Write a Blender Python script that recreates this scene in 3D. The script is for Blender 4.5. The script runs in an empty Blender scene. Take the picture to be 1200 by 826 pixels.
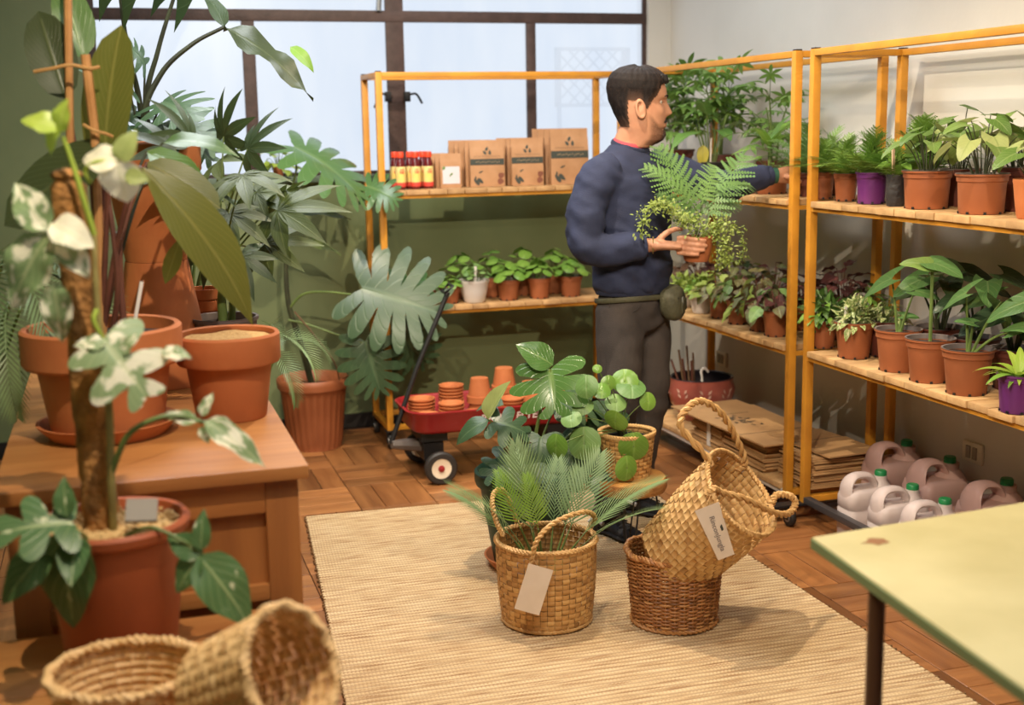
import bpy, bmesh, math, random
from mathutils import Vector, Matrix, Euler, noise
PI = math.pi
scene = bpy.context.scene
COL = scene.collection
V = Vector
# ---------------------------------------------------------------- camera
CAM_F, CAM_YAW, CAM_PITCH, CAM_ROLL, CAM_H = 1481.85, 0.302105, 0.176690, -0.01685, 1.54
_cy, _sy, _cp, _sp = math.cos(CAM_YAW), math.sin(CAM_YAW), math.cos(CAM_PITCH), math.sin(CAM_PITCH)
_fw = V((_sy*_cp, _cy*_cp, -_sp)); _rt = V((_cy, -_sy, 0)); _up = _rt.cross(_fw)
_r2 = _rt*math.cos(CAM_ROLL) + _up*math.sin(CAM_ROLL); _u2 = _up*math.cos(CAM_ROLL) - _rt*math.sin(CAM_ROLL)
camd = bpy.data.cameras.new('camera'); cam = bpy.data.objects.new('camera', camd); COL.objects.link(cam)
cam.matrix_world = Matrix(((_r2.x, _u2.x, -_fw.x, 0), (_r2.y, _u2.y, -_fw.y, 0), (_r2.z, _u2.z, -_fw.z, CAM_H), (0, 0, 0, 1)))
camd.sensor_width = 36; camd.sensor_fit = 'HORIZONTAL'; camd.lens = CAM_F/1200*36
camd.clip_start = 0.05
camd.dof.use_dof = True; camd.dof.focus_distance = 4.0; camd.dof.aperture_fstop = 2.4
scene.camera = cam
def _ray(x, y): return _fw + _r2*((x-600)/CAM_F) - _u2*((y-413)/CAM_F)
CP = V((0, 0, CAM_H))
def atZ(x, y, z=0.0): d = _ray(x, y); return CP + d*((z-CAM_H)/d.z)
def atY(x, y, Y): d = _ray(x, y); return CP + d*(Y/d.y)
def atX(x, y, X): d = _ray(x, y); return CP + d*(X/d.x)
def ppm(p): return CAM_F/((V(p)-CP).dot(_fw))          # photo pixels per metre at a point
# ---------------------------------------------------------------- view, world, lamps
vs = scene.view_settings
vs.view_transform = 'Standard'; vs.look = 'None'; vs.gamma = 1.0; vs.use_curve_mapping = False; vs.exposure = 0.0
w = bpy.data.worlds.new('world'); scene.world = w; w.use_nodes = True
bg = w.node_tree.nodes['Background']; bg.inputs[0].default_value = (0.80, 0.88, 1.0, 1); bg.inputs[1].default_value = 1.1
def spot(name, loc, target, watts, col=(1.0, 0.80, 0.56), size=75, blend=0.6, rad=0.014):
    l = bpy.data.lights.new(name, 'SPOT'); l.energy = watts; l.color = col; l.spot_size = math.radians(size)
    l.spot_blend = blend; l.shadow_soft_size = rad
    o = bpy.data.objects.new(name, l); COL.objects.link(o); o.location = loc
    o.rotation_euler = (V(target)-V(loc)).to_track_quat('-Z', 'Y').to_euler(); return o
WARM = (1.0, 0.84, 0.62)
spot('ceiling_spot_main', (1.33, 3.9, 2.72), (1.75, 3.7, 0.3), 170, WARM, 125, .7)
spot('ceiling_spot_back', (0.72, 4.75, 2.72), (1.5, 6.3, 0.9), 130, WARM, 100, .8)
spot('fill_spot_far', (0.55, 0.7, 2.72), (1.7, 6.4, 0.85), 420, WARM, 38, .9)  # added spot, reaches the back wall under the upper shelf
spot('ceiling_spot_chest', (0.15, 1.7, 2.72), (0.2, 2.9, 0.6), 145, WARM, 120, .8)
spot('fill_spot_racks', (0.35, 1.3, 2.72), (2.85, 4.1, 0.85), 260, WARM, 45, .9)  # added fill, brightens right wall, jugs and plants below the shelves
spot('ceiling_spot_table', (2.0, 2.6, 2.72), (2.5, 3.4, 0.5), 70, WARM, 110, .8)
def panel(name, loc, w_, h_, watts, col):
    al = bpy.data.lights.new(name, 'AREA'); al.shape = 'RECTANGLE'; al.size = w_; al.size_y = h_; al.energy = watts; al.color = col
    ao = bpy.data.objects.new(name, al); COL.objects.link(ao); ao.location = loc
panel('fill_area_rear', (0.9, 1.2, 2.83), .6, 1.2, 26, (.93, .96, 1.0))  # added neutral fill for the whole room, no fixture behind it
panel('fill_area_corner', (1.9, 5.0, 2.83), .5, 1.0, 26, (.95, .97, 1.0))  # added cool fill to whiten the wall by the window corner
panel('fill_area_room', (0.35, 4.3, 2.83), .6, 1.2, 42, (.93, .96, 1.0))  # added cool fill for the upper walls mid-room

# ---------------------------------------------------------------- helpers
class MB:
    def __init__(s): s.v = []; s.f = []; s.uv = []; s.mi = []; s.cur = 0
    def add(s, vs_, fs, uvs=None):
        b = len(s.v); s.v += [V(p) for p in vs_]
        s.uv += (uvs if uvs else [(0.5, 0.5)]*len(vs_))
        for f in fs: s.f.append([i+b for i in f]); s.mi.append(s.cur)
        return s
    def box(s, c, size, rot=None):
        c = V(c); h = V(size)/2; M = rot if rot else Matrix.Identity(3)
        ps = [c + M @ V((x*h.x, y*h.y, z*h.z)) for z in (-1, 1) for y in (-1, 1) for x in (-1, 1)]
        return s.add(ps, [(0, 2, 3, 1), (4, 5, 7, 6), (0, 1, 5, 4), (2, 6, 7, 3), (0, 4, 6, 2), (1, 3, 7, 5)])
    def box2(s, a, b):
        a = V(a); b = V(b); return s.box((a+b)/2, [abs(b[i]-a[i]) for i in range(3)])
    def bar(s, a, b, w, h, up=(0, 0, 1)):
        a = V(a); b = V(b); d = (b-a); L = d.length; d.normalize()
        x = d.cross(V(up)); 
        if x.length < 1e-4: x = d.cross(V((1, 0, 0)))
        x.normalize(); z = x.cross(d)
        M = Matrix((x, d, z)).transposed(); return s.box((a+b)/2, (w, L, h), M)
    def tube(s, pts, rad, n=8, caps=True, closed=False, flat=None):
        pts = [V(p) for p in pts]; m = len(pts)
        if not hasattr(rad, '__len__'): rad = [rad]*m
        vs_ = []; uvs = []; prev = None
        for i, p in enumerate(pts):
            if closed: t = pts[(i+1) % m]-pts[i-1]
            else: t = pts[min(i+1, m-1)]-pts[max(i-1, 0)]
            if t.length < 1e-9: t = V((0, 0, 1))
            t.normalize()
            if prev is None:
                x = t.orthogonal().normalized() if flat is None else (V(flat)-t*t.dot(V(flat))).normalized()
            else:
                x = prev - t*t.dot(prev)
                if x.length < 1e-6: x = t.orthogonal()
                x.normalize()
            prev = x; y = t.cross(x)
            r = rad[i]; ra, rb = (r if hasattr(r, '__len__') else (r, r))
            for k in range(n):
                a = 2*PI*k/n; vs_.append(p + x*math.cos(a)*ra + y*math.sin(a)*rb); uvs.append((k/n, i/max(1, m-1)))
        fs = []
        for i in range(m if closed else m-1):
            j = (i+1) % m
            for k in range(n): k2 = (k+1) % n; fs.append((i*n+k, i*n+k2, j*n+k2, j*n+k))
        if caps and not closed: fs.append(tuple(range(n-1, -1, -1))); fs.append(tuple((m-1)*n+k for k in range(n)))
        return s.add(vs_, fs, uvs)
    def lathe(s, prof, n=32, c=(0, 0, 0), closed=False, M=None, ripple=None, caps=True):
        c = V(c); vs_ = []; uvs = []; m = len(prof)
        for i, (r, z) in enumerate(prof):
            for k in range(n):
                a = 2*PI*k/n; rr = r if not ripple else r*(1+ripple(i, a))
                p = V((rr*math.cos(a), rr*math.sin(a), z)); p = (M @ p if M else p)
                vs_.append(c+p); uvs.append((k/n, i/max(1, m-1)))
        fs = []
        for i in range(m if closed else m-1):
            j = (i+1) % m
            for k in range(n): k2 = (k+1) % n; fs.append((i*n+k, i*n+k2, j*n+k2, j*n+k))
        if not closed and caps:
            if prof[0][0] > 1e-5: fs.append(tuple(range(n-1, -1, -1)))
            if prof[-1][0] > 1e-5: fs.append(tuple((m-1)*n+k for k in range(n)))
        return s.add(vs_, fs, uvs)
    def grid(s, fn, nu, nv, wrap=False):
        vs_ = []; uvs = []
        for j in range(nv+1):
            for i in range(nu if wrap else nu+1):
                vs_.append(V(fn(i/nu, j/nv))); uvs.append((i/nu, j/nv))
        W = nu if wrap else nu+1; fs = []
        for j in range(nv):
            for i in range(nu):
                i2 = (i+1) % W; fs.append((j*W+i, j*W+i2, (j+1)*W+i2, (j+1)*W+i))
        return s.add(vs_, fs, uvs)
    def ball(s, c, r, nu=12, nv=8):
        c = V(c); r = V(r) if hasattr(r, '__len__') else V((r, r, r))
        return s.lathe_ball(c, r, nu, nv)
    def lathe_ball(s, c, r, nu, nv):
        vs_ = [c+V((0, 0, -r.z))]
        for j in range(1, nv):
            t = -PI/2+PI*j/nv
            for i in range(nu):
                a = 2*PI*i/nu; vs_.append(c+V((r.x*math.cos(t)*math.cos(a), r.y*math.cos(t)*math.sin(a), r.z*math.sin(t))))
        vs_.append(c+V((0, 0, r.z))); fs = []
        for i in range(nu): fs.append((0, 1+(i+1) % nu, 1+i))
        for j in range(nv-2):
            for i in range(nu): a = 1+j*nu+i; b = 1+j*nu+(i+1) % nu; fs.append((a, b, b+nu, a+nu))
        b = 1+(nv-2)*nu
        for i in range(nu): fs.append((b+i, b+(i+1) % nu, len(vs_)-1))
        return s.add(vs_, fs)
    def join(s, o, M):
        return s.add([M @ p for p in o.v], o.f, list(o.uv))
    def mesh(s, name, mats, smooth=True, bevel=0, recalc=False, angle=None):
        me = bpy.data.meshes.new(name); me.from_pydata([tuple(p) for p in s.v], [], s.f)
        ms = mats if isinstance(mats, (list, tuple)) else [mats]
        for m in ms: me.materials.append(m)
        if len(ms) > 1: me.polygons.foreach_set('material_index', s.mi)
        uvl = me.uv_layers.new(name='UVMap')
        idx = [0]*len(me.loops); me.loops.foreach_get('vertex_index', idx)
        flat = [0.0]*(2*len(idx))
        for i, k in enumerate(idx): flat[2*i], flat[2*i+1] = s.uv[k]
        uvl.data.foreach_set('uv', flat)
        if bevel or recalc:
            bm = bmesh.new(); bm.from_mesh(me)
            if recalc: bmesh.ops.recalc_face_normals(bm, faces=bm.faces)
            if bevel: bmesh.ops.bevel(bm, geom=[e for e in bm.edges if e.is_manifold and e.calc_face_angle(0) > .5], offset=bevel, segments=2, affect='EDGES', profile=.6)
            bm.to_mesh(me); bm.free()
        if smooth:
            me.polygons.foreach_set('use_smooth', [True]*len(me.polygons))
            me.set_sharp_from_angle(angle=math.radians(angle if angle else 40))
        me.update(); return me
def obj(name, mb, mats=None, parent=None, loc=None, smooth=True, bevel=0, recalc=False, label=None, angle=None, kind=None):
    me = mb.mesh(name, mats, smooth, bevel, recalc, angle) if isinstance(mb, MB) else mb
    o = bpy.data.objects.new(name, me); COL.objects.link(o)
    if parent is not None: o.parent = parent
    if loc is not None: o.location = loc
    if label: o['label'] = label
    if kind: o['kind'] = kind
    return o
def tag(o, label, cat, group=None):
    o['label'] = label; o['category'] = cat
    if group: o['group'] = group
    return o
def thing(name, label, cat, loc=(0, 0, 0), rz=0, group=None):
    o = bpy.data.objects.new(name, None); COL.objects.link(o); o.location = loc; o.rotation_euler = (0, 0, rz)
    o.empty_display_size = .05
    return tag(o, label, cat, group)
def struct(o): o['kind'] = 'structure'; return o
def lerp(a, b, t): return a+(b-a)*t
def smooth01(t): t = max(0, min(1, t)); return t*t*(3-2*t)
def bez(a, b, c, n=8): a, b, c = V(a), V(b), V(c); return [a*(1-t)**2+b*2*t*(1-t)+c*t*t for t in [i/n for i in range(n+1)]]
def catmull(P, n=6):
    P = [V(p) for p in P]; Q = [P[0]*2-P[1]]+P+[P[-1]*2-P[-2]]; out = []
    for i in range(1, len(Q)-2):
        p0, p1, p2, p3 = Q[i-1:i+3]
        for k in range(n):
            t = k/n; out.append(.5*((2*p1)+(p2-p0)*t+(2*p0-5*p1+4*p2-p3)*t*t+(3*p1-p0-3*p2+p3)*t**3))
    out.append(P[-1]); return out
# ---------------------------------------------------------------- materials
def _mat(name):
    m = bpy.data.materials.new(name); m.use_nodes = True; nt = m.node_tree
    return m, nt, nt.nodes['Principled BSDF']
def N(nt, t, **kw):
    n = nt.nodes.new(t)
    for k, v in kw.items(): setattr(n, k, v)
    return n
def c4(c): return (c[0], c[1], c[2], 1)
def srgb(r, g, b):
    f = lambda u: (u/255/12.92 if u/255 <= .04045 else ((u/255+.055)/1.055)**2.4)
    return (f(r), f(g), f(b))
def mat(name, col, rough=.6, col2=None, scale=8, bump=0, bscale=None, metal=0, spec=.5, rand=0, stretch=(1, 1, 1), detail=4, trans=0, ior=1.45, coat=0, lo=.35, hi=.65, coords='Object'):
    m, nt, b = _mat(name); L = nt.links
    b.inputs['Roughness'].default_value = rough; b.inputs['Metallic'].default_value = metal
    b.inputs['Specular IOR Level'].default_value = spec; b.inputs['Coat Weight'].default_value = coat
    b.inputs['Transmission Weight'].default_value = trans; b.inputs['IOR'].default_value = ior
    tc = N(nt, 'ShaderNodeTexCoord'); mp = N(nt, 'ShaderNodeMapping'); mp.inputs['Scale'].default_value = stretch
    L.new(tc.outputs[coords], mp.inputs['Vector'])
    out = None
    oi = N(nt, 'ShaderNodeObjectInfo') if rand else None
    vec = mp.outputs['Vector']
    if rand:
        ad = N(nt, 'ShaderNodeVectorMath', operation='ADD'); mu = N(nt, 'ShaderNodeMath', operation='MULTIPLY'); mu.inputs[1].default_value = 37
        L.new(oi.outputs['Random'], mu.inputs[0]); L.new(vec, ad.inputs[0]); L.new(mu.outputs[0], ad.inputs[1]); vec = ad.outputs[0]
    if col2:
        nz = N(nt, 'ShaderNodeTexNoise'); nz.inputs['Scale'].default_value = scale; nz.inputs['Detail'].default_value = detail
        L.new(vec, nz.inputs['Vector'])
        cr = N(nt, 'ShaderNodeValToRGB'); cr.color_ramp.elements[0].position = lo; cr.color_ramp.elements[1].position = hi
        cr.color_ramp.elements[0].color = c4(col); cr.color_ramp.elements[1].color = c4(col2)
        L.new(nz.outputs['Fac'], cr.inputs['Fac']); out = cr.outputs['Color']
    if rand:
        hs = N(nt, 'ShaderNodeHueSaturation'); mr = N(nt, 'ShaderNodeMapRange'); mr.inputs['To Min'].default_value = 1-rand; mr.inputs['To Max'].default_value = 1+rand
        L.new(oi.outputs['Random'], mr.inputs['Value']); L.new(mr.outputs[0], hs.inputs['Value'])
        if out: L.new(out, hs.inputs['Color'])
        else: hs.inputs['Color'].default_value = c4(col)
        out = hs.outputs['Color']
    if out: L.new(out, b.inputs['Base Color'])
    else: b.inputs['Base Color'].default_value = c4(col)
    if bump:
        nb = N(nt, 'ShaderNodeTexNoise'); nb.inputs['Scale'].default_value = bscale or scale*4; nb.inputs['Detail'].default_value = 3
        L.new(vec, nb.inputs['Vector']); bp = N(nt, 'ShaderNodeBump'); bp.inputs['Strength'].default_value = bump; bp.inputs['Distance'].default_value = .01
        L.new(nb.outputs['Fac'], bp.inputs['Height']); L.new(bp.outputs[0], b.inputs['Normal'])
    return m
def leaf_mat(name, c1, c2, vein=None, rough=.38, transl=.22, veins=9, spot_col=None, spot_scale=9, spot_lo=.52, vstr=.55, back=None):
    m, nt, b = _mat(name); L = nt.links
    b.inputs['Roughness'].default_value = rough
    uv = N(nt, 'ShaderNodeUVMap'); sp = N(nt, 'ShaderNodeSeparateXYZ'); L.new(uv.outputs[0], sp.inputs[0])
    oi = N(nt, 'ShaderNodeObjectInfo')
    mx = N(nt, 'ShaderNodeMix', data_type='RGBA'); mx.inputs['A'].default_value = c4(c1); mx.inputs['B'].default_value = c4(c2)
    L.new(oi.outputs['Random'], mx.inputs['Factor']); col = mx.outputs['Result']
    tc = N(nt, 'ShaderNodeTexCoord')
    if spot_col:
        ad = N(nt, 'ShaderNodeVectorMath', operation='ADD'); mu = N(nt, 'ShaderNodeMath', operation='MULTIPLY'); mu.inputs[1].default_value = 53
        L.new(oi.outputs['Random'], mu.inputs[0]); L.new(tc.outputs['UV'], ad.inputs[0]); L.new(mu.outputs[0], ad.inputs[1])
        nz = N(nt, 'ShaderNodeTexNoise'); nz.inputs['Scale'].default_value = spot_scale; nz.inputs['Detail'].default_value = 3
        L.new(ad.outputs[0], nz.inputs['Vector'])
        cr = N(nt, 'ShaderNodeMapRange'); cr.inputs['From Min'].default_value = spot_lo; cr.inputs['From Max'].default_value = spot_lo+.06
        L.new(nz.outputs['Fac'], cr.inputs['Value'])
        m2 = N(nt, 'ShaderNodeMix', data_type='RGBA'); L.new(cr.outputs[0], m2.inputs['Factor']); L.new(col, m2.inputs['A']); m2.inputs['B'].default_value = c4(spot_col); col = m2.outputs['Result']
    if vein:
        d = N(nt, 'ShaderNodeMath', operation='SUBTRACT'); d.inputs[1].default_value = .5; L.new(sp.outputs[0], d.inputs[0])
        a = N(nt, 'ShaderNodeMath', operation='ABSOLUTE'); L.new(d.outputs[0], a.inputs[0])
        r1 = N(nt, 'ShaderNodeMapRange'); r1.inputs['From Min'].default_value = .015; r1.inputs['From Max'].default_value = .045; r1.inputs['To Min'].default_value = 1; r1.inputs['To Max'].default_value = 0
        L.new(a.outputs[0], r1.inputs['Value'])
        s1 = N(nt, 'ShaderNodeMath', operation='MULTIPLY'); s1.inputs[1].default_value = veins*.9; L.new(a.outputs[0], s1.inputs[0])
        s2 = N(nt, 'ShaderNodeMath', operation='MULTIPLY'); s2.inputs[1].default_value = veins; L.new(sp.outputs[1], s2.inputs[0])
        s3 = N(nt, 'ShaderNodeMath', operation='SUBTRACT'); L.new(s2.outputs[0], s3.inputs[0]); L.new(s1.outputs[0], s3.inputs[1])
        fr = N(nt, 'ShaderNodeMath', operation='PINGPONG'); fr.inputs[1].default_value = .5; L.new(s3.outputs[0], fr.inputs[0])
        r2 = N(nt, 'ShaderNodeMapRange'); r2.inputs['From Min'].default_value = .02; r2.inputs['From Max'].default_value = .1; r2.inputs['To Min'].default_value = .5; r2.inputs['To Max'].default_value = 0
        L.new(fr.outputs[0], r2.inputs['Value'])
        mxm = N(nt, 'ShaderNodeMath', operation='MAXIMUM'); L.new(r1.outputs[0], mxm.inputs[0]); L.new(r2.outputs[0], mxm.inputs[1])
        mm = N(nt, 'ShaderNodeMath', operation='MULTIPLY'); mm.inputs[1].default_value = vstr; L.new(mxm.outputs[0], mm.inputs[0])
        m3 = N(nt, 'ShaderNodeMix', data_type='RGBA'); L.new(mm.outputs[0], m3.inputs['Factor']); L.new(col, m3.inputs['A']); m3.inputs['B'].default_value = c4(vein); col = m3.outputs['Result']
        bp = N(nt, 'ShaderNodeBump'); bp.inputs['Strength'].default_value = .25; bp.inputs['Distance'].default_value = .004
        L.new(mxm.outputs[0], bp.inputs['Height']); L.new(bp.outputs[0], b.inputs['Normal'])
    L.new(col, b.inputs['Base Color'])
    if transl:
        tr = N(nt, 'ShaderNodeBsdfTranslucent'); L.new(col, tr.inputs['Color'])
        ms = N(nt, 'ShaderNodeMixShader'); ms.inputs[0].default_value = transl
        L.new(b.outputs[0], ms.inputs[1]); L.new(tr.outputs[0], ms.inputs[2]); L.new(ms.outputs[0], nt.nodes['Material Output'].inputs['Surface'])
    return m
def wood_mat(name, c1, c2, rough=.45, axis='Y', scale=6, rand=.18, dark=None, coat=0, bump=.15):
    st = {'X': (.12, 1, 1), 'Y': (1, .12, 1), 'Z': (1, 1, .12)}[axis]
    return mat(name, c1, rough, c2, scale*3, bump, scale*12, rand=rand, stretch=st, detail=6, coat=coat, lo=.3, hi=.7)
M = {}
M['green_wall'] = mat('green_wall_paint', srgb(118, 128, 88), .55, srgb(108, 120, 82), 3, .04, 60)
M['white_wall'] = mat('white_wall_paint', srgb(206, 202, 194), .6, srgb(198, 194, 186), 2, .05, 50)
M['ceiling'] = mat('ceiling_paint', srgb(215, 212, 205), .8)
M['dark_trim'] = mat('dark_skirting_paint', srgb(34, 30, 28), .5)
M['win_frame'] = mat('rusty_brown_iron', srgb(74, 56, 52), .6, srgb(60, 44, 40), 20, .2)
M['yellow'] = mat('mustard_painted_steel', srgb(200, 138, 44), .45, srgb(184, 124, 40), 9, .08, 90, rand=.05)
M['black_plastic'] = mat('black_plastic', srgb(28, 28, 30), .45)
M['plank'] = wood_mat('pale_pine', srgb(206, 168, 118), srgb(172, 132, 88), .6, 'X', 5, .14)
M['parquet'] = wood_mat('parquet_wood_long', srgb(156, 104, 60), srgb(112, 68, 36), .38, 'Y', 5, .30, coat=.08)
M['parquet_x'] = wood_mat('parquet_wood_cross', srgb(166, 112, 66), srgb(122, 76, 42), .38, 'X', 5, .30, coat=.08)
M['joint'] = mat('floor_joint_dirt', srgb(52, 32, 20), .8)
M['chest_x'] = wood_mat('chest_wood_cross', srgb(182, 122, 66), srgb(146, 90, 46), .42, 'X', 4, .08)
M['chest_z'] = wood_mat('chest_wood_upright', srgb(168, 108, 56), srgb(130, 78, 40), .45, 'Z', 4, .08)
M['chest_y'] = wood_mat('chest_wood_top', srgb(188, 130, 74), srgb(156, 100, 54), .4, 'X', 4, .05)
M['terracotta'] = mat('terracotta_clay', srgb(190, 114, 66), .75, srgb(176, 100, 56), 7, .06, 60, rand=.06)
M['plastic_pot'] = mat('brown_nursery_plastic', srgb(156, 92, 58), .5, srgb(144, 82, 50), 6, .03, 40, rand=.10)
M['pot_rim'] = mat('grey_pot_rim', srgb(120, 108, 104), .5)
M['soil'] = mat('dark_potting_soil', srgb(58, 42, 32), .95, srgb(30, 22, 17), 60, .9, 90)
# ================================================================ STRUCTURE
YB, XR, XL, YF, ZC = 6.45, 2.94, -0.95, -1.2, 2.85
# ---- floor: dark bed + parquet blocks laid in alternating squares of three
fl = struct(obj('floor', MB().box2((XL, YF, -.05), (XR, YB, -.006)), M['joint']))
TX, TY, X0, Y0 = .316, .352, .89, 3.92
rugq = [V((.655, 4.93)), V((2.09, 4.86)), V((2.11, 2.15)), V((.42, 2.15))]
def plank_mesh(name, sx, sy, m):
    b = MB(); h = .006; e = .0022
    hx, hy = sx/2-.0015, sy/2-.0015
    b.add([(x*hx, y*hy, -h) for x, y in ((-1, -1), (1, -1), (1, 1), (-1, 1))] + [(x*hx, y*hy, -e*.5) for x, y in ((-1, -1), (1, -1), (1, 1), (-1, 1))] +
          [(x*(hx-e), y*(hy-e), 0) for x, y in ((-1, -1), (1, -1), (1, 1), (-1, 1))],
          [(0, 1, 5, 4), (1, 2, 6, 5), (2, 3, 7, 6), (3, 0, 4, 7), (4, 5, 9, 8), (5, 6, 10, 9), (6, 7, 11, 10), (7, 4, 8, 11), (8, 9, 10, 11)])
    return b, b.mesh(name, m, smooth=False)
bY, meY = plank_mesh('parquet_block_long', TX/3, TY, M['parquet'])
bX, meX = plank_mesh('parquet_block_cross', TX, TY/3, M['parquet_x'])
rnd = random.Random(5); rest = MB()
def under_rug(x, y): return .80 < x < 1.95 and y < 4.72
npl = 0
for ix in range(-7, 8):
    for iy in range(-16, 9):
        x0, y0 = X0+ix*TX, Y0+iy*TY
        if x0 < XL-TX*.5 or x0+TX > XR+.2 or y0 < YF or y0+TY > YB+.18: continue
        for k in range(3):
            if (ix+iy) % 2: c = V((x0+(k+.5)*TX/3, y0+TY/2, 0)); me, bb = meY, bY
            else: c = V((x0+TX/2, y0+(k+.5)*TY/3, 0)); me, bb = meX, bX
            hx = TX/6 if me is meY else TX/2
            if c.x+hx > XR+.02 or c.y > YB: continue
            c.z = rnd.uniform(-.0012, .0004)
            vis = c.x > .34 and c.y > 2.35 and not under_rug(c.x, c.y) and npl < 300
            if vis:
                o = obj('parquet_block', me, parent=fl); o.location = c; npl += 1
            else: rest.join(bb, Matrix.Translation(c))
obj('parquet_blocks_far', rest, M['parquet'], fl, smooth=False, kind='stuff')
# ---- walls
WT = .16
WX0, WX1, WZ0, WZ1, WZB = -.06, 2.81, 1.30, 2.66, 2.10
wb = MB()
wb.box2((XL-WT, YB, -.05), (XR+WT, YB+WT, WZ0)); wb.box2((XL-WT, YB, WZ0), (WX0, YB+WT, ZC))
wb.cur = 1; wb.box2((WX1, YB, WZ0), (XR+WT, YB+WT, ZC)); wb.box2((WX0, YB, WZ1), (WX1, YB+WT, ZC))
struct(obj('wall_back', wb, [M['green_wall'], M['white_wall']], smooth=False))
struct(obj('wall_right', MB().box2((XR, YF, -.05), (XR+WT, YB, ZC)), M['white_wall'], smooth=False))
struct(obj('wall_left', MB().box2((XL-WT, YF, -.05), (XL, YB, ZC)), M['green_wall'], smooth=False))
struct(obj('wall_front', MB().box2((XL-WT, YF-WT, -.05), (XR+WT, YF, ZC)), M['white_wall'], smooth=False))
struct(obj('ceiling', MB().box2((XL-WT, YF-WT, ZC), (XR+WT, YB+WT, ZC+.1)), M['ceiling'], smooth=False))
struct(obj('baseboard_back', MB().box2((XL, YB-.018, 0), (XR, YB, .07)), M['dark_trim'], smooth=False))
struct(obj('baseboard_right', MB().box2((XR-.016, YF, 0), (XR, YB-.018, .07)), M['dark_trim'], smooth=False))
# ---- window
win = bpy.data.objects.new('window_1', None); COL.objects.link(win); struct(win); win.location = ((WX0+WX1)/2, YB, WZ0)
WO = V(win.location)
def wpart(name, boxes, m, **k):
    b = MB()
    for a, c in boxes: b.box2(V(a)-WO, V(c)-WO)
    return obj(name, b, m, win, **k)
ya, yb_ = YB+.03, YB+.075
for nm, x, wd, z1 in (('mullion', .69, .062, WZB), ('mullion', 1.425, .092, WZ1), ('mullion', 2.155, .05, WZB)):
    wpart(nm, [((x-wd/2, ya, WZ0), (x+wd/2, yb_, z1))], M['win_frame'], bevel=.004)
wpart('transom', [((WX0, ya-.004, WZB-.028), (WX1, yb_, WZB+.028))], M['win_frame'], bevel=.004)
wpart('window_frame', [((WX0, ya, WZ0), (WX0+.035, yb_, WZ1)), ((WX1-.02, ya, WZ0), (WX1, yb_, WZ1)), ((WX0, ya, WZ1-.04), (WX1, yb_, WZ1)), ((WX0, ya, WZ0), (WX1, yb_, WZ0+.03))], M['win_frame'])
wpart('window_sill', [((WX0, YB-.035, WZ0-.02), (WX1, YB+.03, WZ0+.012))], mat('sill_paint', srgb(92, 108, 92), .5), bevel=.004)
# frosted panes: daylight coming through milky glass
def pane_mat():
    m = bpy.data.materials.new('frosted_daylit_glass'); m.use_nodes = True; nt = m.node_tree; nt.nodes.clear(); L = nt.links
    out = N(nt, 'ShaderNodeOutputMaterial'); em = N(nt, 'ShaderNodeEmission'); tr = N(nt, 'ShaderNodeBsdfTransparent'); gl = N(nt, 'ShaderNodeBsdfGlossy')
    tc = N(nt, 'ShaderNodeTexCoord'); mp = N(nt, 'ShaderNodeMapping'); mp.inputs['Scale'].default_value = (3, 1, .9)
    nz = N(nt, 'ShaderNodeTexNoise'); nz.inputs['Scale'].default_value = 2.2; nz.inputs['Detail'].default_value = 5
    L.new(tc.outputs['Object'], mp.inputs[0]); L.new(mp.outputs[0], nz.inputs['Vector'])
    cr = N(nt, 'ShaderNodeValToRGB'); cr.color_ramp.elements[0].position = .2; cr.color_ramp.elements[1].position = .75
    cr.color_ramp.elements[0].color = (.76, .84, .96, 1); cr.color_ramp.elements[1].color = (.88, .93, 1.0, 1)
    L.new(nz.outputs['Fac'], cr.inputs['Fac']); L.new(cr.outputs['Color'], em.inputs['Color']); em.inputs['Strength'].default_value = 1.03
    tr.inputs['Color'].default_value = (.9, .95, 1, 1); gl.inputs['Roughness'].default_value = .25; gl.inputs['Color'].default_value = (.6, .6, .6, 1)
    m1 = N(nt, 'ShaderNodeMixShader'); m1.inputs[0].default_value = .38; L.new(em.outputs[0], m1.inputs[1]); L.new(tr.outputs[0], m1.inputs[2])
    m2 = N(nt, 'ShaderNodeMixShader'); m2.inputs[0].default_value = .06; L.new(m1.outputs[0], m2.inputs[1]); L.new(gl.outputs[0], m2.inputs[2])
    L.new(m2.outputs[0], out.inputs['Surface']); return m
PM = pane_mat()
def pane(x0, x1, z0, z1):
    wpart('pane', [((x0, YB+.05, z0), (x1, YB+.056, z1))], PM, smooth=False)
xs = [WX0+.035, .69-.031, .69+.031, 1.425-.046, 1.425+.046, 2.155-.025, 2.155+.025, WX1-.02]
for i in range(0, 8, 2): pane(xs[i], xs[i+1], WZ0+.03, WZB-.028)
pane(WX0+.035, 1.379, WZB+.028, WZ1-.04); pane(1.471, WX1-.02, WZB+.028, WZ1-.04)
# catch with two bent arms on the wide mullion
cb = MB(); cz = 1.70
for s in (-1, 1):
    cx = 1.425+s*.05
    cb.box((cx, ya-.014, cz), (.03, .026, .05))
    cb.tube(catmull([(cx+s*.01, ya-.025, cz+.01), (cx+s*.045, ya-.03, cz+.012), (cx+s*.075, ya-.03, cz-.035 - (.02 if s < 0 else 0))], 5), .006, 6)
for i in range(len(cb.v)): cb.v[i] -= WO
obj('window_catch', cb, M['black_plastic'], win)
cb = MB().tube([(1.34-WO.x, ya-.02-YB, 2.125-WZ0), (1.345-WO.x, ya-.03-YB, 2.21-WZ0)], .014, 8)
obj('window_stay', cb, mat('zinc', srgb(160, 165, 172), .35, metal=.8), win)
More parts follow.
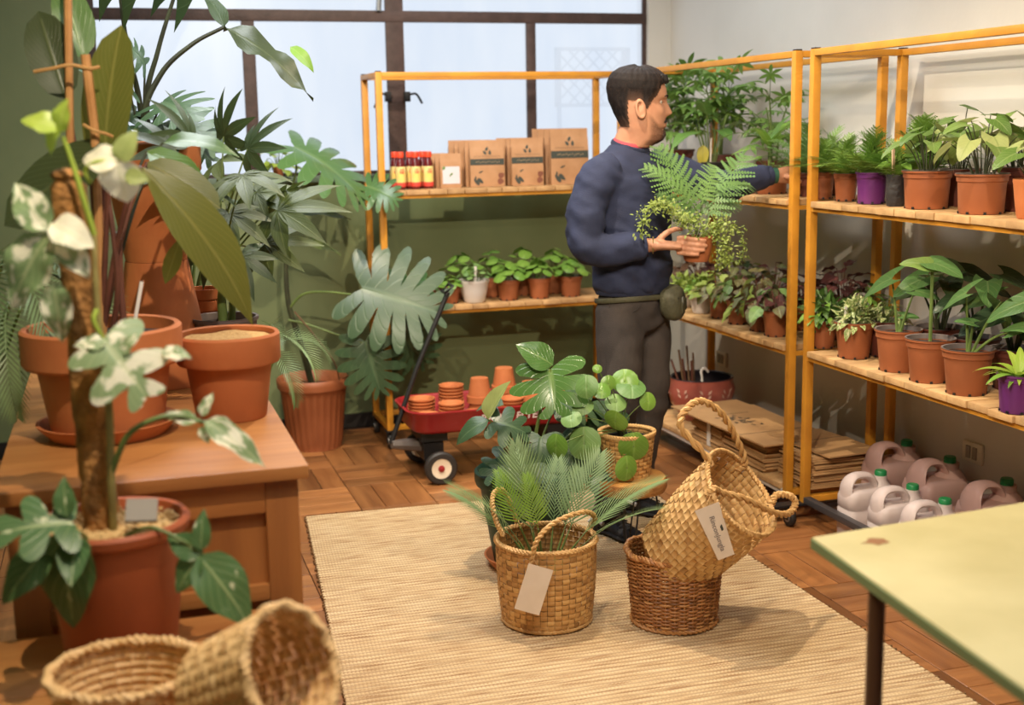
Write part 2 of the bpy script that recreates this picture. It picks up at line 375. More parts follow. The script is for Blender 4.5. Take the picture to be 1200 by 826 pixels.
# diamond lattice outside the right-hand pane
lt = thing('garden_lattice', 'pale diamond lattice panel seen through the frosted window beside the right wall', 'lattice', (2.56, YB+WT+.02, 1.80))
lm = mat('lattice_paint', srgb(150, 164, 184), .6)
for s in (-1, 1):
    for k in range(-4, 5):
        a = V((k*.075-.14*s, 0, -.14)); b = V((k*.075+.14*s, 0, .14))
        if abs(k*.075) > .28: continue
        pts = [a.lerp(b, t/10) for t in range(11)]; pts = [p for p in pts if abs(p.x) < .21]
        if len(pts) > 1: obj('slat', MB().bar(pts[0]+V((0, s*.004, 0)), pts[-1]+V((0, s*.004, 0)), .008, .014, up=(0, 1, 0)), lm, lt)
obj('slat_frame', MB().box((0, .012, -.15), (.44, .016, .02)).box((0, .012, .15), (.44, .016, .02)).box((-.21, .012, 0), (.02, .016, .3)).box((.21, .012, 0), (.02, .016, .3)), lm, lt)
for px_ in (2.37, 2.75):
    obj('post', MB().box2((px_-2.56-.01, .02, -1.80), (px_-2.56+.01, .04, .16)), lm, lt)
# wall sockets
def socket(p, lab):
    t = thing('wall_socket', lab, 'socket', p)
    obj('plate', MB().box((-.006, 0, 0), (.012, .11, .075)), mat('socket_white', srgb(214, 206, 190), .4), t, bevel=.004)
    obj('switch_insert', MB().box((-.014, .018, 0), (.006, .022, .045)).box((-.014, -.018, 0), (.006, .022, .045)), mat('socket_grey', srgb(150, 142, 130), .4), t)
p = atX(847, 420, XR); socket((XR, p.y, p.z), 'white double wall socket above the wide dark bowl')
p = atX(1142, 530, XR); socket((XR, p.y, p.z), 'wall socket low behind the pinkish plastic jugs')

# ================================================================ RACKS
TB = .031
castor_tyre = mat('castor_rubber', srgb(30, 28, 27), .6); castor_hub = mat('castor_hub', srgb(150, 145, 140), .35, metal=.5)
def rack(label, x0, x1, y0, y1, shelves, along, base_mat=None, base_planks=True, castors=True, rear=True):
    """open steel frame x0..x1 / y0..y1 with board shelves; boards laid side by side along axis `along`"""
    o = V((x0, y0, 0)); t = thing('steel_rack', label, 'rack', o)
    X, Y = x1-x0, y1-y0; top = 1.80; zb = .10; h = TB/2
    for x in (0, X):
        for y in (0, Y):
            obj('post', MB().box2((x-h, y-h, zb-.017), (x+h, y+h, top)), M['yellow'], t, bevel=.003)
            obj('end_cap', MB().box((x, y, top+.002), (TB*.8, TB*.8, .006)), M['black_plastic'], t)
            if castors:
                cy = y; x_ = x; x = x-.065 if (x == 0 and along == 'Y') else x
                c = obj('castor', MB().lathe([(.034, -.011), (.038, -.006), (.038, .006), (.034, .011)], 20, (x, cy, .0385), M=Matrix.Rotation(PI/2, 3, 'Y')), castor_tyre, t)
                obj('castor_hub', MB().lathe([(.02, -.013), (.024, 0), (.02, .013)], 16, (x, cy, .0385), M=Matrix.Rotation(PI/2, 3, 'Y')), castor_hub, c)
                obj('castor_fork', MB().box((x-.016, cy, .06), (.004, .03, .06)).box((x+.016, cy, .06), (.004, .03, .06)).box((x, cy, .088), (.045+2*abs(x_-x), .05, .008)), M['black_plastic'], c); x = x_
    def rails(z, mt=M['yellow'], nm='rail', front=None):
        for y in (0, Y): obj(nm, MB().box2((h, y-h, z-.024), (X-h, y+h, z)), mt if not (front and along == 'X' and y == 0) else front, t, bevel=.002)
        for x in ((0, X) if rear or z > .5 else (0,)): obj(nm, MB().box2((x-h, h, z-.024), (x+h, Y-h, z)), mt if not (front and along == 'Y' and x == 0) else front, t, bevel=.002)
    rails(top-.0005); rails(zb+TB*.5, front=base_mat)
    r = random.Random(int(x0*100+y0*37))
    lens = (X if along == 'X' else Y)
    for z in shelves + ([zb+TB*.5+.02] if base_planks else []):
        zt = z-.024
        if z in shelves:
            # side rails carrying the boards
            g = MB(); th = .016
            if along == 'X':
                for y in (0, Y): obj('shelf_rail', MB().box2((h, y-h*.8, zt-th), (X-h, y+h*.8, zt)), M['yellow'], t)
                for x in (0, X): obj('shelf_rail', MB().box2((x-h*.8, h, zt-th), (x+h*.8, Y-h, zt)), M['yellow'], t)
            else:
                for x in (0, X): obj('shelf_rail', MB().box2((x-h*.8, h, zt-th), (x+h*.8, Y-h, zt)), M['yellow'], t)
                for y in (0, Y): obj('shelf_rail', MB().box2((h, y-h*.8, zt-th), (X-h, y+h*.8, zt)), M['yellow'], t)
        s = .022; 
        while s < lens-.03:
            wdt = min(r.uniform(.075, .12), lens-.022-s)
            ov = r.uniform(.012, .02); dz = r.uniform(-.003, -.0004)
            if along == 'X': b = MB().box2((s, -ov-h*.5, zt+.0005), (s+wdt-.003, Y+.01, z+dz))
            else: b = MB().box2((-ov-h*.5, s, zt+.0005), (X+.01, s+wdt-.003, z+dz))
            obj('shelf_board', b, M['plank'] if along == 'Y' else M['plank_y'], t, bevel=.002)
            s += wdt
    return t
M['plank_y'] = wood_mat('pale_pine_deep', srgb(196, 156, 108), srgb(164, 124, 82), .6, 'Y', 5, .14)
ZU, ZL = 1.252, .690           # tops of the upper and lower shelf boards
BX0, BX1 = 2.462, 2.83
rack('mustard steel rack beneath the window, holding bottles and paper bags', 1.215, 2.43, 5.92, 6.26, [ZU, ZL], 'X', base_planks=False)
M['pale_rail'] = mat('pale_lit_rail', srgb(205, 198, 190), .4); M['dark_rail'] = mat('dark_grey_rail', srgb(58, 56, 58), .4)  # pale grey paints reflected light into the base rail
rack('mustard steel rack beside the man, flattened cartons on its base', BX0, BX1, 4.275, 5.70, [ZU, ZL], 'Y', M['pale_rail'])
rack('mustard steel rack along the right wall above the plastic jugs', BX0+.015, BX1+.015, 2.72, 4.17, [ZU, ZL], 'Y', M['dark_rail'], base_planks=False, rear=False)

# ================================================================ RUG
def rug():
    nx, ny = 140*4, 118*4
    A, B, C, D = rugq  # BL BR FR FL
    b = MB()
    def fn(u, v):
        p = D.lerp(C, u).lerp(A.lerp(B, u), v)
        cu, cv = u*nx/4, v*ny/4
        i, j = math.floor(cu), math.floor(cv)
        hgt = .0075 + .0042*math.sin(PI*(cv-j))**.8*(.25+.75*abs(math.sin(PI*cu))**.7) + .0012*noise.noise((p.x*7, p.y*7, 0))
        return (p.x+.002*noise.noise((p.x*3, p.y*40, 3)), p.y+.004*noise.noise((p.x*2.5, p.y*30, 7)), hgt)
    b.grid(fn, nx, ny)
    return b
rm, nt, pb = _mat('woven_straw_rug')
L = nt.links; tc = N(nt, 'ShaderNodeTexCoord'); 
mp = N(nt, 'ShaderNodeMapping'); mp.inputs['Scale'].default_value = (3, 50, 1); L.new(tc.outputs['Object'], mp.inputs[0])
nz = N(nt, 'ShaderNodeTexNoise'); nz.inputs['Scale'].default_value = 2.5; nz.inputs['Detail'].default_value = 5; L.new(mp.outputs[0], nz.inputs['Vector'])
cr = N(nt, 'ShaderNodeValToRGB'); e = cr.color_ramp.elements; e[0].position = .33; e[0].color = c4(srgb(156, 120, 82)); e[1].position = .62; e[1].color = c4(srgb(212, 188, 148))
x = cr.color_ramp.elements.new(.46); x.color = c4(srgb(196, 168, 126))
L.new(nz.outputs['Fac'], cr.inputs['Fac'])
# warp threads crossing the straw rows
sp = N(nt, 'ShaderNodeUVMap'); sx = N(nt, 'ShaderNodeSeparateXYZ'); L.new(sp.outputs[0], sx.inputs[0])
def _wave(inp, k):
    a = N(nt, 'ShaderNodeMath', operation='MULTIPLY'); a.inputs[1].default_value = k; L.new(inp, a.inputs[0])
    f = N(nt, 'ShaderNodeMath', operation='FRACT'); L.new(a.outputs[0], f.inputs[0])
    r_ = N(nt, 'ShaderNodeMapRange'); r_.inputs['From Min'].default_value = .0; r_.inputs['From Max'].default_value = .28; r_.inputs['To Min'].default_value = .75; r_.inputs['To Max'].default_value = 0
    L.new(f.outputs[0], r_.inputs['Value']); return r_.outputs[0]
w1 = _wave(sx.outputs[1], 118)
mx = N(nt, 'ShaderNodeMix', data_type='RGBA'); L.new(w1, mx.inputs['Factor']); L.new(cr.outputs['Color'], mx.inputs['A']); mx.inputs['B'].default_value = c4(srgb(124, 86, 54))
w2 = _wave(sx.outputs[0], 140); m_2 = N(nt, 'ShaderNodeMix', data_type='RGBA'); g_ = N(nt, 'ShaderNodeMath', operation='MULTIPLY'); g_.inputs[1].default_value = .55; L.new(w2, g_.inputs[0]); L.new(g_.outputs[0], m_2.inputs['Factor']); L.new(mx.outputs['Result'], m_2.inputs['A']); m_2.inputs['B'].default_value = c4(srgb(150, 112, 74))
L.new(m_2.outputs['Result'], pb.inputs['Base Color']); pb.inputs['Roughness'].default_value = .8
rg = tag(obj('straw_rug', rug(), rm, angle=60), 'large pale woven straw rug lying on the parquet', 'rug')
ed = MB(); rr = random.Random(2)
for (a, b) in ((rugq[3], rugq[0]), (rugq[2], rugq[1])):
    n = 120
    for i in range(n):
        p = a.lerp(b, (i+.5)/n); ed.ball((p.x+rr.uniform(-.004, .004), p.y, .006), (.007, .006, .006), 6, 4)
obj('edge_stitching', ed, mat('rug_edge_yarn', srgb(120, 88, 54), .9), rg, kind='stuff')

# ================================================================ CHEST, BENCH, TABLE
CX0, CX1, CY0, CY1, CZ = -.27, .357, 2.60, 4.02, .844
ch = thing('wooden_chest', 'old brown wooden cabinet with framed panel, crowded with terracotta pots', 'cabinet', (CX0, CY0, 0))
cw, cd = CX1-CX0, CY1-CY0
obj('top_board', MB().box2((0, 0, CZ-.03), (cw, cd, CZ)), M['chest_y'], ch, bevel=.006)
i = .022; fx0, fx1 = i, cw-i
st = .07; zt = CZ-.03; zbp = .548
obj('frame_stile', MB().box2((fx1-st, i, .0), (fx1, i+.035, zt)), M['chest_z'], ch, bevel=.003)
obj('frame_stile', MB().box2((fx0, i, .0), (fx0+st, i+.035, zt)), M['chest_z'], ch, bevel=.003)
obj('frame_rail', MB().box2((fx0+st, i+.001, zt-.072), (fx1-st, i+.034, zt)), M['chest_x'], ch, bevel=.003)
obj('frame_rail', MB().box2((fx0+st, i+.001, zbp), (fx1-st, i+.034, zbp+.035)), M['chest_x'], ch, bevel=.003)
obj('frame_rail', MB().box2((fx0+st, i+.001, .06), (fx1-st, i+.034, .16)), M['chest_x'], ch, bevel=.003)
obj('door_panel', MB().box2((fx0+st-.01, i+.018, zbp+.02), (fx1-st+.01, i+.028, zt-.06)), M['chest_z'], ch)
obj('door_panel', MB().box2((fx0+st-.01, i+.018, .15), (fx1-st+.01, i+.028, zbp+.01)), M['chest_z'], ch)
for x in (fx0, fx1-.02): obj('side_panel', MB().box2((x, i+.036, .04), (x+.018, cd-.03, zt-.0005)), M['chest_z'], ch)
obj('back_panel', MB().box2((fx0, cd-.028, .04), (fx1, cd-.01, zt-.0005)), M['chest_z'], ch)
# low bench in front
bn = thing('wooden_bench', 'low worn wooden bench pushed against the cabinet front, carrying empty baskets', 'bench', (-.42, 1.70, 0))
BZ = .552
for k in range(3): obj('seat_board', MB().box2((0, k*.291, BZ-.03), (.70, k*.291+.288, BZ)), M['chest_y'], bn, bevel=.004)
for x in (.04, .66):
    for y in (.04, .83): obj('leg', MB().box2((x-.025, y-.025, 0), (x+.025, y+.025, BZ-.0305)), M['chest_z'], bn, bevel=.003)
for y in (.04, .83): obj('apron', MB().box2((.066, y-.012, BZ-.11), (.634, y+.012, BZ-.031)), M['chest_x'], bn)
# work table
tz = .75
Pc = atZ(952, 629, tz); P1 = atZ(1200, 805, tz); P2 = atZ(1200, 588, tz)
ex = (P2-Pc).normalized(); ey = (P1-Pc).normalized()
tb = thing('work_table', 'pale yellow-green table top on thin dark brown legs', 'table', (Pc.x, Pc.y, 0))
mt = mat('mottled_yellow_green_top', srgb(214, 200, 148), .42, srgb(190, 176, 122), 3.2, .03, 30, detail=7)
b = MB(); Lx, Ly = 1.05, 1.7
def TP(u, v, z): q = ex*u+ey*v; return (q.x, q.y, z)
b.add([TP(0, 0, tz-.022), TP(Lx, 0, tz-.022), TP(Lx, Ly, tz-.022), TP(0, Ly, tz-.022), TP(0, 0, tz), TP(Lx, 0, tz), TP(Lx, Ly, tz), TP(0, Ly, tz)],
      [(0, 1, 2, 3), (7, 6, 5, 4), (4, 5, 1, 0), (5, 6, 2, 1), (6, 7, 3, 2), (7, 4, 0, 3)])
o = obj('table_top', b, mt, tb, bevel=.003, recalc=True)
eg = MB()
eg.bar(V(TP(-.002, 0, tz-.013)), V(TP(-.002, Ly, tz-.013)), .003, .018); eg.bar(V(TP(0, -.002, tz-.013)), V(TP(Lx, -.002, tz-.013)), .003, .018)
obj('edge_strip', eg, mat('green_edge', srgb(112, 128, 84), .5), tb)
Lg = atY(1027, 720, 1.84); lu = V((Lg.x-Pc.x, Lg.y-Pc.y, 0))
lg = mat('dark_brown_steel', srgb(84, 58, 40), .45)
def leg_at(u, v):
    q = ex*u+ey*v; obj('leg', MB().tube([(q.x, q.y, 0), (q.x, q.y, tz-.0225)], .0155, 12), lg, tb)
den = ex.x*ey.y-ex.y*ey.x; u0 = (lu.x*ey.y-lu.y*ey.x)/den; v0 = (ex.x*lu.y-ex.y*lu.x)/den
for u in (u0, Lx-.1):
    for v in (v0, Ly-.15): leg_at(u, v)
for c, r_ in (((.105, .075), .022), ((.62, .32), .02)):
    q = ex*c[0]+ey*c[1]; vs_ = []; rk = random.Random(3)
    for k in range(14): a = 2*PI*k/14; rd = r_*rk.uniform(.5, 1.1); vs_.append((q.x+1.5*rd*math.cos(a), q.y+rd*math.sin(a), tz+.0006))
    obj('stain', MB().add(vs_, [tuple(range(14))]), mat('brown_stain', srgb(150, 104, 66), .5), tb)
# ================================================================ LEAF MESHES (unit length along +Y, normal +Z, UV: x across, y along)
def _w(shape, v):
    if shape == 'ovate': return math.sin(PI*v**.72)**.85*(1-.12*v)
    if shape == 'lance': return math.sin(PI*v**.85)**1.1
    if shape == 'heart': return (1-v)**.62*min(1, (v+.22)*2.1)**.7 if v < 1 else 0
    if shape == 'oblong': return min(1, math.sin(PI*v)**.5*1.02)
    if shape == 'strap': return min(1, v*6+.25)*min(1, (1-v)*2.2)**.8
def leaf_geo(W=.5, shape='ovate', fold=.25, droop=.5, nu=6, nv=10, wave=0, lobe=0, seed=0, twist=0):
    b = MB(); r = random.Random(seed); ph = r.uniform(0, 6)
    def fn(u, v):
        x = (u-.5)*2; w = _w(shape, min(1, max(0.0, v)))*W/2
        a = droop*v; y = math.sin(a)/droop if droop > .01 else v; z = -(1-math.cos(a))/droop if droop > .01 else 0
        y2 = y-lobe*abs(x)**1.6*(1-v)**2.2
        X = x*w; Z = z+abs(X)*fold - .5*X*X*fold/max(W, .1) + wave*math.sin(v*14+ph+(2 if x > 0 else 0))*abs(x)
        if twist: a2 = twist*v; X, Z = X*math.cos(a2)-(Z-z)*math.sin(a2), z+X*math.sin(a2)+(Z-z)*math.cos(a2)
        return (X, y2, Z)
    b.grid(fn, nu, nv); return b
def disc_leaf_geo(seed=0, cup=.12, n=18):
    r = random.Random(seed); b = MB(); b.v = []
    def fn(u, v):
        a = 2*PI*u; rr = v*.5*(1+.05*math.sin(2*a+seed)); z = -cup*rr*rr*3 + .02*math.sin(3*a+seed)*v*v + (-.03 if v < .01 else 0)
        return (rr*math.cos(a), rr*math.sin(a), z)
    b.grid(fn, n, 4, wrap=True)
    b.uv = [(.5+p.x, .5+p.y) for p in b.v]; return b
def monstera_geo(n=5, W=.95, gap=.62, inner=.34, droop=.5, curl=.35, seed=0, fold=.12):
    b = MB(); r = random.Random(seed)
    for s in (-1, 1):
        edges = [0]+[(k+.0+r.uniform(-.08, .08))/n for k in range(1, n)]+[1.0]
        for k in range(n):
            y0, y1 = edges[k], edges[k+1]; g = gap*r.uniform(.75, 1.15) if n > 1 else 0; inn = inner*r.uniform(.8, 1.25)
            na, nb = 5, 8
            def fn(a, q, y0=y0, y1=y1, s=s, k=k, g=g, inn=inn):
                sm = smooth01((q-inn)/(1-inn))*1.0
                aa = .5+(a-.5)*(1-g*(.35+.65*sm)*(1 if q > inn else 0) * (1 if q > inn else 0))
                if q <= inn: aa = a
                t = y0+(y1-y0)*aa
                th = math.radians(lerp(140, 22, t**.8))
                ln = W*.62*(.72+.5*math.sin(PI*min(1, t*1.0+.12)))*(1-.22*(2*a-1)**2*q)
                if t > .8: ln *= lerp(1, .62, (t-.8)/.2)
                X = s*math.sin(th)*ln*q; Y = .86*t+.14*0+math.cos(th)*ln*q*.75
                Z = fold*abs(X)-curl*X*X-droop*.5*max(0, Y)*abs(Y)
                return (X, Y, Z)
            m = len(b.v); b.grid(fn, na, nb)
            for i in range(m, len(b.v)):
                q = (i-m)//(na+1)/nb; a = ((i-m) % (na+1))/na
                b.uv[i] = (.5+s*.5*q, lerp(y0, y1, a))
    return b
def palmate_geo(n=7, W=.26, spread=115, droop=.5, seed=0):
    b = MB(); r = random.Random(seed)
    for k in range(n):
        t = (k/(n-1))*2-1; th = math.radians(spread)*t; ln = (1-.42*abs(t)**1.3)*r.uniform(.92, 1.05)
        lf = leaf_geo(W/ln*1.0, 'lance', .2, droop, 4, 7, 0, 0, seed+k)
        b.join(lf, Matrix.Rotation(-th, 4, 'Z') @ Matrix.Scale(ln, 4))
    return b
def frond_geo(n=26, leafL=.42, leafW=.035, arch=.8, vshape=.5, ang=52, seed=0, tipf=.35, start=.12, rach=.006):
    """pinnate frond"""
    b = MB(); r = random.Random(seed)
    def P(v): a = arch*v; return V((0, math.sin(a)/arch, -(1-math.cos(a))/arch))
    b.tube([P(i/10) for i in range(11)], [lerp(rach, rach*.3, i/10) for i in range(11)], 5)
    for s in (-1, 1):
        for k in range(n):
            v = start+(1-start)*(k+.5*(s > 0)*.5)/n; p = P(v); t = (P(min(1, v+.02))-P(v-.02)).normalized()
            ln = leafL*(math.sin(PI*min(1, v*.75+.25))**.7*(1-tipf)+tipf*(1-v*.6))*r.uniform(.9, 1.08)
            a = math.radians(ang*lerp(1.15, .55, v))
            side = V((s, 0, 0)); nrm = side.cross(t)*s; nrm = V((0, -t.z, t.y))
            d = (t*math.cos(a)+side*math.sin(a)*math.cos(vshape)+nrm*math.sin(a)*math.sin(vshape)).normalized()
            wv = d.cross(nrm).normalized()*leafW/2
            e = p+d*ln-V((0, 0, ln*ln*.35)); m = p+d*ln*.45-V((0, 0, ln*ln*.05))
            b.add([p-wv*.4, p+wv*.4, m+wv, m-wv, e], [(0, 1, 2, 3), (3, 2, 4)], [(.3, 0), (.7, 0), (1, .5), (0, .5), (.5, 1)])
    return b
def fern_geo(n=13, leafL=.34, arch=.9, seed=0, sub=8):
    """twice-cut fern frond"""
    b = MB(); r = random.Random(seed)
    def P(v): a = arch*v; return V((0, math.sin(a)/arch, -(1-math.cos(a))/arch))
    b.tube([P(i/8) for i in range(9)], [lerp(.007, .002, i/8) for i in range(9)], 4)
    for s in (-1, 1):
        for k in range(n):
            v = .1+.9*(k+.25*(s > 0))/n; p = P(v); t = (P(min(1, v+.02))-P(v-.02)).normalized(); nrm = V((0, -t.z, t.y))
            ln = leafL*(math.sin(PI*(v*.74+.22))**.8+.06)*r.uniform(.88, 1.1)
            a = math.radians(lerp(78, 46, v)); d = (t*math.cos(a)+V((s, 0, 0))*math.sin(a)+nrm*r.uniform(-.1, .2)).normalized(); x = d.cross(nrm).normalized()
            for j in range(sub):
                f = (j+.2)/sub; q = p+d*ln*f-V((0, 0, ln*f*f*.3)); pl = min(.045, .9/n*.55)*(1-f*.7)
                for ss in (-1, 1):
                    e = (x*ss*.9+d*.45).normalized()*pl; w_ = d*ln/sub*.52
                    b.add([q-w_, q+w_, q+e+w_*.4, q+e-w_*.4], [(0, 1, 2, 3)])
    return b
LM = {}
def LMesh(key, geo, m):
    k = (key, m.name)
    if k not in LM: LM[k] = geo().mesh('leaf_'+key, m, angle=80)
    return LM[k]
# leaf colours
G = {}
G['pilea'] = leaf_mat('pilea_green', srgb(94, 136, 52), srgb(122, 160, 66), srgb(170, 200, 110), .3, .22, 6, vstr=.3)
G['pilea2'] = leaf_mat('pilea_dusty_green', srgb(96, 134, 72), srgb(126, 160, 92), srgb(160, 186, 130), .42, .2, 6, vstr=.3)
G['monstera'] = leaf_mat('monstera_green', srgb(56, 92, 52), srgb(78, 112, 62), srgb(120, 146, 96), .24, .15, 8, vstr=.4)
G['monstera_dk'] = leaf_mat('monstera_dark', srgb(50, 76, 50), srgb(72, 98, 66), srgb(110, 132, 96), .35, .12, 8, vstr=.4)
G['monstera_lt'] = leaf_mat('monstera_bright', srgb(62, 96, 46), srgb(76, 112, 52), srgb(150, 170, 110), .22, .16, 8, vstr=.28)
G['albo'] = leaf_mat('variegated_leaf', srgb(122, 148, 100), srgb(140, 162, 116), srgb(196, 204, 160), .42, .25, 6, srgb(230, 228, 204), 3.2, .5)
G['albo_dk'] = leaf_mat('variegated_dark_leaf', srgb(66, 100, 58), srgb(86, 118, 70), srgb(170, 186, 130), .38, .18, 6, srgb(206, 210, 176), 3.0, .62)
G['white_leaf'] = leaf_mat('cream_leaf', srgb(226, 222, 196), srgb(236, 232, 208), srgb(210, 214, 170), .5, .3, 5)
G['lime'] = leaf_mat('lime_new_leaf', srgb(150, 178, 62), srgb(168, 190, 78), srgb(200, 210, 120), .4, .35, 5)
G['big_olive'] = leaf_mat('olive_paddle_leaf', srgb(92, 98, 40), srgb(112, 112, 46), srgb(158, 150, 80), .42, .25, 12, vstr=.35)
G['big_dark'] = leaf_mat('dark_paddle_leaf', srgb(52, 64, 38), srgb(70, 80, 46), srgb(104, 112, 70), .4, .2, 12, vstr=.35)
G['dark'] = leaf_mat('dark_green_leaf', srgb(46, 64, 38), srgb(64, 84, 48), srgb(92, 110, 72), .46, .14, 8, vstr=.35)
G['fatsia'] = leaf_mat('fatsia_green', srgb(60, 76, 38), srgb(84, 98, 46), srgb(116, 128, 72), .5, .2, 7, vstr=.4)
G['mid'] = leaf_mat('mid_green_leaf', srgb(74, 110, 50), srgb(98, 134, 62), srgb(140, 166, 96), .36, .2, 8, vstr=.35)
G['bright'] = leaf_mat('bright_green_leaf', srgb(104, 146, 52), srgb(130, 168, 66), srgb(170, 196, 110), .4, .25, 7, vstr=.3)
G['fern'] = leaf_mat('fern_green', srgb(92, 128, 50), srgb(120, 154, 62), None, .5, .25)
G['fern_held'] = leaf_mat('held_fern_green', srgb(88, 122, 64), srgb(112, 144, 78), None, .5, .25)
G['maiden'] = leaf_mat('yellow_green_fern', srgb(122, 140, 62), srgb(148, 162, 82), None, .5, .3)
G['palm'] = leaf_mat('palm_grey_green', srgb(104, 132, 84), srgb(128, 152, 100), None, .42, .22)
G['palm_lt'] = leaf_mat('palm_lime', srgb(128, 172, 60), srgb(146, 184, 70), None, .42, .3)
G['heart'] = leaf_mat('heart_leaf_green', srgb(84, 116, 48), srgb(120, 146, 72), srgb(160, 178, 116), .4, .25, 6, vstr=.4)
G['heart_pale'] = leaf_mat('pale_heart_leaf', srgb(150, 164, 96), srgb(170, 180, 116), srgb(120, 142, 72), .42, .3, 6, vstr=.4)
G['alocasia'] = leaf_mat('elephant_ear_green', srgb(76, 112, 60), srgb(102, 140, 78), srgb(150, 172, 110), .36, .2, 5, vstr=.4)
G['alocasia_dk'] = leaf_mat('dark_elephant_ear', srgb(40, 58, 38), srgb(58, 78, 46), srgb(90, 108, 72), .36, .12, 5, vstr=.4)
G['pothos'] = leaf_mat('variegated_small_leaf', srgb(110, 138, 66), srgb(134, 156, 84), srgb(200, 204, 150), .42, .2, 5, srgb(214, 212, 160), 5, .5)
G['begonia'] = leaf_mat('begonia_leaf', srgb(88, 104, 62), srgb(120, 112, 66), srgb(168, 178, 150), .5, .15, 6, srgb(96, 62, 44), 4, .56)
G['begonia_red'] = leaf_mat('dark_red_leaf', srgb(66, 38, 38), srgb(92, 52, 50), srgb(140, 90, 84), .45, .15, 6, srgb(120, 60, 58), 4, .6)
G['umbrella'] = leaf_mat('umbrella_tree_green', srgb(92, 130, 58), srgb(122, 156, 76), srgb(160, 182, 112), .4, .3, 7, vstr=.35)
G['succulent'] = leaf_mat('soft_lime_leaf', srgb(136, 158, 66), srgb(160, 178, 84), srgb(180, 194, 120), .5, .25, 5)
G['fittonia'] = leaf_mat('brown_veined_leaf', srgb(84, 60, 40), srgb(108, 74, 46), srgb(170, 120, 84), .5, .1, 7)
G['yellow'] = leaf_mat('yellowing_leaf', srgb(186, 178, 66), srgb(196, 186, 78), srgb(150, 150, 60), .45, .3, 6)
G['stem'] = mat('green_stem', srgb(104, 124, 62), .5, srgb(86, 104, 52), 12)
G['stem_dk'] = mat('dark_stem', srgb(66, 70, 44), .6, srgb(48, 50, 34), 12)
G['stem_red'] = mat('reddish_stem', srgb(110, 66, 52), .5, srgb(84, 48, 38), 12)
G['twig'] = mat('woody_twig', srgb(110, 82, 56), .8, srgb(84, 60, 42), 20, .3)
def put_leaf(root, me, base, direc, up=(0, 0, 1), scale=1, roll=0, name='leaf', wscale=1):
    """base/direc/up in the root's own space"""
    y = V(direc).normalized(); x = y.cross(V(up))
    if x.length < 1e-3: x = y.cross(V((.3, .9, .1)))
    x.normalize(); z = x.cross(y)
    if roll: R = Matrix.Rotation(roll, 3, y); x = R @ x; z = R @ z
    o = bpy.data.objects.new(name, me); COL.objects.link(o); o.parent = root
    o.matrix_local = Matrix(((x.x*scale*wscale, y.x*scale, z.x*scale, base[0]), (x.y*scale*wscale, y.y*scale, z.y*scale, base[1]), (x.z*scale*wscale, y.z*scale, z.z*scale, base[2]), (0, 0, 0, 1)))
    return o
# ================================================================ POTS
def pot_part(root, d, h, style='nursery', m=None, taper=.74, z=0, c=(0, 0), soil=True, soil_m=None, soil_z=None, n=28):
    """d rim diameter, h height; returns z of soil"""
    r = d/2; rb = r*taper; cx, cy = c; t = max(.003, r*.05)
    if style == 'terracotta':
        t = r*.09; ch = h*.36
        prof = [(0, 0), (rb*.97, 0), (rb, .004), (lerp(rb, r*.9, (h-ch)/h), h-ch), (r*.97, h-ch+.003), (r, h-ch+.01), (r, h-.006), (r-t*.4, h), (r-t, h-.003), (r-t*1.1, h*.8), (rb*.8, h*.3), (0, h*.28)]
        m = m or M['terracotta']
    elif style == 'bulb':   # plain smooth plastic with rounded base
        prof = [(0, 0), (rb*.9, 0), (rb, .008), (lerp(rb, r, .55), h*.5), (r*.985, h*.88), (r*1.02, h*.93), (r*1.02, h), (r-t, h-.002), (r-t*1.2, h*.75), (rb*.8, h*.4), (0, h*.35)]
    else:
        prof = [(0, 0), (rb*.97, 0), (rb, .004), (lerp(rb, r*.95, .8), h*.8), (r*.975, h*.82), (r*.985, h*.95), (r*1.04, h*.955), (r*1.045, h), (r-t, h-.001), (r-t*1.4, h*.8), (rb*.9, h*.5), (0, h*.45)]
        m = m or M['plastic_pot']
    prof = [(a, b+z) for a, b in prof]
    p = obj('pot', MB().lathe(prof, n, (cx, cy, 0)), m, root, angle=35)
    if style == 'nursery':
        obj('pot_rim', MB().lathe([(r*.98, z+h-.001), (r*1.03, z+h+.0012), (r*1.03, z+h+.0022), (r*.95, z+h+.001), (r*.93, z+h*.9)], n, (cx, cy, 0), caps=False), M['pot_rim'], p)
        hb = MB()
        for k in range(8):
            a = 2*PI*k/8+.3; q = V((cx+rb*.985*math.cos(a), cy+rb*.985*math.sin(a), z+.004)); hb.box(q, (.008, .008, .007), Matrix.Rotation(a, 3, 'Z'))
        obj('drain_notches', hb, M['black_plastic'], p, kind='stuff')
    zs = z+(soil_z if soil_z is not None else h*.88)
    if soil:
        rs = r*(.9 if style == 'nursery' else .87); sb = MB(); rr = random.Random(int(d*1000))
        ph = rr.uniform(0, 9)
        def fn(u, v): a = 2*PI*u; q = V((rs*v*math.cos(a), rs*v*math.sin(a), 0)); return (cx+q.x, cy+q.y, zs+.06*r*noise.noise((q.x*18/r*.1+ph, q.y*18/r*.1, ph))+.03*r*(1-v))
        sb.grid(fn, 24, 6, wrap=True); obj('soil', sb, soil_m or M['soil'], root)
    return zs
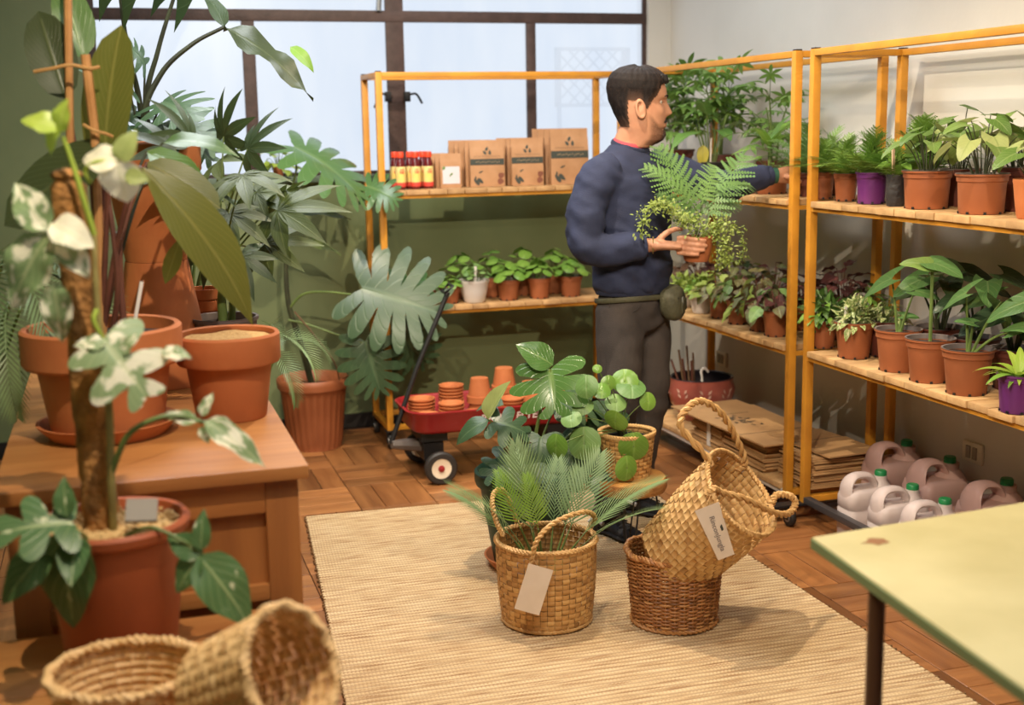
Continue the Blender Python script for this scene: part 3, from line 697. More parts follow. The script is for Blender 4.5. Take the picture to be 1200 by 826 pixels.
def sprout(root, z0, n, leaves, size, height, spread, stem_r=.002, stem_m=None, pitch=(-.3, .4), seed=0, c=(0, 0), lean=(0, 0), base_r=.25, upf=.0, peltate=False, minh=0):
    """n stems rising from the soil, one leaf each"""
    r = random.Random(seed); st = MB(); out = []
    for k in range(n):
        a = 2*PI*(k*.381966+r.uniform(-.04, .04)); f = math.sqrt((k+.5)/n)
        h = lerp(height[1], height[0], f)*r.uniform(.88, 1.1); rad = spread*f*r.uniform(.85, 1.1)
        d = V((math.cos(a), math.sin(a), 0)); b = V((c[0], c[1], z0-.005))+d*rad*base_r
        tip = V((c[0]+lean[0]*h, c[1]+lean[1]*h, z0))+d*rad+V((0, 0, h))
        mid = b.lerp(tip, .5)+V((0, 0, h*.22))-d*rad*.12
        st.tube(bez(b, mid, tip, 6), [stem_r*lerp(1.2, .7, i/6) for i in range(7)], 5, caps=False)
        p = r.uniform(*pitch); ld = (d*math.cos(p)+V((0, 0, math.sin(p)))).normalized()
        lf = r.choice(leaves); s = r.uniform(*size)
        if peltate:
            nr = (d*r.uniform(.1, .9)+V((0, 0, 1))+V((r.uniform(-.3, .3), r.uniform(-.3, .3), 0))).normalized()
            tang = nr.orthogonal(); out.append(put_leaf(root, lf, tip, tang, nr, s))
        else: out.append(put_leaf(root, lf, tip, ld, (0, 0, 1), s, r.uniform(-.5, .5)))
    obj('stems', st, stem_m or G['stem'], root, kind='stuff')
    return out
def foliage(root, c, r3, n, geo, scale, m, seed=0, name='foliage', hollow=.35, up=.3):
    """uncountable small leaves in an ellipsoid cloud"""
    r = random.Random(seed); b = MB()
    for k in range(n):
        while True:
            q = V((r.uniform(-1, 1), r.uniform(-1, 1), r.uniform(-1, 1)))
            if hollow < q.length < 1: break
        p = V(c)+V((q.x*r3[0], q.y*r3[1], q.z*r3[2])); y = (q+V((r.uniform(-.6, .6), r.uniform(-.6, .6), r.uniform(-.2, .6)+up))).normalized()
        x = y.cross(V((r.uniform(-.3, .3), r.uniform(-.3, .3), 1))).normalized(); z = x.cross(y); s = r.uniform(*scale)
        b.join(geo, Matrix(((x.x*s, y.x*s, z.x*s, p.x), (x.y*s, y.y*s, z.y*s, p.y), (x.z*s, y.z*s, z.z*s, p.z), (0, 0, 0, 1))))
    return obj(name, b, m, root, kind='stuff', angle=80)
def stick(root, base, tip, w=.009, t=.003, m=None, name='plant_label'):
    return obj(name, MB().bar(base, tip, w, t, up=(0.3, -1, 0)), m or M['label'], root)
M['label'] = mat('white_plant_label', srgb(226, 220, 214), .5)
M['popsicle'] = mat('pinkish_wood_stick', srgb(206, 170, 146), .7)
small = leaf_geo(.55, 'ovate', .2, .4, 2, 4)
narrow = leaf_geo(.3, 'lance', .2, .5, 2, 4)
g_ov = [lambda s=s: leaf_geo(.62, 'ovate', .2, .7, 6, 9, .01, 0, s) for s in range(2)]
def OV(m, W=.62, droop=.7, shape='ovate', wave=.012, lobe=0, k=2, fold=.2): return [LMesh(f'{shape}{W}{droop}{lobe}{s}', (lambda s=s: leaf_geo(W, shape, fold, droop, 6, 9, wave, lobe, s)), m) for s in range(k)]
def HEART(m, W=.92, droop=.7, lobe=.28): return OV(m, W, droop, 'heart', .01, lobe)
def DISC(m): return [LMesh(f'disc{s}', (lambda s=s: disc_leaf_geo(s)), m) for s in range(3)]
def MON(m, n=5, droop=.5, gap=.5, W=.95, k=2, curl=.35): return [LMesh(f'monstera{n}{droop}{gap}{W}{curl}{s}', (lambda s=s: monstera_geo(n, W, gap, .34, droop, curl, s)), m) for s in range(k)]
def PALM(m, arch=.8, n=26, leafL=.42, leafW=.035, ang=52, k=2, vshape=.5): return [LMesh(f'palm{arch}{n}{leafL}{ang}{s}', (lambda s=s: frond_geo(n, leafL, leafW, arch, vshape, ang, s)), m) for s in range(k)]
def FERN(m, arch=.9, leafL=.24, n=15, k=2): return [LMesh(f'fern{arch}{leafL}{n}{s}', (lambda s=s: fern_geo(n, leafL, arch, s)), m) for s in range(k)]
def FAT(m, n=7, W=.26, droop=.5): return [LMesh(f'palmate{n}{W}{droop}{s}', (lambda s=s: palmate_geo(n, W, 115, droop, s*11)), m) for s in range(2)]
# ================================================================ TEXT
def text_mb(s, size, shear=0, bold=0):
    cu = bpy.data.curves.new('t', 'FONT'); cu.body = s; cu.size = size; cu.shear = shear; cu.align_x = 'CENTER'; cu.align_y = 'CENTER'; cu.offset = bold; cu.resolution_u = 3
    o = bpy.data.objects.new('t', cu); COL.objects.link(o)
    me = bpy.data.meshes.new_from_object(o.evaluated_get(bpy.context.evaluated_depsgraph_get()))
    b = MB(); b.add([tuple(v.co) for v in me.vertices], [tuple(p.vertices) for p in me.polygons])
    bpy.data.objects.remove(o); bpy.data.curves.remove(cu); bpy.data.meshes.remove(me); return b
def frame(o, x, y):
    x = V(x).normalized(); y = V(y); y = (y-x*x.dot(y)).normalized(); z = x.cross(y); o = V(o)
    return Matrix(((x.x, y.x, z.x, o.x), (x.y, y.y, z.y, o.y), (x.z, y.z, z.z, o.z), (0, 0, 0, 1)))
# ================================================================ POTTED PLANTS ON THE RIGHT-WALL RACKS
def shelf_pot(kind, label, px, py, w, X, zs, hf=.8, style='nursery', m=None, taper=.76, group=None, cat='potted plant', soil=True):
    p = atX(px, py, X); p.z = zs; d = w/ppm(p); h = d*hf
    t = thing(kind, label, cat, (X, p.y, zs), 0, group); t['d'] = d
    z = pot_part(t, d, h, style, m, taper, soil=soil)
    return t, z, d
M['purple'] = mat('purple_plastic', srgb(104, 44, 112), .45); M['darkbrown'] = mat('dark_brown_plastic', srgb(92, 46, 36), .5, rand=.1)
M['white_pl'] = mat('white_plastic_pot', srgb(206, 198, 192), .4); M['blackbag'] = mat('black_grow_bag', srgb(44, 42, 44), .5, srgb(60, 58, 58), 25, .5, 60)
FX, BXr = BX0+.095, BX0+.262
def fernbush(t, z, d, n=20, L=(.09, .14), seed=0, m='fern'):
    n = int(n*1.6); r = random.Random(seed); fm = FERN(G[m], 1.1, .26, 14)
    for k in range(n):
        a = k*2.39996; el = lerp(1.5, .72, (k/n)**.9)+r.uniform(-.15, .15)
        dr = V((math.cos(a)*math.cos(el), math.sin(a)*math.cos(el), math.sin(el)))
        put_leaf(t, r.choice(fm), (math.cos(a)*d*.1, math.sin(a)*d*.1, z-.004), dr, (0, 0, 1) if el < 1.2 else (math.cos(a), math.sin(a), .2), r.uniform(*L)*1.25, name='frond')
# upper shelf
t, z, d = shelf_pot('potted_fern', 'small feathery fern in brown pot at the post end of the upper shelf', 964, 236, 27, FX, ZU, 1.15); fernbush(t, z, d, 22, (.085, .125), 1)
t, z, d = shelf_pot('potted_fern', 'small feathery fern in brown pot touching the purple pot, upper shelf', 990.5, 240, 29, FX, ZU, 1.1); fernbush(t, z, d, 22, (.095, .14), 2)
t, z, d = shelf_pot('potted_fern', 'feathery fern in a purple plastic pot on the upper shelf', 1020.5, 243, 36, FX, ZU, 1.0, m=M['purple'], taper=.86); fernbush(t, z, d, 24, (.10, .16), 3)
t, z, d = shelf_pot('grow_bag', 'black plastic grow bag with pinkish wooden stick on the upper shelf', 1049, 245, 23, FX-.01, ZU, 1.6, style='bulb', m=M['blackbag'], taper=.95, cat='grow bag')
fernbush(t, z, d, 10, (.08, .13), 4); sprout(t, z, 6, OV(G['bright']), (.05, .07), (.03, .08), .06, .0018, seed=5)
stick(t, (-.015, -.01, z-.03), (-.025, -.012, z+.115), .013, .004, M['popsicle'], 'wooden_stick')
t, z, d = shelf_pot('potted_fern', 'leafy green fern in dark pot standing behind the black grow bag', 1078, 240, 40, BXr, ZU, .8, m=M['darkbrown']); fernbush(t, z, d, 20, (.14, .2), 6)
def syngonium(t, z, d, n, seed, H=(.10, .2), spread=.13, mats=('heart', 'heart_pale'), size=(.075, .11), stem='stem_dk'):
    sprout(t, z, n, HEART(G[mats[0]])*2+HEART(G[mats[1]]), size, H, spread, .0022, G[stem], (-.55, .15), seed)
t, z, d = shelf_pot('potted_arrowhead_plant', 'arrowhead plant in wide brown pot next to the black grow bag', 1085, 250, 56, FX+.005, ZU, .78, taper=.86); syngonium(t, z, d, 12, 7, (.09, .2), .1)
t, z, d = shelf_pot('potted_arrowhead_plant', 'arrowhead plant in dark brown pot tucked behind the two wide brown pots', 1122, 243, 50, BXr, ZU, .85, m=M['darkbrown']); syngonium(t, z, d, 10, 8, (.12, .22), .1)
t, z, d = shelf_pot('potted_arrowhead_plant', 'many-stemmed arrowhead plant in wide brown pot towards the open end of the upper shelf', 1149, 256, 59, FX+.0, ZU, .78, taper=.86); syngonium(t, z, d, 16, 9, (.1, .22), .12)
t, z, d = shelf_pot('potted_arrowhead_plant', 'pale-leaved arrowhead plant in dark pot at the back of the upper shelf', 1190, 248, 56, BXr, ZU, .9, m=M['darkbrown']); syngonium(t, z, d, 12, 10, (.1, .2), .11, ('heart_pale', 'heart'), (.08, .12))
t, z, d = shelf_pot('potted_arrowhead_plant', 'arrowhead plant in bright orange-brown pot at the cropped end of the upper shelf', 1208, 262, 44, FX-.015, ZU, 1.05, style='bulb', m=M['terracotta']); syngonium(t, z, d, 8, 12, (.06, .14), .09, ('heart_pale', 'heart'))
# lower shelf
t, z, d = shelf_pot('potted_ficus', 'small-leaved green plant in brown pot at the post end of the lower shelf', 964, 416, 33, FX-.005, ZL, 1.0)
sprout(t, z, 70, OV(G['mid'], .5)+OV(G['bright'], .5), (.036, .052), (.02, .11), .085, .0012, G['stem_dk'], (-.6, .3), 21); foliage(t, (0, 0, z+.045), (.075, .075, .06), 170, small, (.03, .046), G['mid'], 1); stick(t, (-.045, .02, z), (-.04, .02, z+.13), .008, .002)
t, z, d = shelf_pot('potted_pothos', 'cream-variegated plant with a white label in brown pot on the lower shelf', 1000, 428, 46, FX-.01, ZL, .92)
sprout(t, z, 48, OV(G['pothos'], .45), (.04, .06), (.0, .10), .07, .0012, None, (-1.1, .1), 22); foliage(t, (0, 0, z+.035), (.06, .06, .05), 90, small, (.03, .046), G['pothos'], 2); stick(t, (-.05, -.02, z-.03), (-.052, -.022, z+.075), .013, .002)
t, z, d = shelf_pot('potted_pothos', 'pale variegated plant in dark pot behind the white-labelled pot', 1037, 420, 44, FX+.11, ZL, .95, m=M['darkbrown'])
sprout(t, z, 44, OV(G['pothos'], .45), (.04, .06), (.0, .11), .09, .0012, None, (-.9, .1), 23)
t, z, d = shelf_pot('potted_begonia', 'dark red begonia against the wall behind the small-leaved green plant', 985, 405, 44, BXr, ZL, .9, m=M['darkbrown'])
sprout(t, z, 36, OV(G['begonia_red'], .7, wave=.05), (.06, .085), (.05, .17), .11, .002, G['stem_red'], (-.2, .7), 24)
t, z, d = shelf_pot('potted_ficus', 'bushy green plant in brown pot wedged between the rack posts, lower shelf', 1012, 405, 40, BXr+.01, ZL, .9)
sprout(t, z, 50, OV(G['bright'], .5)+OV(G['mid'], .5), (.04, .055), (.03, .13), .1, .0014, None, (-.5, .4), 25)
def elephant(t, specs, z, mats='alocasia', stem='stem'):
    """specs: (stem tip offset xyz, leaf direction xyz, leaf length)"""
    for i, (tip, dr, L) in enumerate(specs):
        tip = V(tip); b = V((tip.x*.08, tip.y*.08, z-.01))
        s = MB().tube(bez(b, b.lerp(tip, .55)+V((0, 0, .03)), tip, 8), [lerp(.006, .0025, k/8) for k in range(9)], 6); obj('stem', s, G[stem], t)
        mm = G[mats] if isinstance(mats, str) else G[mats[i % len(mats)]]
        put_leaf(t, HEART(mm, .78, .6, .34)[i % 2], tip, dr, (-.4, -.5, 1), L)
t, z, d = shelf_pot('potted_elephant_ear', 'elephant-ear plant with one broad leaf turned towards the variegated pots', 1051, 439, 53, FX-.01, ZL, .92)
elephant(t, [((0, .05, z+.185), (-.35, .75, -.35), .17), ((.04, -.03, z+.15), (.6, -.5, -.1), .09), ((.02, .01, z+.06), (.5, -.6, .1), .06)], z)
t, z, d = shelf_pot('potted_elephant_ear', 'elephant-ear plant with a single tall upright pale stem', 1088, 453, 56, FX-.02, ZL, .9)
elephant(t, [((0, 0, z+.265), (.2, -.9, -.1), .12), ((0, .01, z+.255), (-.5, .7, .2), .12), ((.03, .05, z+.215), (.4, .8, .1), .13)], z, ('alocasia', 'heart', 'alocasia'))
t, z, d = shelf_pot('potted_elephant_ear', 'elephant-ear plant with two thick stems splitting from the soil', 1132, 466, 59, FX-.03, ZL, .9)
elephant(t, [((-.01, .01, z+.19), (-.2, .9, -.4), .17), ((.05, -.08, z+.17), (.5, .4, -.3), .15), ((.0, -.02, z+.1), (-.6, .3, .2), .06), ((.05, -.12, z+.08), (.6, -.4, .3), .07)], z)
for px_, py_, X_, sd, lab in ((1100, 425, BXr-.015, 1, 'dark-leaved elephant ear in brown pot behind the single-stemmed one'), (1142, 436, BXr-.02, 2, 'dark-leaved elephant ear in brown pot behind the two-stemmed one'), (1186, 446, BXr-.02, 3, 'dark-leaved elephant ear in brown pot behind the purple rosette pot')):
    t, z, d = shelf_pot('potted_elephant_ear', lab, px_, py_, 54, X_, ZL, .88, m=M['darkbrown'])
    r = random.Random(sd+40); sp_ = []
    for k in range(6):
        a = k*1.05+sd; h_ = r.uniform(.12, .25); sp_.append(((.09*math.cos(a)*.6, .1*math.sin(a), z+h_), (math.cos(a), math.sin(a), -.25), r.uniform(.11, .16)))
    elephant(t, sp_, z, ('alocasia_dk', 'alocasia_dk', 'alocasia'), 'stem_dk')
t, z, d = shelf_pot('potted_rosette', 'lime rosette of strap leaves in a purple plastic pot on the lower shelf', 1193, 478, 50, FX-.055, ZL, .9, m=M['purple'], taper=.82)
sm = OV(G['lime'], .2, 1.1, 'strap', 0) + OV(G['bright'], .2, 1.1, 'strap', 0)
r = random.Random(9)
for k in range(22):
    a = k*2.4; el = r.uniform(.35, 1.25); put_leaf(t, r.choice(sm), (0, 0, z), (math.cos(a)*math.cos(el), math.sin(a)*math.cos(el), math.sin(el)), (0, 0, 1), r.uniform(.09, .15))
t, z, d = shelf_pot('potted_elephant_ear', 'elephant-ear plant in brown pot at the cropped end of the lower shelf', 1225, 470, 56, FX+.06, ZL, .9)
elephant(t, [((-.02, .06, z+.2), (-.4, .5, -.2), .16), ((.05, -.05, z+.22), (.5, .4, -.2), .15), ((.0, .02, z+.12), (-.5, .6, .1), .12)], z, ('alocasia', 'alocasia_dk', 'alocasia'))
# ---- far rack, lower shelf
FXb, BXb = BX0+.075, BX0+.26
def bego(t, z, n, H, sp_, mats, size, seed, pitch=(-1.0, .2), stem='stem_red', W=.7):
    ms = []
    for q in mats: ms += OV(G[q], W, .8, wave=.03)
    sprout(t, z, int(n*1.5), ms, size, H, sp_, .0018, G[stem], pitch, seed)
t, z, d = shelf_pot('potted_succulent', 'soft lime plant in white pot half hidden by the waist bag', 801, 366, 27, FXb, ZL, .85, 'bulb', M['white_pl'], .72); bego(t, z, 26, (.01, .06), .07, ('succulent',), (.035, .05), 31, (-.5, .5), 'stem'); foliage(t, (0, 0, z+.025), (.055, .055, .04), 90, small, (.025, .04), G['succulent'], 3)
t, z, d = shelf_pot('potted_succulent', 'soft lime plant in white pot beside the brown begonia pots', 821, 373, 27, FXb-.01, ZL, .92, 'bulb', M['white_pl'], .72); bego(t, z, 28, (.01, .075), .08, ('succulent', 'bright'), (.035, .05), 32, (-.5, .5), 'stem'); foliage(t, (0, 0, z+.03), (.06, .06, .05), 110, small, (.025, .04), G['succulent'], 4)
t, z, d = shelf_pot('potted_begonia', 'reddish and lime begonia spilling over a brown pot next to the white pot', 842, 379, 24, FXb-.005, ZL, 1.15); bego(t, z, 26, (.02, .12), .1, ('begonia', 'succulent', 'begonia'), (.05, .075), 33)
t, z, d = shelf_pot('potted_begonia', 'olive begonia with yellow undersides in brown pot, third from the corner post', 864, 387, 27, FXb-.01, ZL, 1.05); bego(t, z, 26, (.03, .14), .1, ('begonia', 'begonia', 'heart'), (.055, .08), 34)
t, z, d = shelf_pot('potted_begonia', 'trailing spotted begonia covering its brown pot', 890, 394, 27, FXb-.015, ZL, 1.1); bego(t, z, 30, (.0, .15), .12, ('begonia', 'begonia', 'succulent'), (.055, .085), 35, (-1.3, 0))
t, z, d = shelf_pot('potted_begonia', 'silver-veined begonia in brown pot beside the mustard post', 909, 401, 33, FXb-.015, ZL, .92); bego(t, z, 24, (.03, .13), .11, ('begonia', 'pilea2', 'begonia_red'), (.055, .085), 36)
t, z, d = shelf_pot('potted_begonia', 'dark red begonia in brown pot between the two rack ends', 940, 396, 32, BXb-.02, ZL, .95); bego(t, z, 22, (.04, .15), .12, ('begonia_red',), (.055, .08), 37, (-.3, .6))
t, z, d = shelf_pot('potted_mosaic_plant', 'brown-veined low plant in dark pot near the corner', 818, 356, 34, BXb, ZL, .8, m=M['black_plastic']); bego(t, z, 26, (.03, .10), .12, ('fittonia', 'fittonia', 'begonia_red'), (.05, .07), 38, (-.3, .5))
t, z, d = shelf_pot('potted_begonia', 'mixed green begonia in brown pot behind the trailing one', 868, 366, 32, BXb, ZL, .85); bego(t, z, 24, (.06, .17), .13, ('begonia', 'dark', 'succulent'), (.05, .08), 39, (-.5, .5))
t, z, d = shelf_pot('potted_begonia', 'dark leafy begonia in brown pot at the wall behind the silver-veined one', 905, 378, 32, BXb+.01, ZL, .85); bego(t, z, 24, (.06, .16), .12, ('begonia_red', 'begonia'), (.05, .08), 40, (-.5, .5))
# ---- far rack, upper shelf: tall shrubs
def schefflera(t, z, H, n, spread, seed, m='dark', size=(.07, .11), nl=7):
    r = random.Random(seed); tr = MB(); fm = [LMesh(f'umbrella{s}{nl}', (lambda s=s: palmate_geo(nl, .22, 150, .7, s*7)), G[m]) for s in range(2)]
    tips = []
    for k in range(3):
        a = k*2.1+seed; tp = V((math.cos(a)*spread*.3, math.sin(a)*spread*.3, z+H*r.uniform(.7, .92)))
        tr.tube(bez((math.cos(a)*.015, math.sin(a)*.015, z-.01), (math.cos(a)*.02, math.sin(a)*.02, z+H*.5), tp, 8), [lerp(.006, .003, i/8) for i in range(9)], 6); tips.append((tp, a))
    for k in range(n):
        tp, a0 = tips[k % 3]; f = r.uniform(.25, 1); b = V((0, 0, z)).lerp(tp, f); a = k*2.4+seed; el = r.uniform(-.1, .9) if f < .9 else r.uniform(.5, 1.3)
        d_ = V((math.cos(a)*math.cos(el), math.sin(a)*math.cos(el), math.sin(el))); e = b+d_*spread*r.uniform(.35, .75)
        tr.tube([b, b.lerp(e, .5)+V((0, 0, .01)), e], .0015, 4, caps=False)
        put_leaf(t, r.choice(fm), e, (d_+V((0, 0, -.3))).normalized(), (0, 0, 1), r.uniform(*size))
    obj('branches', tr, G['stem'], t, kind='stuff')
t, z, d = shelf_pot('potted_umbrella_tree', 'tall bushy umbrella tree on the upper shelf nearest the window', 790, 225, 46, BX0+.17, ZU, .85, m=M['darkbrown']); schefflera(t, z, .37, 70, .24, 3, 'umbrella', (.08, .12))
t, z, d = shelf_pot('potted_umbrella_tree', 'loose umbrella tree on the upper shelf, between the bushy one and the strap-leaved plant', 842, 222, 44, BX0+.19, ZU, .85, m=M['darkbrown']); schefflera(t, z, .36, 56, .21, 5, 'umbrella', (.075, .115))
t, z, d = shelf_pot('potted_umbrella_tree', 'umbrella tree with dark glossy leaflets beside the mustard corner post, upper shelf', 905, 224, 40, BX0+.27, ZU, .85, m=M['darkbrown']); schefflera(t, z, .32, 30, .18, 8, 'umbrella', (.07, .11))
t, z, d = shelf_pot('potted_dumb_cane', 'broad-leaved plant with quilted oval leaves and a yellowing leaf on the upper shelf', 832, 232, 44, BX0+.10, ZU, .7, m=M['black_plastic'])
r = random.Random(4); ov = OV(G['mid'], .46, .9, wave=.02); st = MB()
for (a, el, L, h_) in ((3.6, .15, .22, .14), (2.9, .35, .2, .17), (4.6, .2, .19, .15), (5.4, .45, .2, .16), (.4, .5, .18, .17), (1.6, .4, .2, .18), (2.2, .7, .18, .22), (4.0, .8, .17, .22), (5.9, .9, .16, .22)):
    d_ = V((math.cos(a)*math.cos(el), math.sin(a)*math.cos(el), math.sin(el))); b = V((math.cos(a)*.02, math.sin(a)*.02, z)); e = b+V((math.cos(a)*.05, math.sin(a)*.05, h_))
    st.tube(bez(b, b.lerp(e, .5)+V((0, 0, .02)), e, 5), .003, 5); put_leaf(t, r.choice(ov), e, d_, (0, 0, 1), L)
put_leaf(t, OV(G['yellow'], .5, .5)[0], (-.06, -.05, z+.09), (-.15, -.2, -1), (-.5, -1, .3), .11)
obj('stems', st, G['stem'], t, kind='stuff'); stick(t, (-.03, -.06, z-.01), (-.028, -.062, z+.12), .008, .002)
t, z, d = shelf_pot('potted_strap_plant', 'strap-leaved plant in wide brown pot touched by the man', 901, 226, 46, BX0+.115, ZU, .62, m=M['plastic_pot'], taper=.85)
r = random.Random(14); sl = OV(G['mid'], .17, 1.2, 'strap', 0)+OV(G['bright'], .17, .7, 'strap', 0); st = MB().tube([(0, 0, z-.01), (0, .005, z+.12)], .006, 6)
for (a, el, L, h_) in ((0, 1.5, .22, .08), (2.2, .6, .26, .12), (2.7, .9, .24, .12), (4.9, .5, .24, .11), (5.5, .8, .24, .12), (1.2, .8, .22, .1), (3.9, .7, .22, .1), (.3, 1.0, .2, .1), (3.3, .3, .2, .08), (5.9, .2, .18, .07)):
    put_leaf(t, r.choice(sl), (0, 0, z+h_), (math.cos(a)*math.cos(el), math.sin(a)*math.cos(el), math.sin(el)), (0, 0, 1), L)
sprout(t, z, 14, OV(G['bright'], .5), (.03, .05), (.02, .08), .08, .0012, seed=77); obj('stem', st, G['stem'], t)
t, z, d = shelf_pot('potted_fern', 'tall feathery fern in dark pot between the two racks, upper shelf', 946, 228, 30, BX0+.14, ZU, .9, m=M['darkbrown'])
fernbush(t, z, d, 16, (.13, .22), 15, 'fern_held')
t, z, d = shelf_pot('potted_fern', 'spindly fern in small brown pot at the wall behind the mustard posts', 975, 232, 30, BX1-.12, ZU, .9, m=M['darkbrown'])
fernbush(t, z, d, 12, (.12, .17), 16, 'fern')

# ================================================================ RACK UNDER THE WINDOW
def win_pot(kind, label, px, py, w, Y, zs, **k):
    p = atY(px, py, Y); p.z = zs; d = w/ppm(p); hf = k.pop('hf', .85)
    t = thing(kind, label, 'potted plant', (p.x, Y, zs), 0, k.pop('group', None)); return t, pot_part(t, d, d*hf, **k), d
YF1, YB1 = 5.985, 6.13
def pil(t, z, n, seed, H=(.03, .12), sp_=.10, size=(.045, .07), m='pilea'): sprout(t, z, n, DISC(G[m]), size, H, sp_, .0016, G['stem'], seed=seed, peltate=True)
gp = 'pileas on the low shelf under the window'
for i, (px_, lab) in enumerate(((596, 'pilea in brown pot next to the white pot on the low shelf'), (632, 'pilea in brown pot in the middle of the low shelf front row'), (669, 'pilea in brown pot near the man on the low shelf'))):
    t, z, d = win_pot('potted_pilea', lab, px_, 354, 28, YF1, ZL, group=gp); pil(t, z, 15, 50+i)
t, z, d = win_pot('potted_pilea', 'fine dusty plant with white label in a white pot on the low shelf', 556, 355, 35, YF1-.01, ZL, style='bulb', m=M['white_pl'], taper=.72, hf=.75)
sprout(t, z, 22, DISC(G['pilea2']), (.025, .035), (.03, .1), .09, .0014, seed=61, peltate=True); stick(t, (-.01, -.05, z-.01), (-.006, -.055, z+.085), .014, .002)
for i, (px_, lb) in enumerate(((543, 'glossy pilea in brown pot behind the white pot'), (577, 'glossy pilea in brown pot behind the gap right of the white pot'), (613, 'glossy pilea in brown pot behind the middle of the low shelf'), (650, 'glossy pilea in brown pot behind the one near the man'))):
    t, z, d = win_pot('potted_pilea', lb, px_, 345, 27, YB1, ZL, group='pileas in the rear row of the low shelf'); pil(t, z, 16, 70+i, (.06, .16), .11)
for i, (px_, lab) in enumerate(((474, 'low leafy plant in brown pot beside the left post of the window rack'), (500, 'low leafy plant in brown pot behind the big split leaf'), (527, 'low leafy plant in brown pot next to the wagon handle grip'))):
    t, z, d = win_pot('potted_pilea', lab, px_, 353, 26, YF1+.02*(i % 2), ZL, hf=.8, group='low plants at the post end of the low shelf'); pil(t, z, 18, 80+i, (.01, .07), .09, (.035, .05))
# bottles
M['juice'] = mat('dark_red_liquid_bottle', srgb(92, 18, 22), .18, coat=.4); M['cap'] = mat('orange_red_cap', srgb(226, 74, 44), .4)
M['yl'] = mat('yellow_label', srgb(232, 204, 110), .6, srgb(224, 206, 150), 20); M['rl'] = mat('red_label_band', srgb(206, 66, 54), .6)
bo = {}
r_ = .0235
bo['body'] = MB().lathe([(0, 0), (r_*.92, 0), (r_, .006), (r_, .115), (r_*.86, .132), (r_*.6, .146), (r_*.55, .155), (0, .156)], 20).mesh('bottle_body', M['juice'])
bo['label'] = MB().lathe([(r_+.0006, .03), (r_+.0008, .031), (r_+.0008, .107), (r_+.0006, .108)], 20).mesh('label_band', M['yl'])
bo['stripe'] = MB().lathe([(r_+.0012, .012), (r_+.0014, .0125), (r_+.0014, .032), (r_+.0012, .0325)], 20).mesh('label_stripe', M['rl'])
bo['cap'] = MB().lathe([(0, .150), (r_*.74, .150), (r_*.76, .152), (r_*.76, .174), (r_*.7, .178), (0, .178)], 20).mesh('bottle_cap', M['cap'])
tm = MB()
for k, (zz, ww) in enumerate(((.094, .018), (.085, .024), (.078, .02))):
    tm.grid(lambda u, v, zz=zz, ww=ww: ((r_+.0016)*math.sin((u-.5)*ww/r_), -(r_+.0016)*math.cos((u-.5)*ww/r_), zz+(v-.5)*.004), 6, 1)
bo['print'] = tm.mesh('label_print', M['rl'])
for ci, px_ in enumerate((470, 487.5, 502.5)):
    for k in range(2):
        p = atY(px_-k*6.5, 222, 6.0+k*.062); lab = 'dark red bottle with orange cap and yellow label, front row on the window rack' if k == 0 else 'dark red bottle with orange cap and yellow label, second row on the window rack'
        t = thing('bottle', lab, 'bottle', (p.x, 6.0+k*.062, ZU), .1, 'red bottles on the window rack')
        b_ = obj('bottle_body', bo['body'], parent=t); obj('label_band', bo['label'], parent=b_); obj('label_stripe', bo['stripe'], parent=b_); obj('label_print', bo['print'], parent=b_, kind='stuff'); obj('cap', bo['cap'], parent=t)
# kraft bags
M['kraft'] = mat('kraft_paper', srgb(180, 136, 98), .6, srgb(168, 124, 86), 14, .15, 30, rand=.04); M['ink'] = mat('dark_green_ink', srgb(62, 66, 60), .7)
M['red_ink'] = mat('brick_ink', srgb(124, 76, 58), .7); M['lite_ink'] = mat('beige_ink', srgb(176, 150, 112), .7); M['pouchlabel'] = mat('white_paper_label', srgb(206, 200, 204), .6)
def bag_body(w, h, dp):
    b = MB()
    def ring(z, fx, fy): return [(x*w/2*fx, y*dp/2*fy, z) for x, y in ((-1, -1), (-.5, -1.06), (0, -1.08), (.5, -1.06), (1, -1), (1, 1), (.5, 1.06), (0, 1.08), (-.5, 1.06), (-1, 1))]
    zs = [(0, .97, 1), (.004, 1, 1), (h*.3, 1, .98), (h*.6, 1, .8), (h*.82, 1, .35), (h*.87, 1, .1), (h*.995, 1, .07), (h, 1, .05)]
    vs_ = []; 
    for z, fx, fy in zs: vs_ += ring(z, fx, fy)
    fs = [tuple(range(9, -1, -1)), tuple((len(zs)-1)*10+k for k in range(10))]
    for i in range(len(zs)-1):
        for k in range(10): k2 = (k+1) % 10; fs.append((i*10+k, i*10+k2, (i+1)*10+k2, (i+1)*10+k))
    b.add(vs_, fs); b.dims = (w, h, dp)
    return b
def bag_front(w, h, dp, x, z):
    zs = [(0, 1), (h*.3, .98), (h*.6, .8), (h*.82, .35), (h*.87, .1), (h, .05)]
    for (z0, f0), (z1, f1) in zip(zs, zs[1:]):
        if z0 <= z <= z1: f = lerp(f0, f1, (z-z0)/(z1-z0)); break
    xx = abs(x/(w/2)); return -dp/2*f*(1.08-.08*xx**2)-.0012
def bag_print(w, h, dp, shapes):
    b = MB()
    for poly in shapes:   # each poly in unit coords (-.5..+.5, 0..1)
        ps = [V((x*w, 0, z*h)) for x, z in poly]; c = sum(ps, V())/len(ps)
        vs_ = [(p.x, bag_front(w, h, dp, p.x, p.z), p.z) for p in [c]+ps]
        b.add(vs_, [(0, i+1, (i+1) % len(ps)+1) for i in range(len(ps))])
    return b
def leafpoly(cx, cz, L, W, a, asp=1.3):
    o = []
    for k in range(10):
        t = 2*PI*k/10; x = math.cos(t)*L/2; y = math.sin(t)*W/2*(1-.35*math.cos(t)); o.append((cx+x*math.cos(a)-y*math.sin(a), cz+(x*math.sin(a)+y*math.cos(a))/asp))
    return o
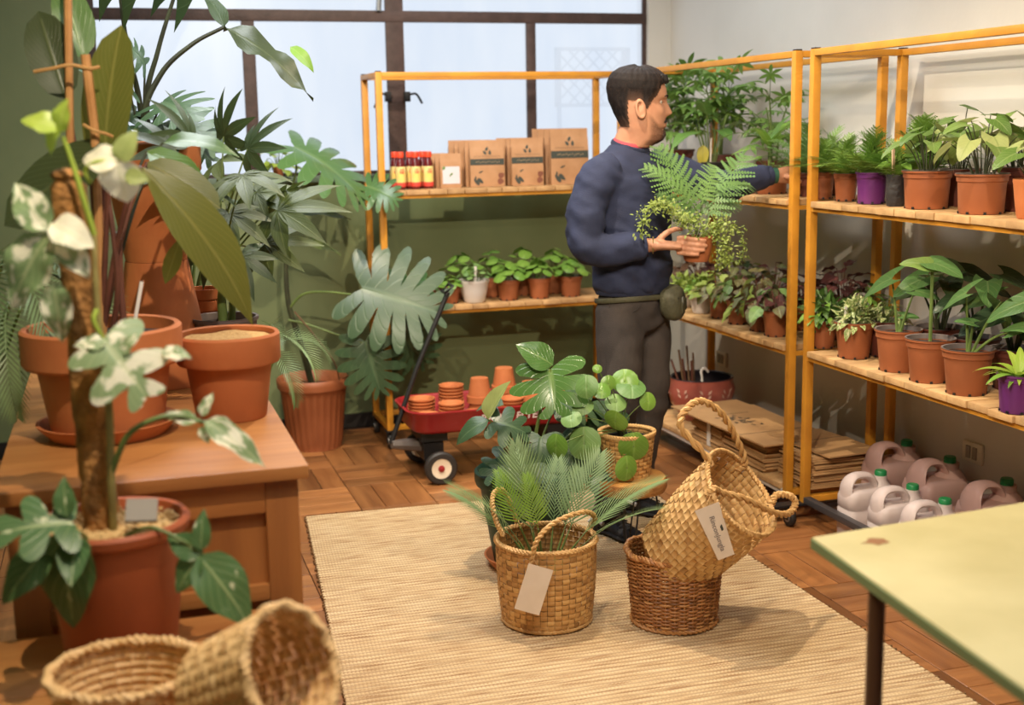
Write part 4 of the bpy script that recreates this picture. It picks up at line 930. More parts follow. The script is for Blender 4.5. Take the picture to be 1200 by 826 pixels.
def ribbon(x0, x1, z0, z1, n=8): return [[(lerp(x0, x1, i/n), z0), (lerp(x0, x1, (i+1)/n), z0), (lerp(x0, x1, (i+1)/n), z1), (lerp(x0, x1, i/n), z1)] for i in range(n)]
def kraft(w, h, dp, pouch=False):
    P = {'body': bag_body(w, h, dp).mesh('kraft_bag', M['kraft'], angle=50)}
    if not pouch:
        ink = ribbon(-.5, .49, .47, .60)+[leafpoly(-.0, .815, .13, .075, 1.0), leafpoly(-.07, .735, .13, .075, 2.3), leafpoly(.08, .735, .13, .075, .3+PI/2*.8)]
        ink += [leafpoly(-.33, .11, .24, .1, 2.3), leafpoly(-.22, .13, .22, .1, -.7), leafpoly(-.36, .2, .1, .05, 1.6), leafpoly(-.2, .32, .14, .04, .4)]
        for k in range(13): ink.append(leafpoly(-.36+k*.06, .655, .035, .018, .2*(k % 3)))
        P['ink'] = bag_print(w, h, dp, ink).mesh('dark_print', M['ink'])
        P['red'] = bag_print(w, h, dp, [leafpoly(.4, .24, .19, .16, .4), leafpoly(.38, .11, .2, .16, .1)]).mesh('berry_print', M['red_ink'])
        sq = [leafpoly(-.32+k*.055, .535+.012*math.sin(k*2.1), .05, .016, .9+.5*math.sin(k*1.7)) for k in range(13)]
        b = bag_print(w, h, dp, sq); 
        for v in b.v: v.y -= .0005
        P['script'] = b.mesh('script_print', M['lite_ink'])
    else:
        P['lab'] = bag_print(w, h, dp, ribbon(-.4, .42, .12, .62, 6)).mesh('paper_label', M['pouchlabel'])
        b = bag_print(w, h, dp, [leafpoly(-.33, .58, .16, .12, .5), leafpoly(.03, .4, .12, .08, .3), leafpoly(-.05, .36, .1, .05, 2)])
        for v in b.v: v.y -= .0006
        P['ink'] = b.mesh('leaf_print', mat('leaf_print_ink', srgb(96, 130, 70), .7))
    return P
def bags(px, py, w, h, dp, n, labf, labb, grp, pouch=False, dx=-.016):
    P = kraft(w, h, dp, pouch)
    for k in range(n):
        Y = 6.0+dp*.54+k*(dp*1.13+.003); p = atY(px, py, 6.0)
        t = thing('pouch' if pouch else 'kraft_bag', labf if k == 0 else labb, 'pouch' if pouch else 'bag', (p.x+k*dx+.004*(k % 2), Y, ZU), random.Random(k).uniform(-.02, .02), grp)
        for q, nm in (('body', 'bag_body'), ('ink', 'dark_print'), ('red', 'berry_print'), ('script', 'script_print'), ('lab', 'paper_label')):
            if q in P and (k == 0 or q == 'body'): obj(nm, P[q], parent=t, kind=None if q in ('body', 'lab') else 'stuff')
bags(529, 221, .105, .165, .03, 4, 'small kraft pouch with a white label, front of its row', 'small kraft pouch queued behind the white-labelled one', 'small kraft pouches', True, -.018)
bags(572, 220, .175, .225, .038, 5, 'kraft paper bag with dark band, next to the small pouches', 'kraft paper bag stacked behind the one next to the pouches', 'kraft bags next to the pouches', False, -.014)
bags(619, 220, .165, .232, .038, 4, 'kraft paper bag with dark band, standing between the two other bag rows', 'kraft paper bag stacked behind the middle one', 'kraft bags in the middle row', False, -.012)
bags(668.5, 219, .2, .275, .042, 4, 'tallest kraft paper bag with dark band, beside the man', 'tall kraft paper bag stacked behind the tallest one', 'tall kraft bags', False, -.015)
# ================================================================ WOVEN BASKETS
def tone_mat(name, cols, rough=.6, bump=.2, bs=60):
    m, nt, b = _mat(name); L = nt.links; uv = N(nt, 'ShaderNodeUVMap'); sp = N(nt, 'ShaderNodeSeparateXYZ'); L.new(uv.outputs[0], sp.inputs[0])
    cr = N(nt, 'ShaderNodeValToRGB'); el = cr.color_ramp.elements; el[0].color = c4(cols[0]); el[1].color = c4(cols[-1])
    for i, c in enumerate(cols[1:-1]): x = el.new((i+1)/(len(cols)-1)); x.color = c4(c)
    L.new(sp.outputs[0], cr.inputs['Fac']); L.new(cr.outputs[0], b.inputs['Base Color']); b.inputs['Roughness'].default_value = rough
    tc = N(nt, 'ShaderNodeTexCoord'); nz = N(nt, 'ShaderNodeTexNoise'); nz.inputs['Scale'].default_value = bs*3; L.new(tc.outputs['Object'], nz.inputs['Vector'])
    bp = N(nt, 'ShaderNodeBump'); bp.inputs['Strength'].default_value = bump; bp.inputs['Distance'].default_value = .002; L.new(nz.outputs['Fac'], bp.inputs['Height']); L.new(bp.outputs[0], b.inputs['Normal'])
    return m
M['seagrass'] = tone_mat('seagrass_strips', [srgb(132, 92, 48), srgb(176, 130, 74), srgb(196, 150, 90), srgb(210, 168, 106)])
M['palmweave'] = tone_mat('palm_leaf_strips', [srgb(150, 108, 60), srgb(190, 148, 92), srgb(206, 166, 108), srgb(222, 186, 130)])
M['wicker'] = tone_mat('brown_wicker_rods', [srgb(122, 78, 42), srgb(158, 104, 58), srgb(178, 124, 72), srgb(194, 142, 86)], .5)
M['rope'] = tone_mat('twisted_grass_rope', [srgb(160, 118, 68), srgb(190, 146, 90), srgb(208, 168, 110)])
def weave(S, nu, nv, t=.004, diag=False, gap=.05, seed=0, res=4):
    """S(u,v) -> point; strips over and under, each cell bulging"""
    b = MB(); r = random.Random(seed); e = 1e-3
    def PN(u, v):
        v = min(1, max(0, v)); p = S(u, v); du = S(u+e, v)-p; dv = S(u, min(1, v+e))-S(u, max(0, min(1, v+e)-2*e)); n = du.cross(dv); n.normalize(); return p, n
    cells = [(i, j) for j in range(nv+(1 if diag else 0)) for i in range(nu) if not diag or (i+j) % 2 == 0]
    rowtone = [r.uniform(-.12, .12) for _ in range(nu+nv+2)]
    for (i, j) in cells:
        over = (i % 2 == 0) if diag else ((i+j) % 2 == 0); vs_ = []; tone = min(.98, max(.02, r.gauss(.55, .15)+rowtone[j]))
        for kb in range(res):
            for ka in range(res):
                a = (ka/(res-1)-.5)*(1-gap); c = (kb/(res-1)-.5)*(1-gap)
                if diag: uu, vv = (i+a+c)/nu, (j+a-c)/nv
                else: uu, vv = (i+.5+a)/nu, (j+.5+c)/nv
                p, n = PN(uu, vv); al, cr_ = (a, c) if over else (c, a)
                h = t*(math.cos(PI*al*1.02))*1.0 - t*.45*(2*cr_)**4
                vs_.append(p+n*h)
        fs = [(kb*res+ka, kb*res+ka+1, (kb+1)*res+ka+1, (kb+1)*res+ka) for kb in range(res-1) for ka in range(res-1)]
        b.add(vs_, fs, [(tone, .5)]*len(vs_))
    return b
def rope(path, R, r, strands=2, turns=20, n=6, closed=False, seed=0):
    """strands twisted round a path"""
    b = MB(); path = [V(p) for p in path]; m = len(path)
    T = []
    for i in range(m):
        t = (path[(i+1) % m]-path[i-1]) if closed else (path[min(i+1, m-1)]-path[max(i-1, 0)]); T.append(t.normalized())
    x = T[0].orthogonal().normalized(); fr = []
    for i in range(m): x = (x-T[i]*T[i].dot(x)).normalized(); fr.append((x, T[i].cross(x)))
    rr = random.Random(seed)
    for s in range(strands):
        pts = []
        for i in range(m+(1 if closed else 0)):
            k = i % m; a = 2*PI*(s/strands+turns*i/m); X, Y = fr[k]; pts.append(path[k]+X*math.cos(a)*R+Y*math.sin(a)*R)
        b0 = len(b.v); b.tube(pts, r, n); tn = rr.uniform(.3, .9)
        for q in range(b0, len(b.v)): b.uv[q] = (min(1, max(0, tn+rr.uniform(-.1, .1))), .5)
    return b
def densify(P, n): return catmull(P, n)
def tag_card(root, o, x, y, w, h, m, lines=(), name='paper_tag', bend=.0):
    F = frame(o, x, y); b = MB(); b.grid(lambda u, v: F @ V(((u-.5)*w, -v*h, bend*math.sin(PI*u))), 4, 4)
    c = obj(name, b, m, root); 
    return c, F
M['tagpaper'] = mat('cream_tag_paper', srgb(222, 206, 190), .6, srgb(212, 194, 176), 10)
# --- tall seagrass basket with two rope handles
ctr = atZ(641, 729, 0); R1, R0, BH = .153, .138, .262
def S1(u, v): a = 2*PI*u; rr = lerp(R0, R1, v)*(1+.03*math.sin(PI*v))*(1+.015*math.cos(2*a+1)); return V((rr*math.cos(a), rr*math.sin(a), .012+v*(BH-.012)))
bk = thing('seagrass_basket', 'upright seagrass basket with rope handles and blank cream tag, holding a palm', 'basket', (ctr.x, ctr.y, .0128))
obj('woven_body', weave(S1, 40, 15, .0035, seed=1), M['seagrass'], bk, angle=75, kind='stuff')
obj('basket_base', MB().lathe([(0, 0), (R0*.98, 0), (R0, .01), (R0*.97, .016), (0, .016)], 32), M['seagrass'], bk)
rim = [S1(i/72, 1)+V((0, 0, .002)) for i in range(72)]
obj('braided_rim', rope(rim, .005, .0055, 3, 26, 6, True), M['rope'], bk, kind='stuff')
obj('base_braid', rope([S1(i/72, 0)+V((0, 0, -.004)) for i in range(72)], .003, .004, 2, 30, 5, True), M['rope'], bk, kind='stuff')
def handle(root, P, R=.0044, r=.0052, turns=14, m='rope', closed=False, st=2):
    o = obj('rope_handle', rope(densify(P, 10), R, r, st, turns), M[m], root, kind='stuff'); return o
def wl(px, py, Y, root): return atY(px, py, Y)-V(root.location)
yb = ctr.y
handle(bk, [wl(622, 660, yb-.135, bk), wl(630, 632, yb-.15, bk), wl(652, 611, yb-.12, bk), wl(684, 600, yb-.06, bk), wl(697, 606, yb+.0, bk), wl(692, 618, yb+.06, bk), wl(686, 632, yb+.06, bk)])
handle(bk, [wl(590, 628, yb-.02, bk), wl(582, 612, yb-.0, bk), wl(577, 592, yb+.03, bk), wl(579, 578, yb+.06, bk), wl(588, 574, yb+.10, bk), wl(598, 590, yb+.12, bk), wl(606, 612, yb+.12, bk)])
o = wl(634, 664, yb-.165, bk); 
card, F = tag_card(bk, o, V((.9, -.05, -.36)), V((.36, .12, .9)), .082, .14, M['tagpaper'], bend=.003)
obj('tag_string', MB().tube([wl(624, 648, yb-.145, bk), wl(626, 656, yb-.16, bk), wl(629, 662, yb-.166, bk)], .0012, 5), M['rope'], bk)
# palm inside it
pm = thing('potted_palm', 'young feathery palm sitting inside the upright seagrass basket', 'palm', (ctr.x, ctr.y, .0305))
z = pot_part(pm, .20, .15, 'nursery', M['black_plastic'], .8)
fr1 = PALM(G['palm'], .6, 17, .50, .024, 38, vshape=.2); fr2 = PALM(G['palm_lt'], .8, 17, .38, .026, 50, vshape=.2)
rr = random.Random(3); pst = MB()
Rv = V((math.cos(CAM_YAW), -math.sin(CAM_YAW), 0)); Fv = V((math.sin(CAM_YAW), math.cos(CAM_YAW), 0))
for (sx, el, L, mm, fw) in ((-.1, 1.35, .38, 0, -.1), (.4, 1.12, .36, 0, .2), (-.75, 1.05, .36, 0, -.1), (.9, .92, .40, 0, .05), (-.4, 1.2, .34, 0, .5), (-.95, .92, .32, 0, .2), (.2, 1.25, .3, 0, .5), (-.55, 1.15, .24, 1, -.4), (.95, .82, .36, 0, -.25), (-.15, 1.2, .22, 1, -.5), (.6, 1.1, .28, 0, .6)):
    hd = (Rv*sx+Fv*fw); hd.z = 0; hd.normalize(); b0 = hd*.02+V((0, 0, z-.005)); d_ = hd*math.cos(el)+V((0, 0, math.sin(el))); e = b0+d_*(.19 if mm else .13)
    obj('stalk', MB().tube([b0, e], [.005, .003], 6), G['stem'], pm); put_leaf(pm, rr.choice([fr1, fr2][mm]), e, d_, (0, 0, 1) if el < 1.1 else -Fv+V((0, 0, .3)), L*.82, rr.uniform(-.25, .25), name='frond')
# --- round wicker basket
wc = atZ(790, 729, 0); WR1, WR0, WH = .146, .128, .225
wk = thing('wicker_basket', 'round brown wicker basket on the rug with a tilted basket stuffed in it', 'basket', (wc.x, wc.y, .0128))
ns = 30; rods = MB(); rr = random.Random(8)
for j in range(34):
    v = (j+.5)/34; R = lerp(WR0, WR1, v); pts = []; nn = ns*5
    for i in range(nn):
        a = 2*PI*i/nn; d_ = .0042*math.sin(ns*a/2*1.0+PI*j)
        pts.append((( R+d_)*math.cos(a), (R+d_)*math.sin(a), .008+v*(WH-.012)+.0012*math.sin(3*a+j)))
    b0 = len(rods.v); rods.tube(pts, .0036, 5, closed=True); tn = rr.uniform(.1, .9)
    for q in range(b0, len(rods.v)): rods.uv[q] = (min(1, max(0, tn+.2*math.sin(q*.01+j))), .5)
obj('woven_rods', rods, M['wicker'], wk, kind='stuff')
sk = MB()
for i in range(ns):
    a = 2*PI*(i+.0)/ns+PI/ns; sk.tube([((WR0+.001)*math.cos(a), (WR0+.001)*math.sin(a), .0), ((WR1+.001)*math.cos(a), (WR1+.001)*math.sin(a), WH)], .0032, 5)
obj('stakes', sk, M['wicker'], wk, kind='stuff')
obj('braided_rim', rope([((WR1+.004)*math.cos(2*PI*i/90), (WR1+.004)*math.sin(2*PI*i/90), WH+.004+.003*math.sin(9*2*PI*i/90)) for i in range(90)], .006, .0055, 3, 22, 6, True), M['wicker'], wk, kind='stuff')
obj('base_braid', rope([((WR0+.004)*math.cos(2*PI*i/90), (WR0+.004)*math.sin(2*PI*i/90), .006) for i in range(90)], .004, .0045, 2, 24, 5, True), M['wicker'], wk, kind='stuff')
obj('basket_base', MB().lathe([(0, .002), (WR0*.97, .002), (WR0*.97, .01), (0, .01)], 30), M['wicker'], wk)
lp = MB()
for a in (-1.75, -.2, .9): 
    c0 = V((math.cos(a), math.sin(a), 0)); tg = V((-math.sin(a), math.cos(a), 0)); q = c0*(WR1+.006)+V((0, 0, WH))
    lp.tube(catmull([q-tg*.04, q-tg*.025+V((0, 0, .022)), q+V((0, 0, .03)), q+tg*.025+V((0, 0, .02)), q+tg*.04], 5), .0035, 6)
obj('side_loops', lp, M['wicker'], wk, kind='stuff')
# --- soft plaited basket tilted into it
ax = V((.50, -.44, .74)).normalized(); B0 = V((wc.x-.018, wc.y+.02, .185)); TL, TR1, TR0 = .335, .178, .150
e1 = ax.cross(V((0, 0, 1))).normalized(); e2 = ax.cross(e1)    # e1 sideways, e2 downwards
e2 = -e2                                                       # upwards side of the opening
tk = thing('plaited_basket', 'soft diagonally plaited basket tipped sideways inside the brown wicker one', 'basket', B0)
def S2(u, v):
    a = 2*PI*u; rr = lerp(TR0, TR1, smooth01(v*1.15)); q = math.cos(a); s = math.sin(a)
    k = 1+.10*v; droop = -.05*max(0, -s)**2*v*v
    p = ax*(v*TL*(1+.10*v*abs(s)*(1 if s > 0 else -.3)))+e1*(q*rr*k)+e2*(s*rr*(.86-.06*v))
    if v < .15: p = p*(1)+(-(e1*(q*rr*k)+e2*(s*rr*.86)))*((.15-v)/.15)**2*.5
    return p
obj('plaited_body', weave(S2, 46, 15, .0045, False, .03, 4), M['palmweave'], tk, angle=75, kind='stuff')
def S2b(u, v): p = S2(u, 0); return p*v+ax*.002*(1-v)
obj('basket_base', MB().grid(lambda u, v: S2b(u, v), 40, 4, wrap=True), M['palmweave'], tk)
obj('braided_rim', rope([S2(i/80, 1)+ax*.003 for i in range(80)], .005, .0052, 3, 28, 6, True), M['rope'], tk, kind='stuff')
B0v = V(tk.location); yr = wc.y
def wt(px, py, Y): return atY(px, py, Y)-B0v
rimP = [S2(i/80, 1)+B0v for i in range(80)]
def nearest(px, py, front=None):
    best = None
    for p in rimP:
        d_ = p-CP; X_ = 600+CAM_F*d_.dot(_r2)/d_.dot(_fw); Y_ = 413-CAM_F*d_.dot(_u2)/d_.dot(_fw); e_ = (X_-px)**2+(Y_-py)**2
        if best is None or e_ < best[0]: best = (e_, p)
    return best[1]
a_, b_ = nearest(793, 535), nearest(868, 545)
dv = lambda px, py, p: atY(px, py, p.y)-B0v
mid = (a_+b_)/2
handle(tk, [a_-B0v-ax*.03, a_-B0v+ax*.01, dv(798, 500, a_.lerp(b_, .1)), dv(806, 478, a_.lerp(b_, .25)), dv(822, 470, a_.lerp(b_, .4)), dv(845, 484, a_.lerp(b_, .6)), dv(862, 512, a_.lerp(b_, .8)), b_-B0v+ax*.01, b_-B0v-ax*.03], .006, .0068, 13)
c_, d2 = nearest(822, 578), nearest(902, 590)
Yc = lambda f: c_.lerp(d2, f)
handle(tk, [c_-B0v-ax*.02, c_-B0v+ax*.012, dv(842, 573, Yc(.3))-Fv*.03, dv(872, 580, Yc(.5))-Fv*.05, dv(902, 594, Yc(.8))-Fv*.06, dv(922, 598, Yc(1))-Fv*.03, dv(932, 590, Yc(1))-Fv*.0, dv(926, 581, Yc(1)), dv(910, 580, Yc(1)), d2-B0v+ax*.008], .006, .0066, 16)
# printed swing tag
q0 = dv(826, 589, c_)-Fv*.035
xa = (dv(838, 643, c_)-dv(829, 582, c_)).normalized()            # long direction on the photo (down-right)
tgx = V((math.cos(CAM_YAW), -math.sin(CAM_YAW), 0)); long_ = (V((0, 0, -1))*.95+Rv*.30).normalized(); wide = (Rv*.90+V((0, 0, .34))).normalized()
F2 = frame(q0, wide, -long_)
b = MB(); b.grid(lambda u, v: F2 @ V(((u-.5)*lerp(.074, .05, v), -v*.165, .0)), 2, 4); tcard = obj('swing_tag', b, M['tagpaper'], tk)
def tag_text(s, size, off, m):
    tb_ = text_mb(s, size); MM = F2 @ Matrix.Translation((off[0], off[1], .0012)) @ Matrix.Rotation(-PI/2-.03, 4, 'Z'); bb = MB(); bb.join(tb_, MM); obj('tag_lettering', bb, m, tcard, kind='stuff')
inkm = mat('grey_blue_ink', srgb(110, 100, 104), .7)
tag_text('RinconJungla', .0215, (.0, -.088), inkm)
lg_ = MB()
for k in range(2): lg_.join(MB().add([(x*.1, y*.1, 0) for x, y in leafpoly(0, 0, .13, .07, 1.2, 1)], [tuple(range(10))]), F2 @ Matrix.Translation((.0185, -.072-.007*k, .0013)))
obj('tag_emblem', lg_, M['ink'], tcard, kind='stuff')
obj('tag_string', MB().tube([c_-B0v+ax*.005, q0-Fv*.0+V((0, 0, .006)), q0], .0012, 5), M['rope'], tk)

# ================================================================ STOOL + PILEA
sp0 = atY(736, 557, 4.0); SZ = sp0.z
sl = thing('slab_stool', 'small stool of a round bark-edged wooden slab on black hairpin legs', 'stool', (sp0.x, 4.0, 0))
def bark(i, a): return .03*noise.noise((math.cos(a)*2, math.sin(a)*2, 4))
SR, ST = .133, .048
obj('slab', MB().lathe([(0, SZ-ST), (SR*.96, SZ-ST), (SR, SZ-ST*.8), (SR*1.01, SZ-.01), (SR*.98, SZ-.001), (0, SZ)], 40, ripple=bark), mat('slab_wood', srgb(216, 158, 84), .5, srgb(184, 124, 62), 9, .1), sl)
obj('bark', MB().lathe([(SR*.985, SZ-ST), (SR*1.025, SZ-ST*.8), (SR*1.035, SZ-.014), (SR*1.0, SZ-.006)], 40, ripple=bark, caps=False), mat('slab_bark', srgb(176, 124, 66), .85, srgb(140, 92, 46), 30, .6), sl)
for a in (2.9, 4.4, 5.9, 1.2):
    c0 = V((math.cos(a), math.sin(a), 0)); tg = V((-math.sin(a), math.cos(a), 0)); q = c0*SR*.72+V((0, 0, SZ-ST-.002)); f = c0*(SR*.98)+V((0, 0, .0165))
    obj('hairpin_leg', MB().tube([q-tg*.032, f-tg*.006+V((0, 0, .012)), f, f+tg*.006+V((0, 0, .012)), q+tg*.032], .0034, 6), M['black_plastic'], sl)
PR1, PR0, PH = .096, .080, .155
def S3(u, v): a = 2*PI*u; rr = lerp(PR0, PR1, v)*(1+.02*math.cos(3*a)); return V((rr*math.cos(a), rr*math.sin(a), .004+v*(PH-.004)))
pb_ = thing('small_seagrass_basket', 'small seagrass plant basket standing on the slab stool', 'basket', (sp0.x-.005, 4.0, SZ+.001))
obj('woven_body', weave(S3, 26, 10, .0032, seed=6), M['seagrass'], pb_, angle=75, kind='stuff')
obj('basket_base', MB().lathe([(0, 0), (PR0, 0), (PR0, .006), (0, .006)], 24), M['seagrass'], pb_)
obj('braided_rim', rope([S3(i/60, 1)+V((0, 0, .002)) for i in range(60)], .0045, .005, 3, 20, 6, True), M['rope'], pb_, kind='stuff')
pp = thing('potted_pilea', 'large pilea with round coin leaves, in the small basket on the stool', 'potted plant', (sp0.x-.005, 4.0, SZ+.009))
z = pot_part(pp, .165, .13, 'bulb', M['black_plastic'], .8)
PO = V(pp.location); disc = DISC(G['pilea2']); disc2 = DISC(G['pilea']); cst = V((0, 0, z))
obj('stem', MB().tube(catmull([(0, 0, z-.01), (-.03, -.02, z+.03), (-.05, -.03, z+.07)], 4), [.008]*9, 7), G['stem_dk'], pp)
# (photo px, photo py, diameter px, facing: camera-ish tilt up/side, bright?)
for i, (px_, py_, dp_, up_, sd, br) in enumerate(((687, 453, 25, .25, -.3, 0), (683, 475, 22, .8, -.1, 0), (669, 490, 22, 1.0, -.4, 0), (713, 449, 17, .2, .2, 1), (705, 457, 20, .9, .2, 1), (732, 446, 28, .5, -.2, 1), (740, 452, 32, 1.6, .2, 0), (722, 471, 23, .9, .3, 0), (721, 494, 26, -.5, -.6, 1), (684, 520, 36, .1, -.4, 0), (651, 523, 28, .0, -.9, 1), (743, 524, 32, -.1, .1, 1), (735, 549, 27, .1, .5, 1), (746, 513, 14, .6, .1, 1), (700, 432, 10, .4, 0, 1), (760, 470, 20, .4, .5, 1))):
    Yp = 4.0-.07+.02*((i*7) % 4)-(.05 if py_ > 505 else 0)
    c_l = atY(px_, py_, Yp)-PO; n_ = (-Fv+V((0, 0, up_))+Rv*sd).normalized(); D_ = dp_/ppm(c_l+PO)*1.12
    put_leaf(pp, (disc2 if br else disc)[i % 3], c_l, n_.cross(Rv).normalized()*-1 if abs(n_.dot(Rv)) < .9 else V((0, 0, 1)), n_, D_)
    b0 = V((-.03+.004*(i % 5), -.02, z+.03+.01*(i % 4))); obj('petiole', MB().tube(bez(b0, b0.lerp(c_l, .5)+V((0, 0, .03)), c_l-n_*.001, 8), .0018, 5), G['stem'], pp)

# ================================================================ GREEN POT + MONSTERA
gc = atZ(618, 664, 0); 
sa = thing('saucer', 'terracotta saucer under the dark green pot', 'saucer', (gc.x, gc.y, .0128))
obj('dish', MB().lathe([(0, 0), (.125, 0), (.15, .035), (.153, .04), (.146, .04), (.12, .008), (0, .008)], 36), M['terracotta'], sa); sa.children[0].name = 'dish'
gm = thing('potted_monstera', 'monstera in a dark green plastic pot behind the upright seagrass basket', 'potted plant', (gc.x, gc.y, .0215))
M['dkgreen'] = mat('dark_green_plastic', srgb(28, 54, 42), .5, spec=.3)
pg = obj('pot', MB().lathe([(0, 0), (.112, 0), (.118, .01), (.163, .285), (.176, .29), (.181, .305), (.181, .335), (.172, .342), (.165, .335), (.15, .24), (0, .238)], 40), M['dkgreen'], gm)
obj('soil', MB().lathe([(0, .262), (.1, .258), (.155, .252)], 30), M['soil'], gm)
GO = V(gm.location); mo = MON(G['monstera_lt'], 4, .25, .30, 1.15, 2, .15); mo2 = MON(G['monstera_dk'], 4, .7, .4, .95)
def mleaf(root, O, px_, py_, Y, dpx, L, up, meshes, k=0, stem_to=None, sr=.0045, stem_m='stem', bow=.06, roll=0, ws=1):
    """leaf whose stalk joins at photo point, pointing along photo direction dpx (right, up, away)"""
    p = atY(px_, py_, Y)-O; d_ = (Rv*dpx[0]+V((0, 0, dpx[1]))+Fv*dpx[2]).normalized(); u_ = (Rv*up[0]+V((0, 0, up[1]))+Fv*up[2])
    lf = put_leaf(root, meshes[k % len(meshes)], p, d_, u_, L, roll, wscale=ws)
    if stem_to is not None:
        b0 = V(stem_to); m_ = b0.lerp(p, .55)+V((0, 0, bow)); obj('petiole', MB().tube(bez(b0, m_, p, 12), [lerp(sr*1.3, sr*.8, i/12) for i in range(13)], 7), G[stem_m], root)
    return lf
s0 = (0, 0, .26)
mleaf(gm, GO, 645, 433, gc.y, (.05, -.75, -.5), .168, (-.1, .5, -.8), mo, 0, s0, .006, roll=.1, ws=1.05)
mleaf(gm, GO, 648, 428, gc.y+.01, (-.75, .55, -.1), .15, (.2, .5, -.8), OV(G['monstera_lt'], .75, .4), 0, None)
mleaf(gm, GO, 572, 492, gc.y-.05, (.35, .75, -.1), .16, (-.8, .3, -.6), OV(G['heart_pale'], .5, .25, fold=.9), 0, (0, .0, .26), .004, bow=.08)
mleaf(gm, GO, 573, 492, gc.y-.05, (-.8, -.25, -.2), .15, (.0, .8, -.5), OV(G['monstera_dk'], .55, .9), 1, None)
mleaf(gm, GO, 578, 494, gc.y-.05, (.75, -.1, -.1), .13, (.0, .8, -.6), mo2, 1, None)
mleaf(gm, GO, 585, 496, gc.y-.05, (.5, -.8, .0), .11, (.4, .3, -.8), OV(G['monstera_dk'], .6, .9), 0, None)
mleaf(gm, GO, 590, 474, gc.y-.03, (-.9, .1, .3), .12, (.0, .9, -.4), OV(G['monstera_dk'], .6, .9), 0, None)
mleaf(gm, GO, 634, 512, gc.y-.08, (-.1, -.8, -.5), .14, (0, .5, -.8), mo2, 0, s0, .004)
mleaf(gm, GO, 688, 495, gc.y+.06, (.6, -.5, -.4), .2, (0, .6, -.7), mo2, 1, s0, .005)
mleaf(gm, GO, 668, 520, gc.y-.04, (.3, -.7, -.5), .16, (0, .6, -.7), mo2, 0, s0, .004)
mleaf(gm, GO, 610, 540, gc.y-.09, (-.8, -.1, -.4), .14, (0, .7, -.6), mo2, 1, s0, .004)
mleaf(gm, GO, 690, 545, gc.y-.04, (.8, -.0, -.4), .16, (0, .8, -.5), mo2, 0, s0, .004)
mleaf(gm, GO, 655, 470, gc.y+.08, (.7, .0, .1), .17, (0, .8, -.5), mo2, 1, s0, .004)
mleaf(gm, GO, 640, 545, gc.y-.12, (-.3, -.6, -.5), .13, (0, .7, -.6), mo2, 1, s0, .004)

# ================================================================ WAGON
WL, WW = .80, .40; wx, wy = 1.17, 5.215
M['red'] = mat('red_enamel', srgb(150, 34, 38), .35, srgb(138, 28, 34), 6, coat=.2)
wg = thing('toy_wagon', 'red metal pull wagon with cream wheels, loaded with small clay pots', 'wagon', (wx, wy, 0))
zb, zt_ = .222, .322
def rrect(x0, x1, y0, y1, r, n=5):
    o = []
    for cx, cy, a0 in ((x1-r, y1-r, 0), (x0+r, y1-r, 90), (x0+r, y0+r, 180), (x1-r, y0+r, 270)):
        for k in range(n+1): a = math.radians(a0+90*k/n); o.append((cx+r*math.cos(a), cy+r*math.sin(a)))
    return o
def loop_loft(b, rings):
    n = len(rings[0]); vs_ = [p for r_ in rings for p in r_]; fs = []
    for i in range(len(rings)-1):
        for k in range(n): k2 = (k+1) % n; fs.append((i*n+k, i*n+k2, (i+1)*n+k2, (i+1)*n+k))
    fs.append(tuple(range(n-1, -1, -1))); fs.append(tuple((len(rings)-1)*n+k for k in range(n)))
    return b.add(vs_, fs)
def ring(ins, z, r): return [(x, y, z) for x, y in rrect(ins, WL-ins, ins, WW-ins, r)]
obj('wagon_bed', loop_loft(MB(), [ring(.03, zb, .08), ring(.012, zb+.015, .09), ring(.0, zt_-.012, .1), ring(-.008, zt_-.008, .105), ring(-.01, zt_, .105), ring(0, zt_+.003, .1), ring(.008, zt_-.004, .095), ring(.02, zb+.02, .085), ring(.03, zb+.012, .08)]), M['red'], wg, angle=60)
bt = text_mb('RADIO FLYER', .048, .12, .0012); bb = MB(); bb.join(bt, frame((.62-.17, .0005, zb+.058), (1, 0, 0), (0, -.11, 1)) @ Matrix.Translation((0, 0, .0052)))
obj('side_lettering', bb, mat('white_lettering', srgb(206, 190, 186), .5), wg, kind='stuff')
M['wheelrub'] = mat('black_rubber', srgb(44, 40, 38), .55); M['cream'] = mat('cream_enamel', srgb(226, 212, 190), .35)
wr, ww = .073, .036
for (x, y) in ((.12, .0), (.12, WW), (WL-.12, .01), (WL-.12, WW-.01)):
    RX = Matrix.Rotation(PI/2, 3, 'X')
    tw = obj('wheel', MB().lathe([(wr*.62, -ww/2), (wr*.9, -ww/2), (wr, -ww*.3), (wr, ww*.3), (wr*.9, ww/2), (wr*.62, ww/2)], 32, (x, y, wr+.001), closed=True, M=RX), M['wheelrub'], wg)
    obj('wheel_disc', MB().lathe([(0, -ww*.36), (wr*.2, -ww*.36), (wr*.3, -ww*.28), (wr*.5, -ww*.42), (wr*.62, -ww*.42), (wr*.63, ww*.42), (wr*.5, ww*.42), (wr*.3, ww*.28), (0, ww*.36)], 28, (x, y, wr+.001), M=RX), M['cream'], tw)
    obj('hub_cap', MB().lathe([(0, -ww*.62), (wr*.12, -ww*.6), (wr*.19, -ww*.5), (wr*.2, -ww*.3), (wr*.2, ww*.3), (wr*.19, ww*.5), (0, ww*.62)], 16, (x, y, wr+.001), M=RX), M['red'], tw)
for x in (.12, WL-.12): obj('axle', MB().tube([(x, .0, wr), (x, WW, wr)], .006, 8), M['black_plastic'], wg)
obj('bolster', MB().box((.12, WW/2, .12), (.09, .16, .08)).box((.12, WW/2, .195), (.12, .2, .05)), M['black_plastic'], wg)
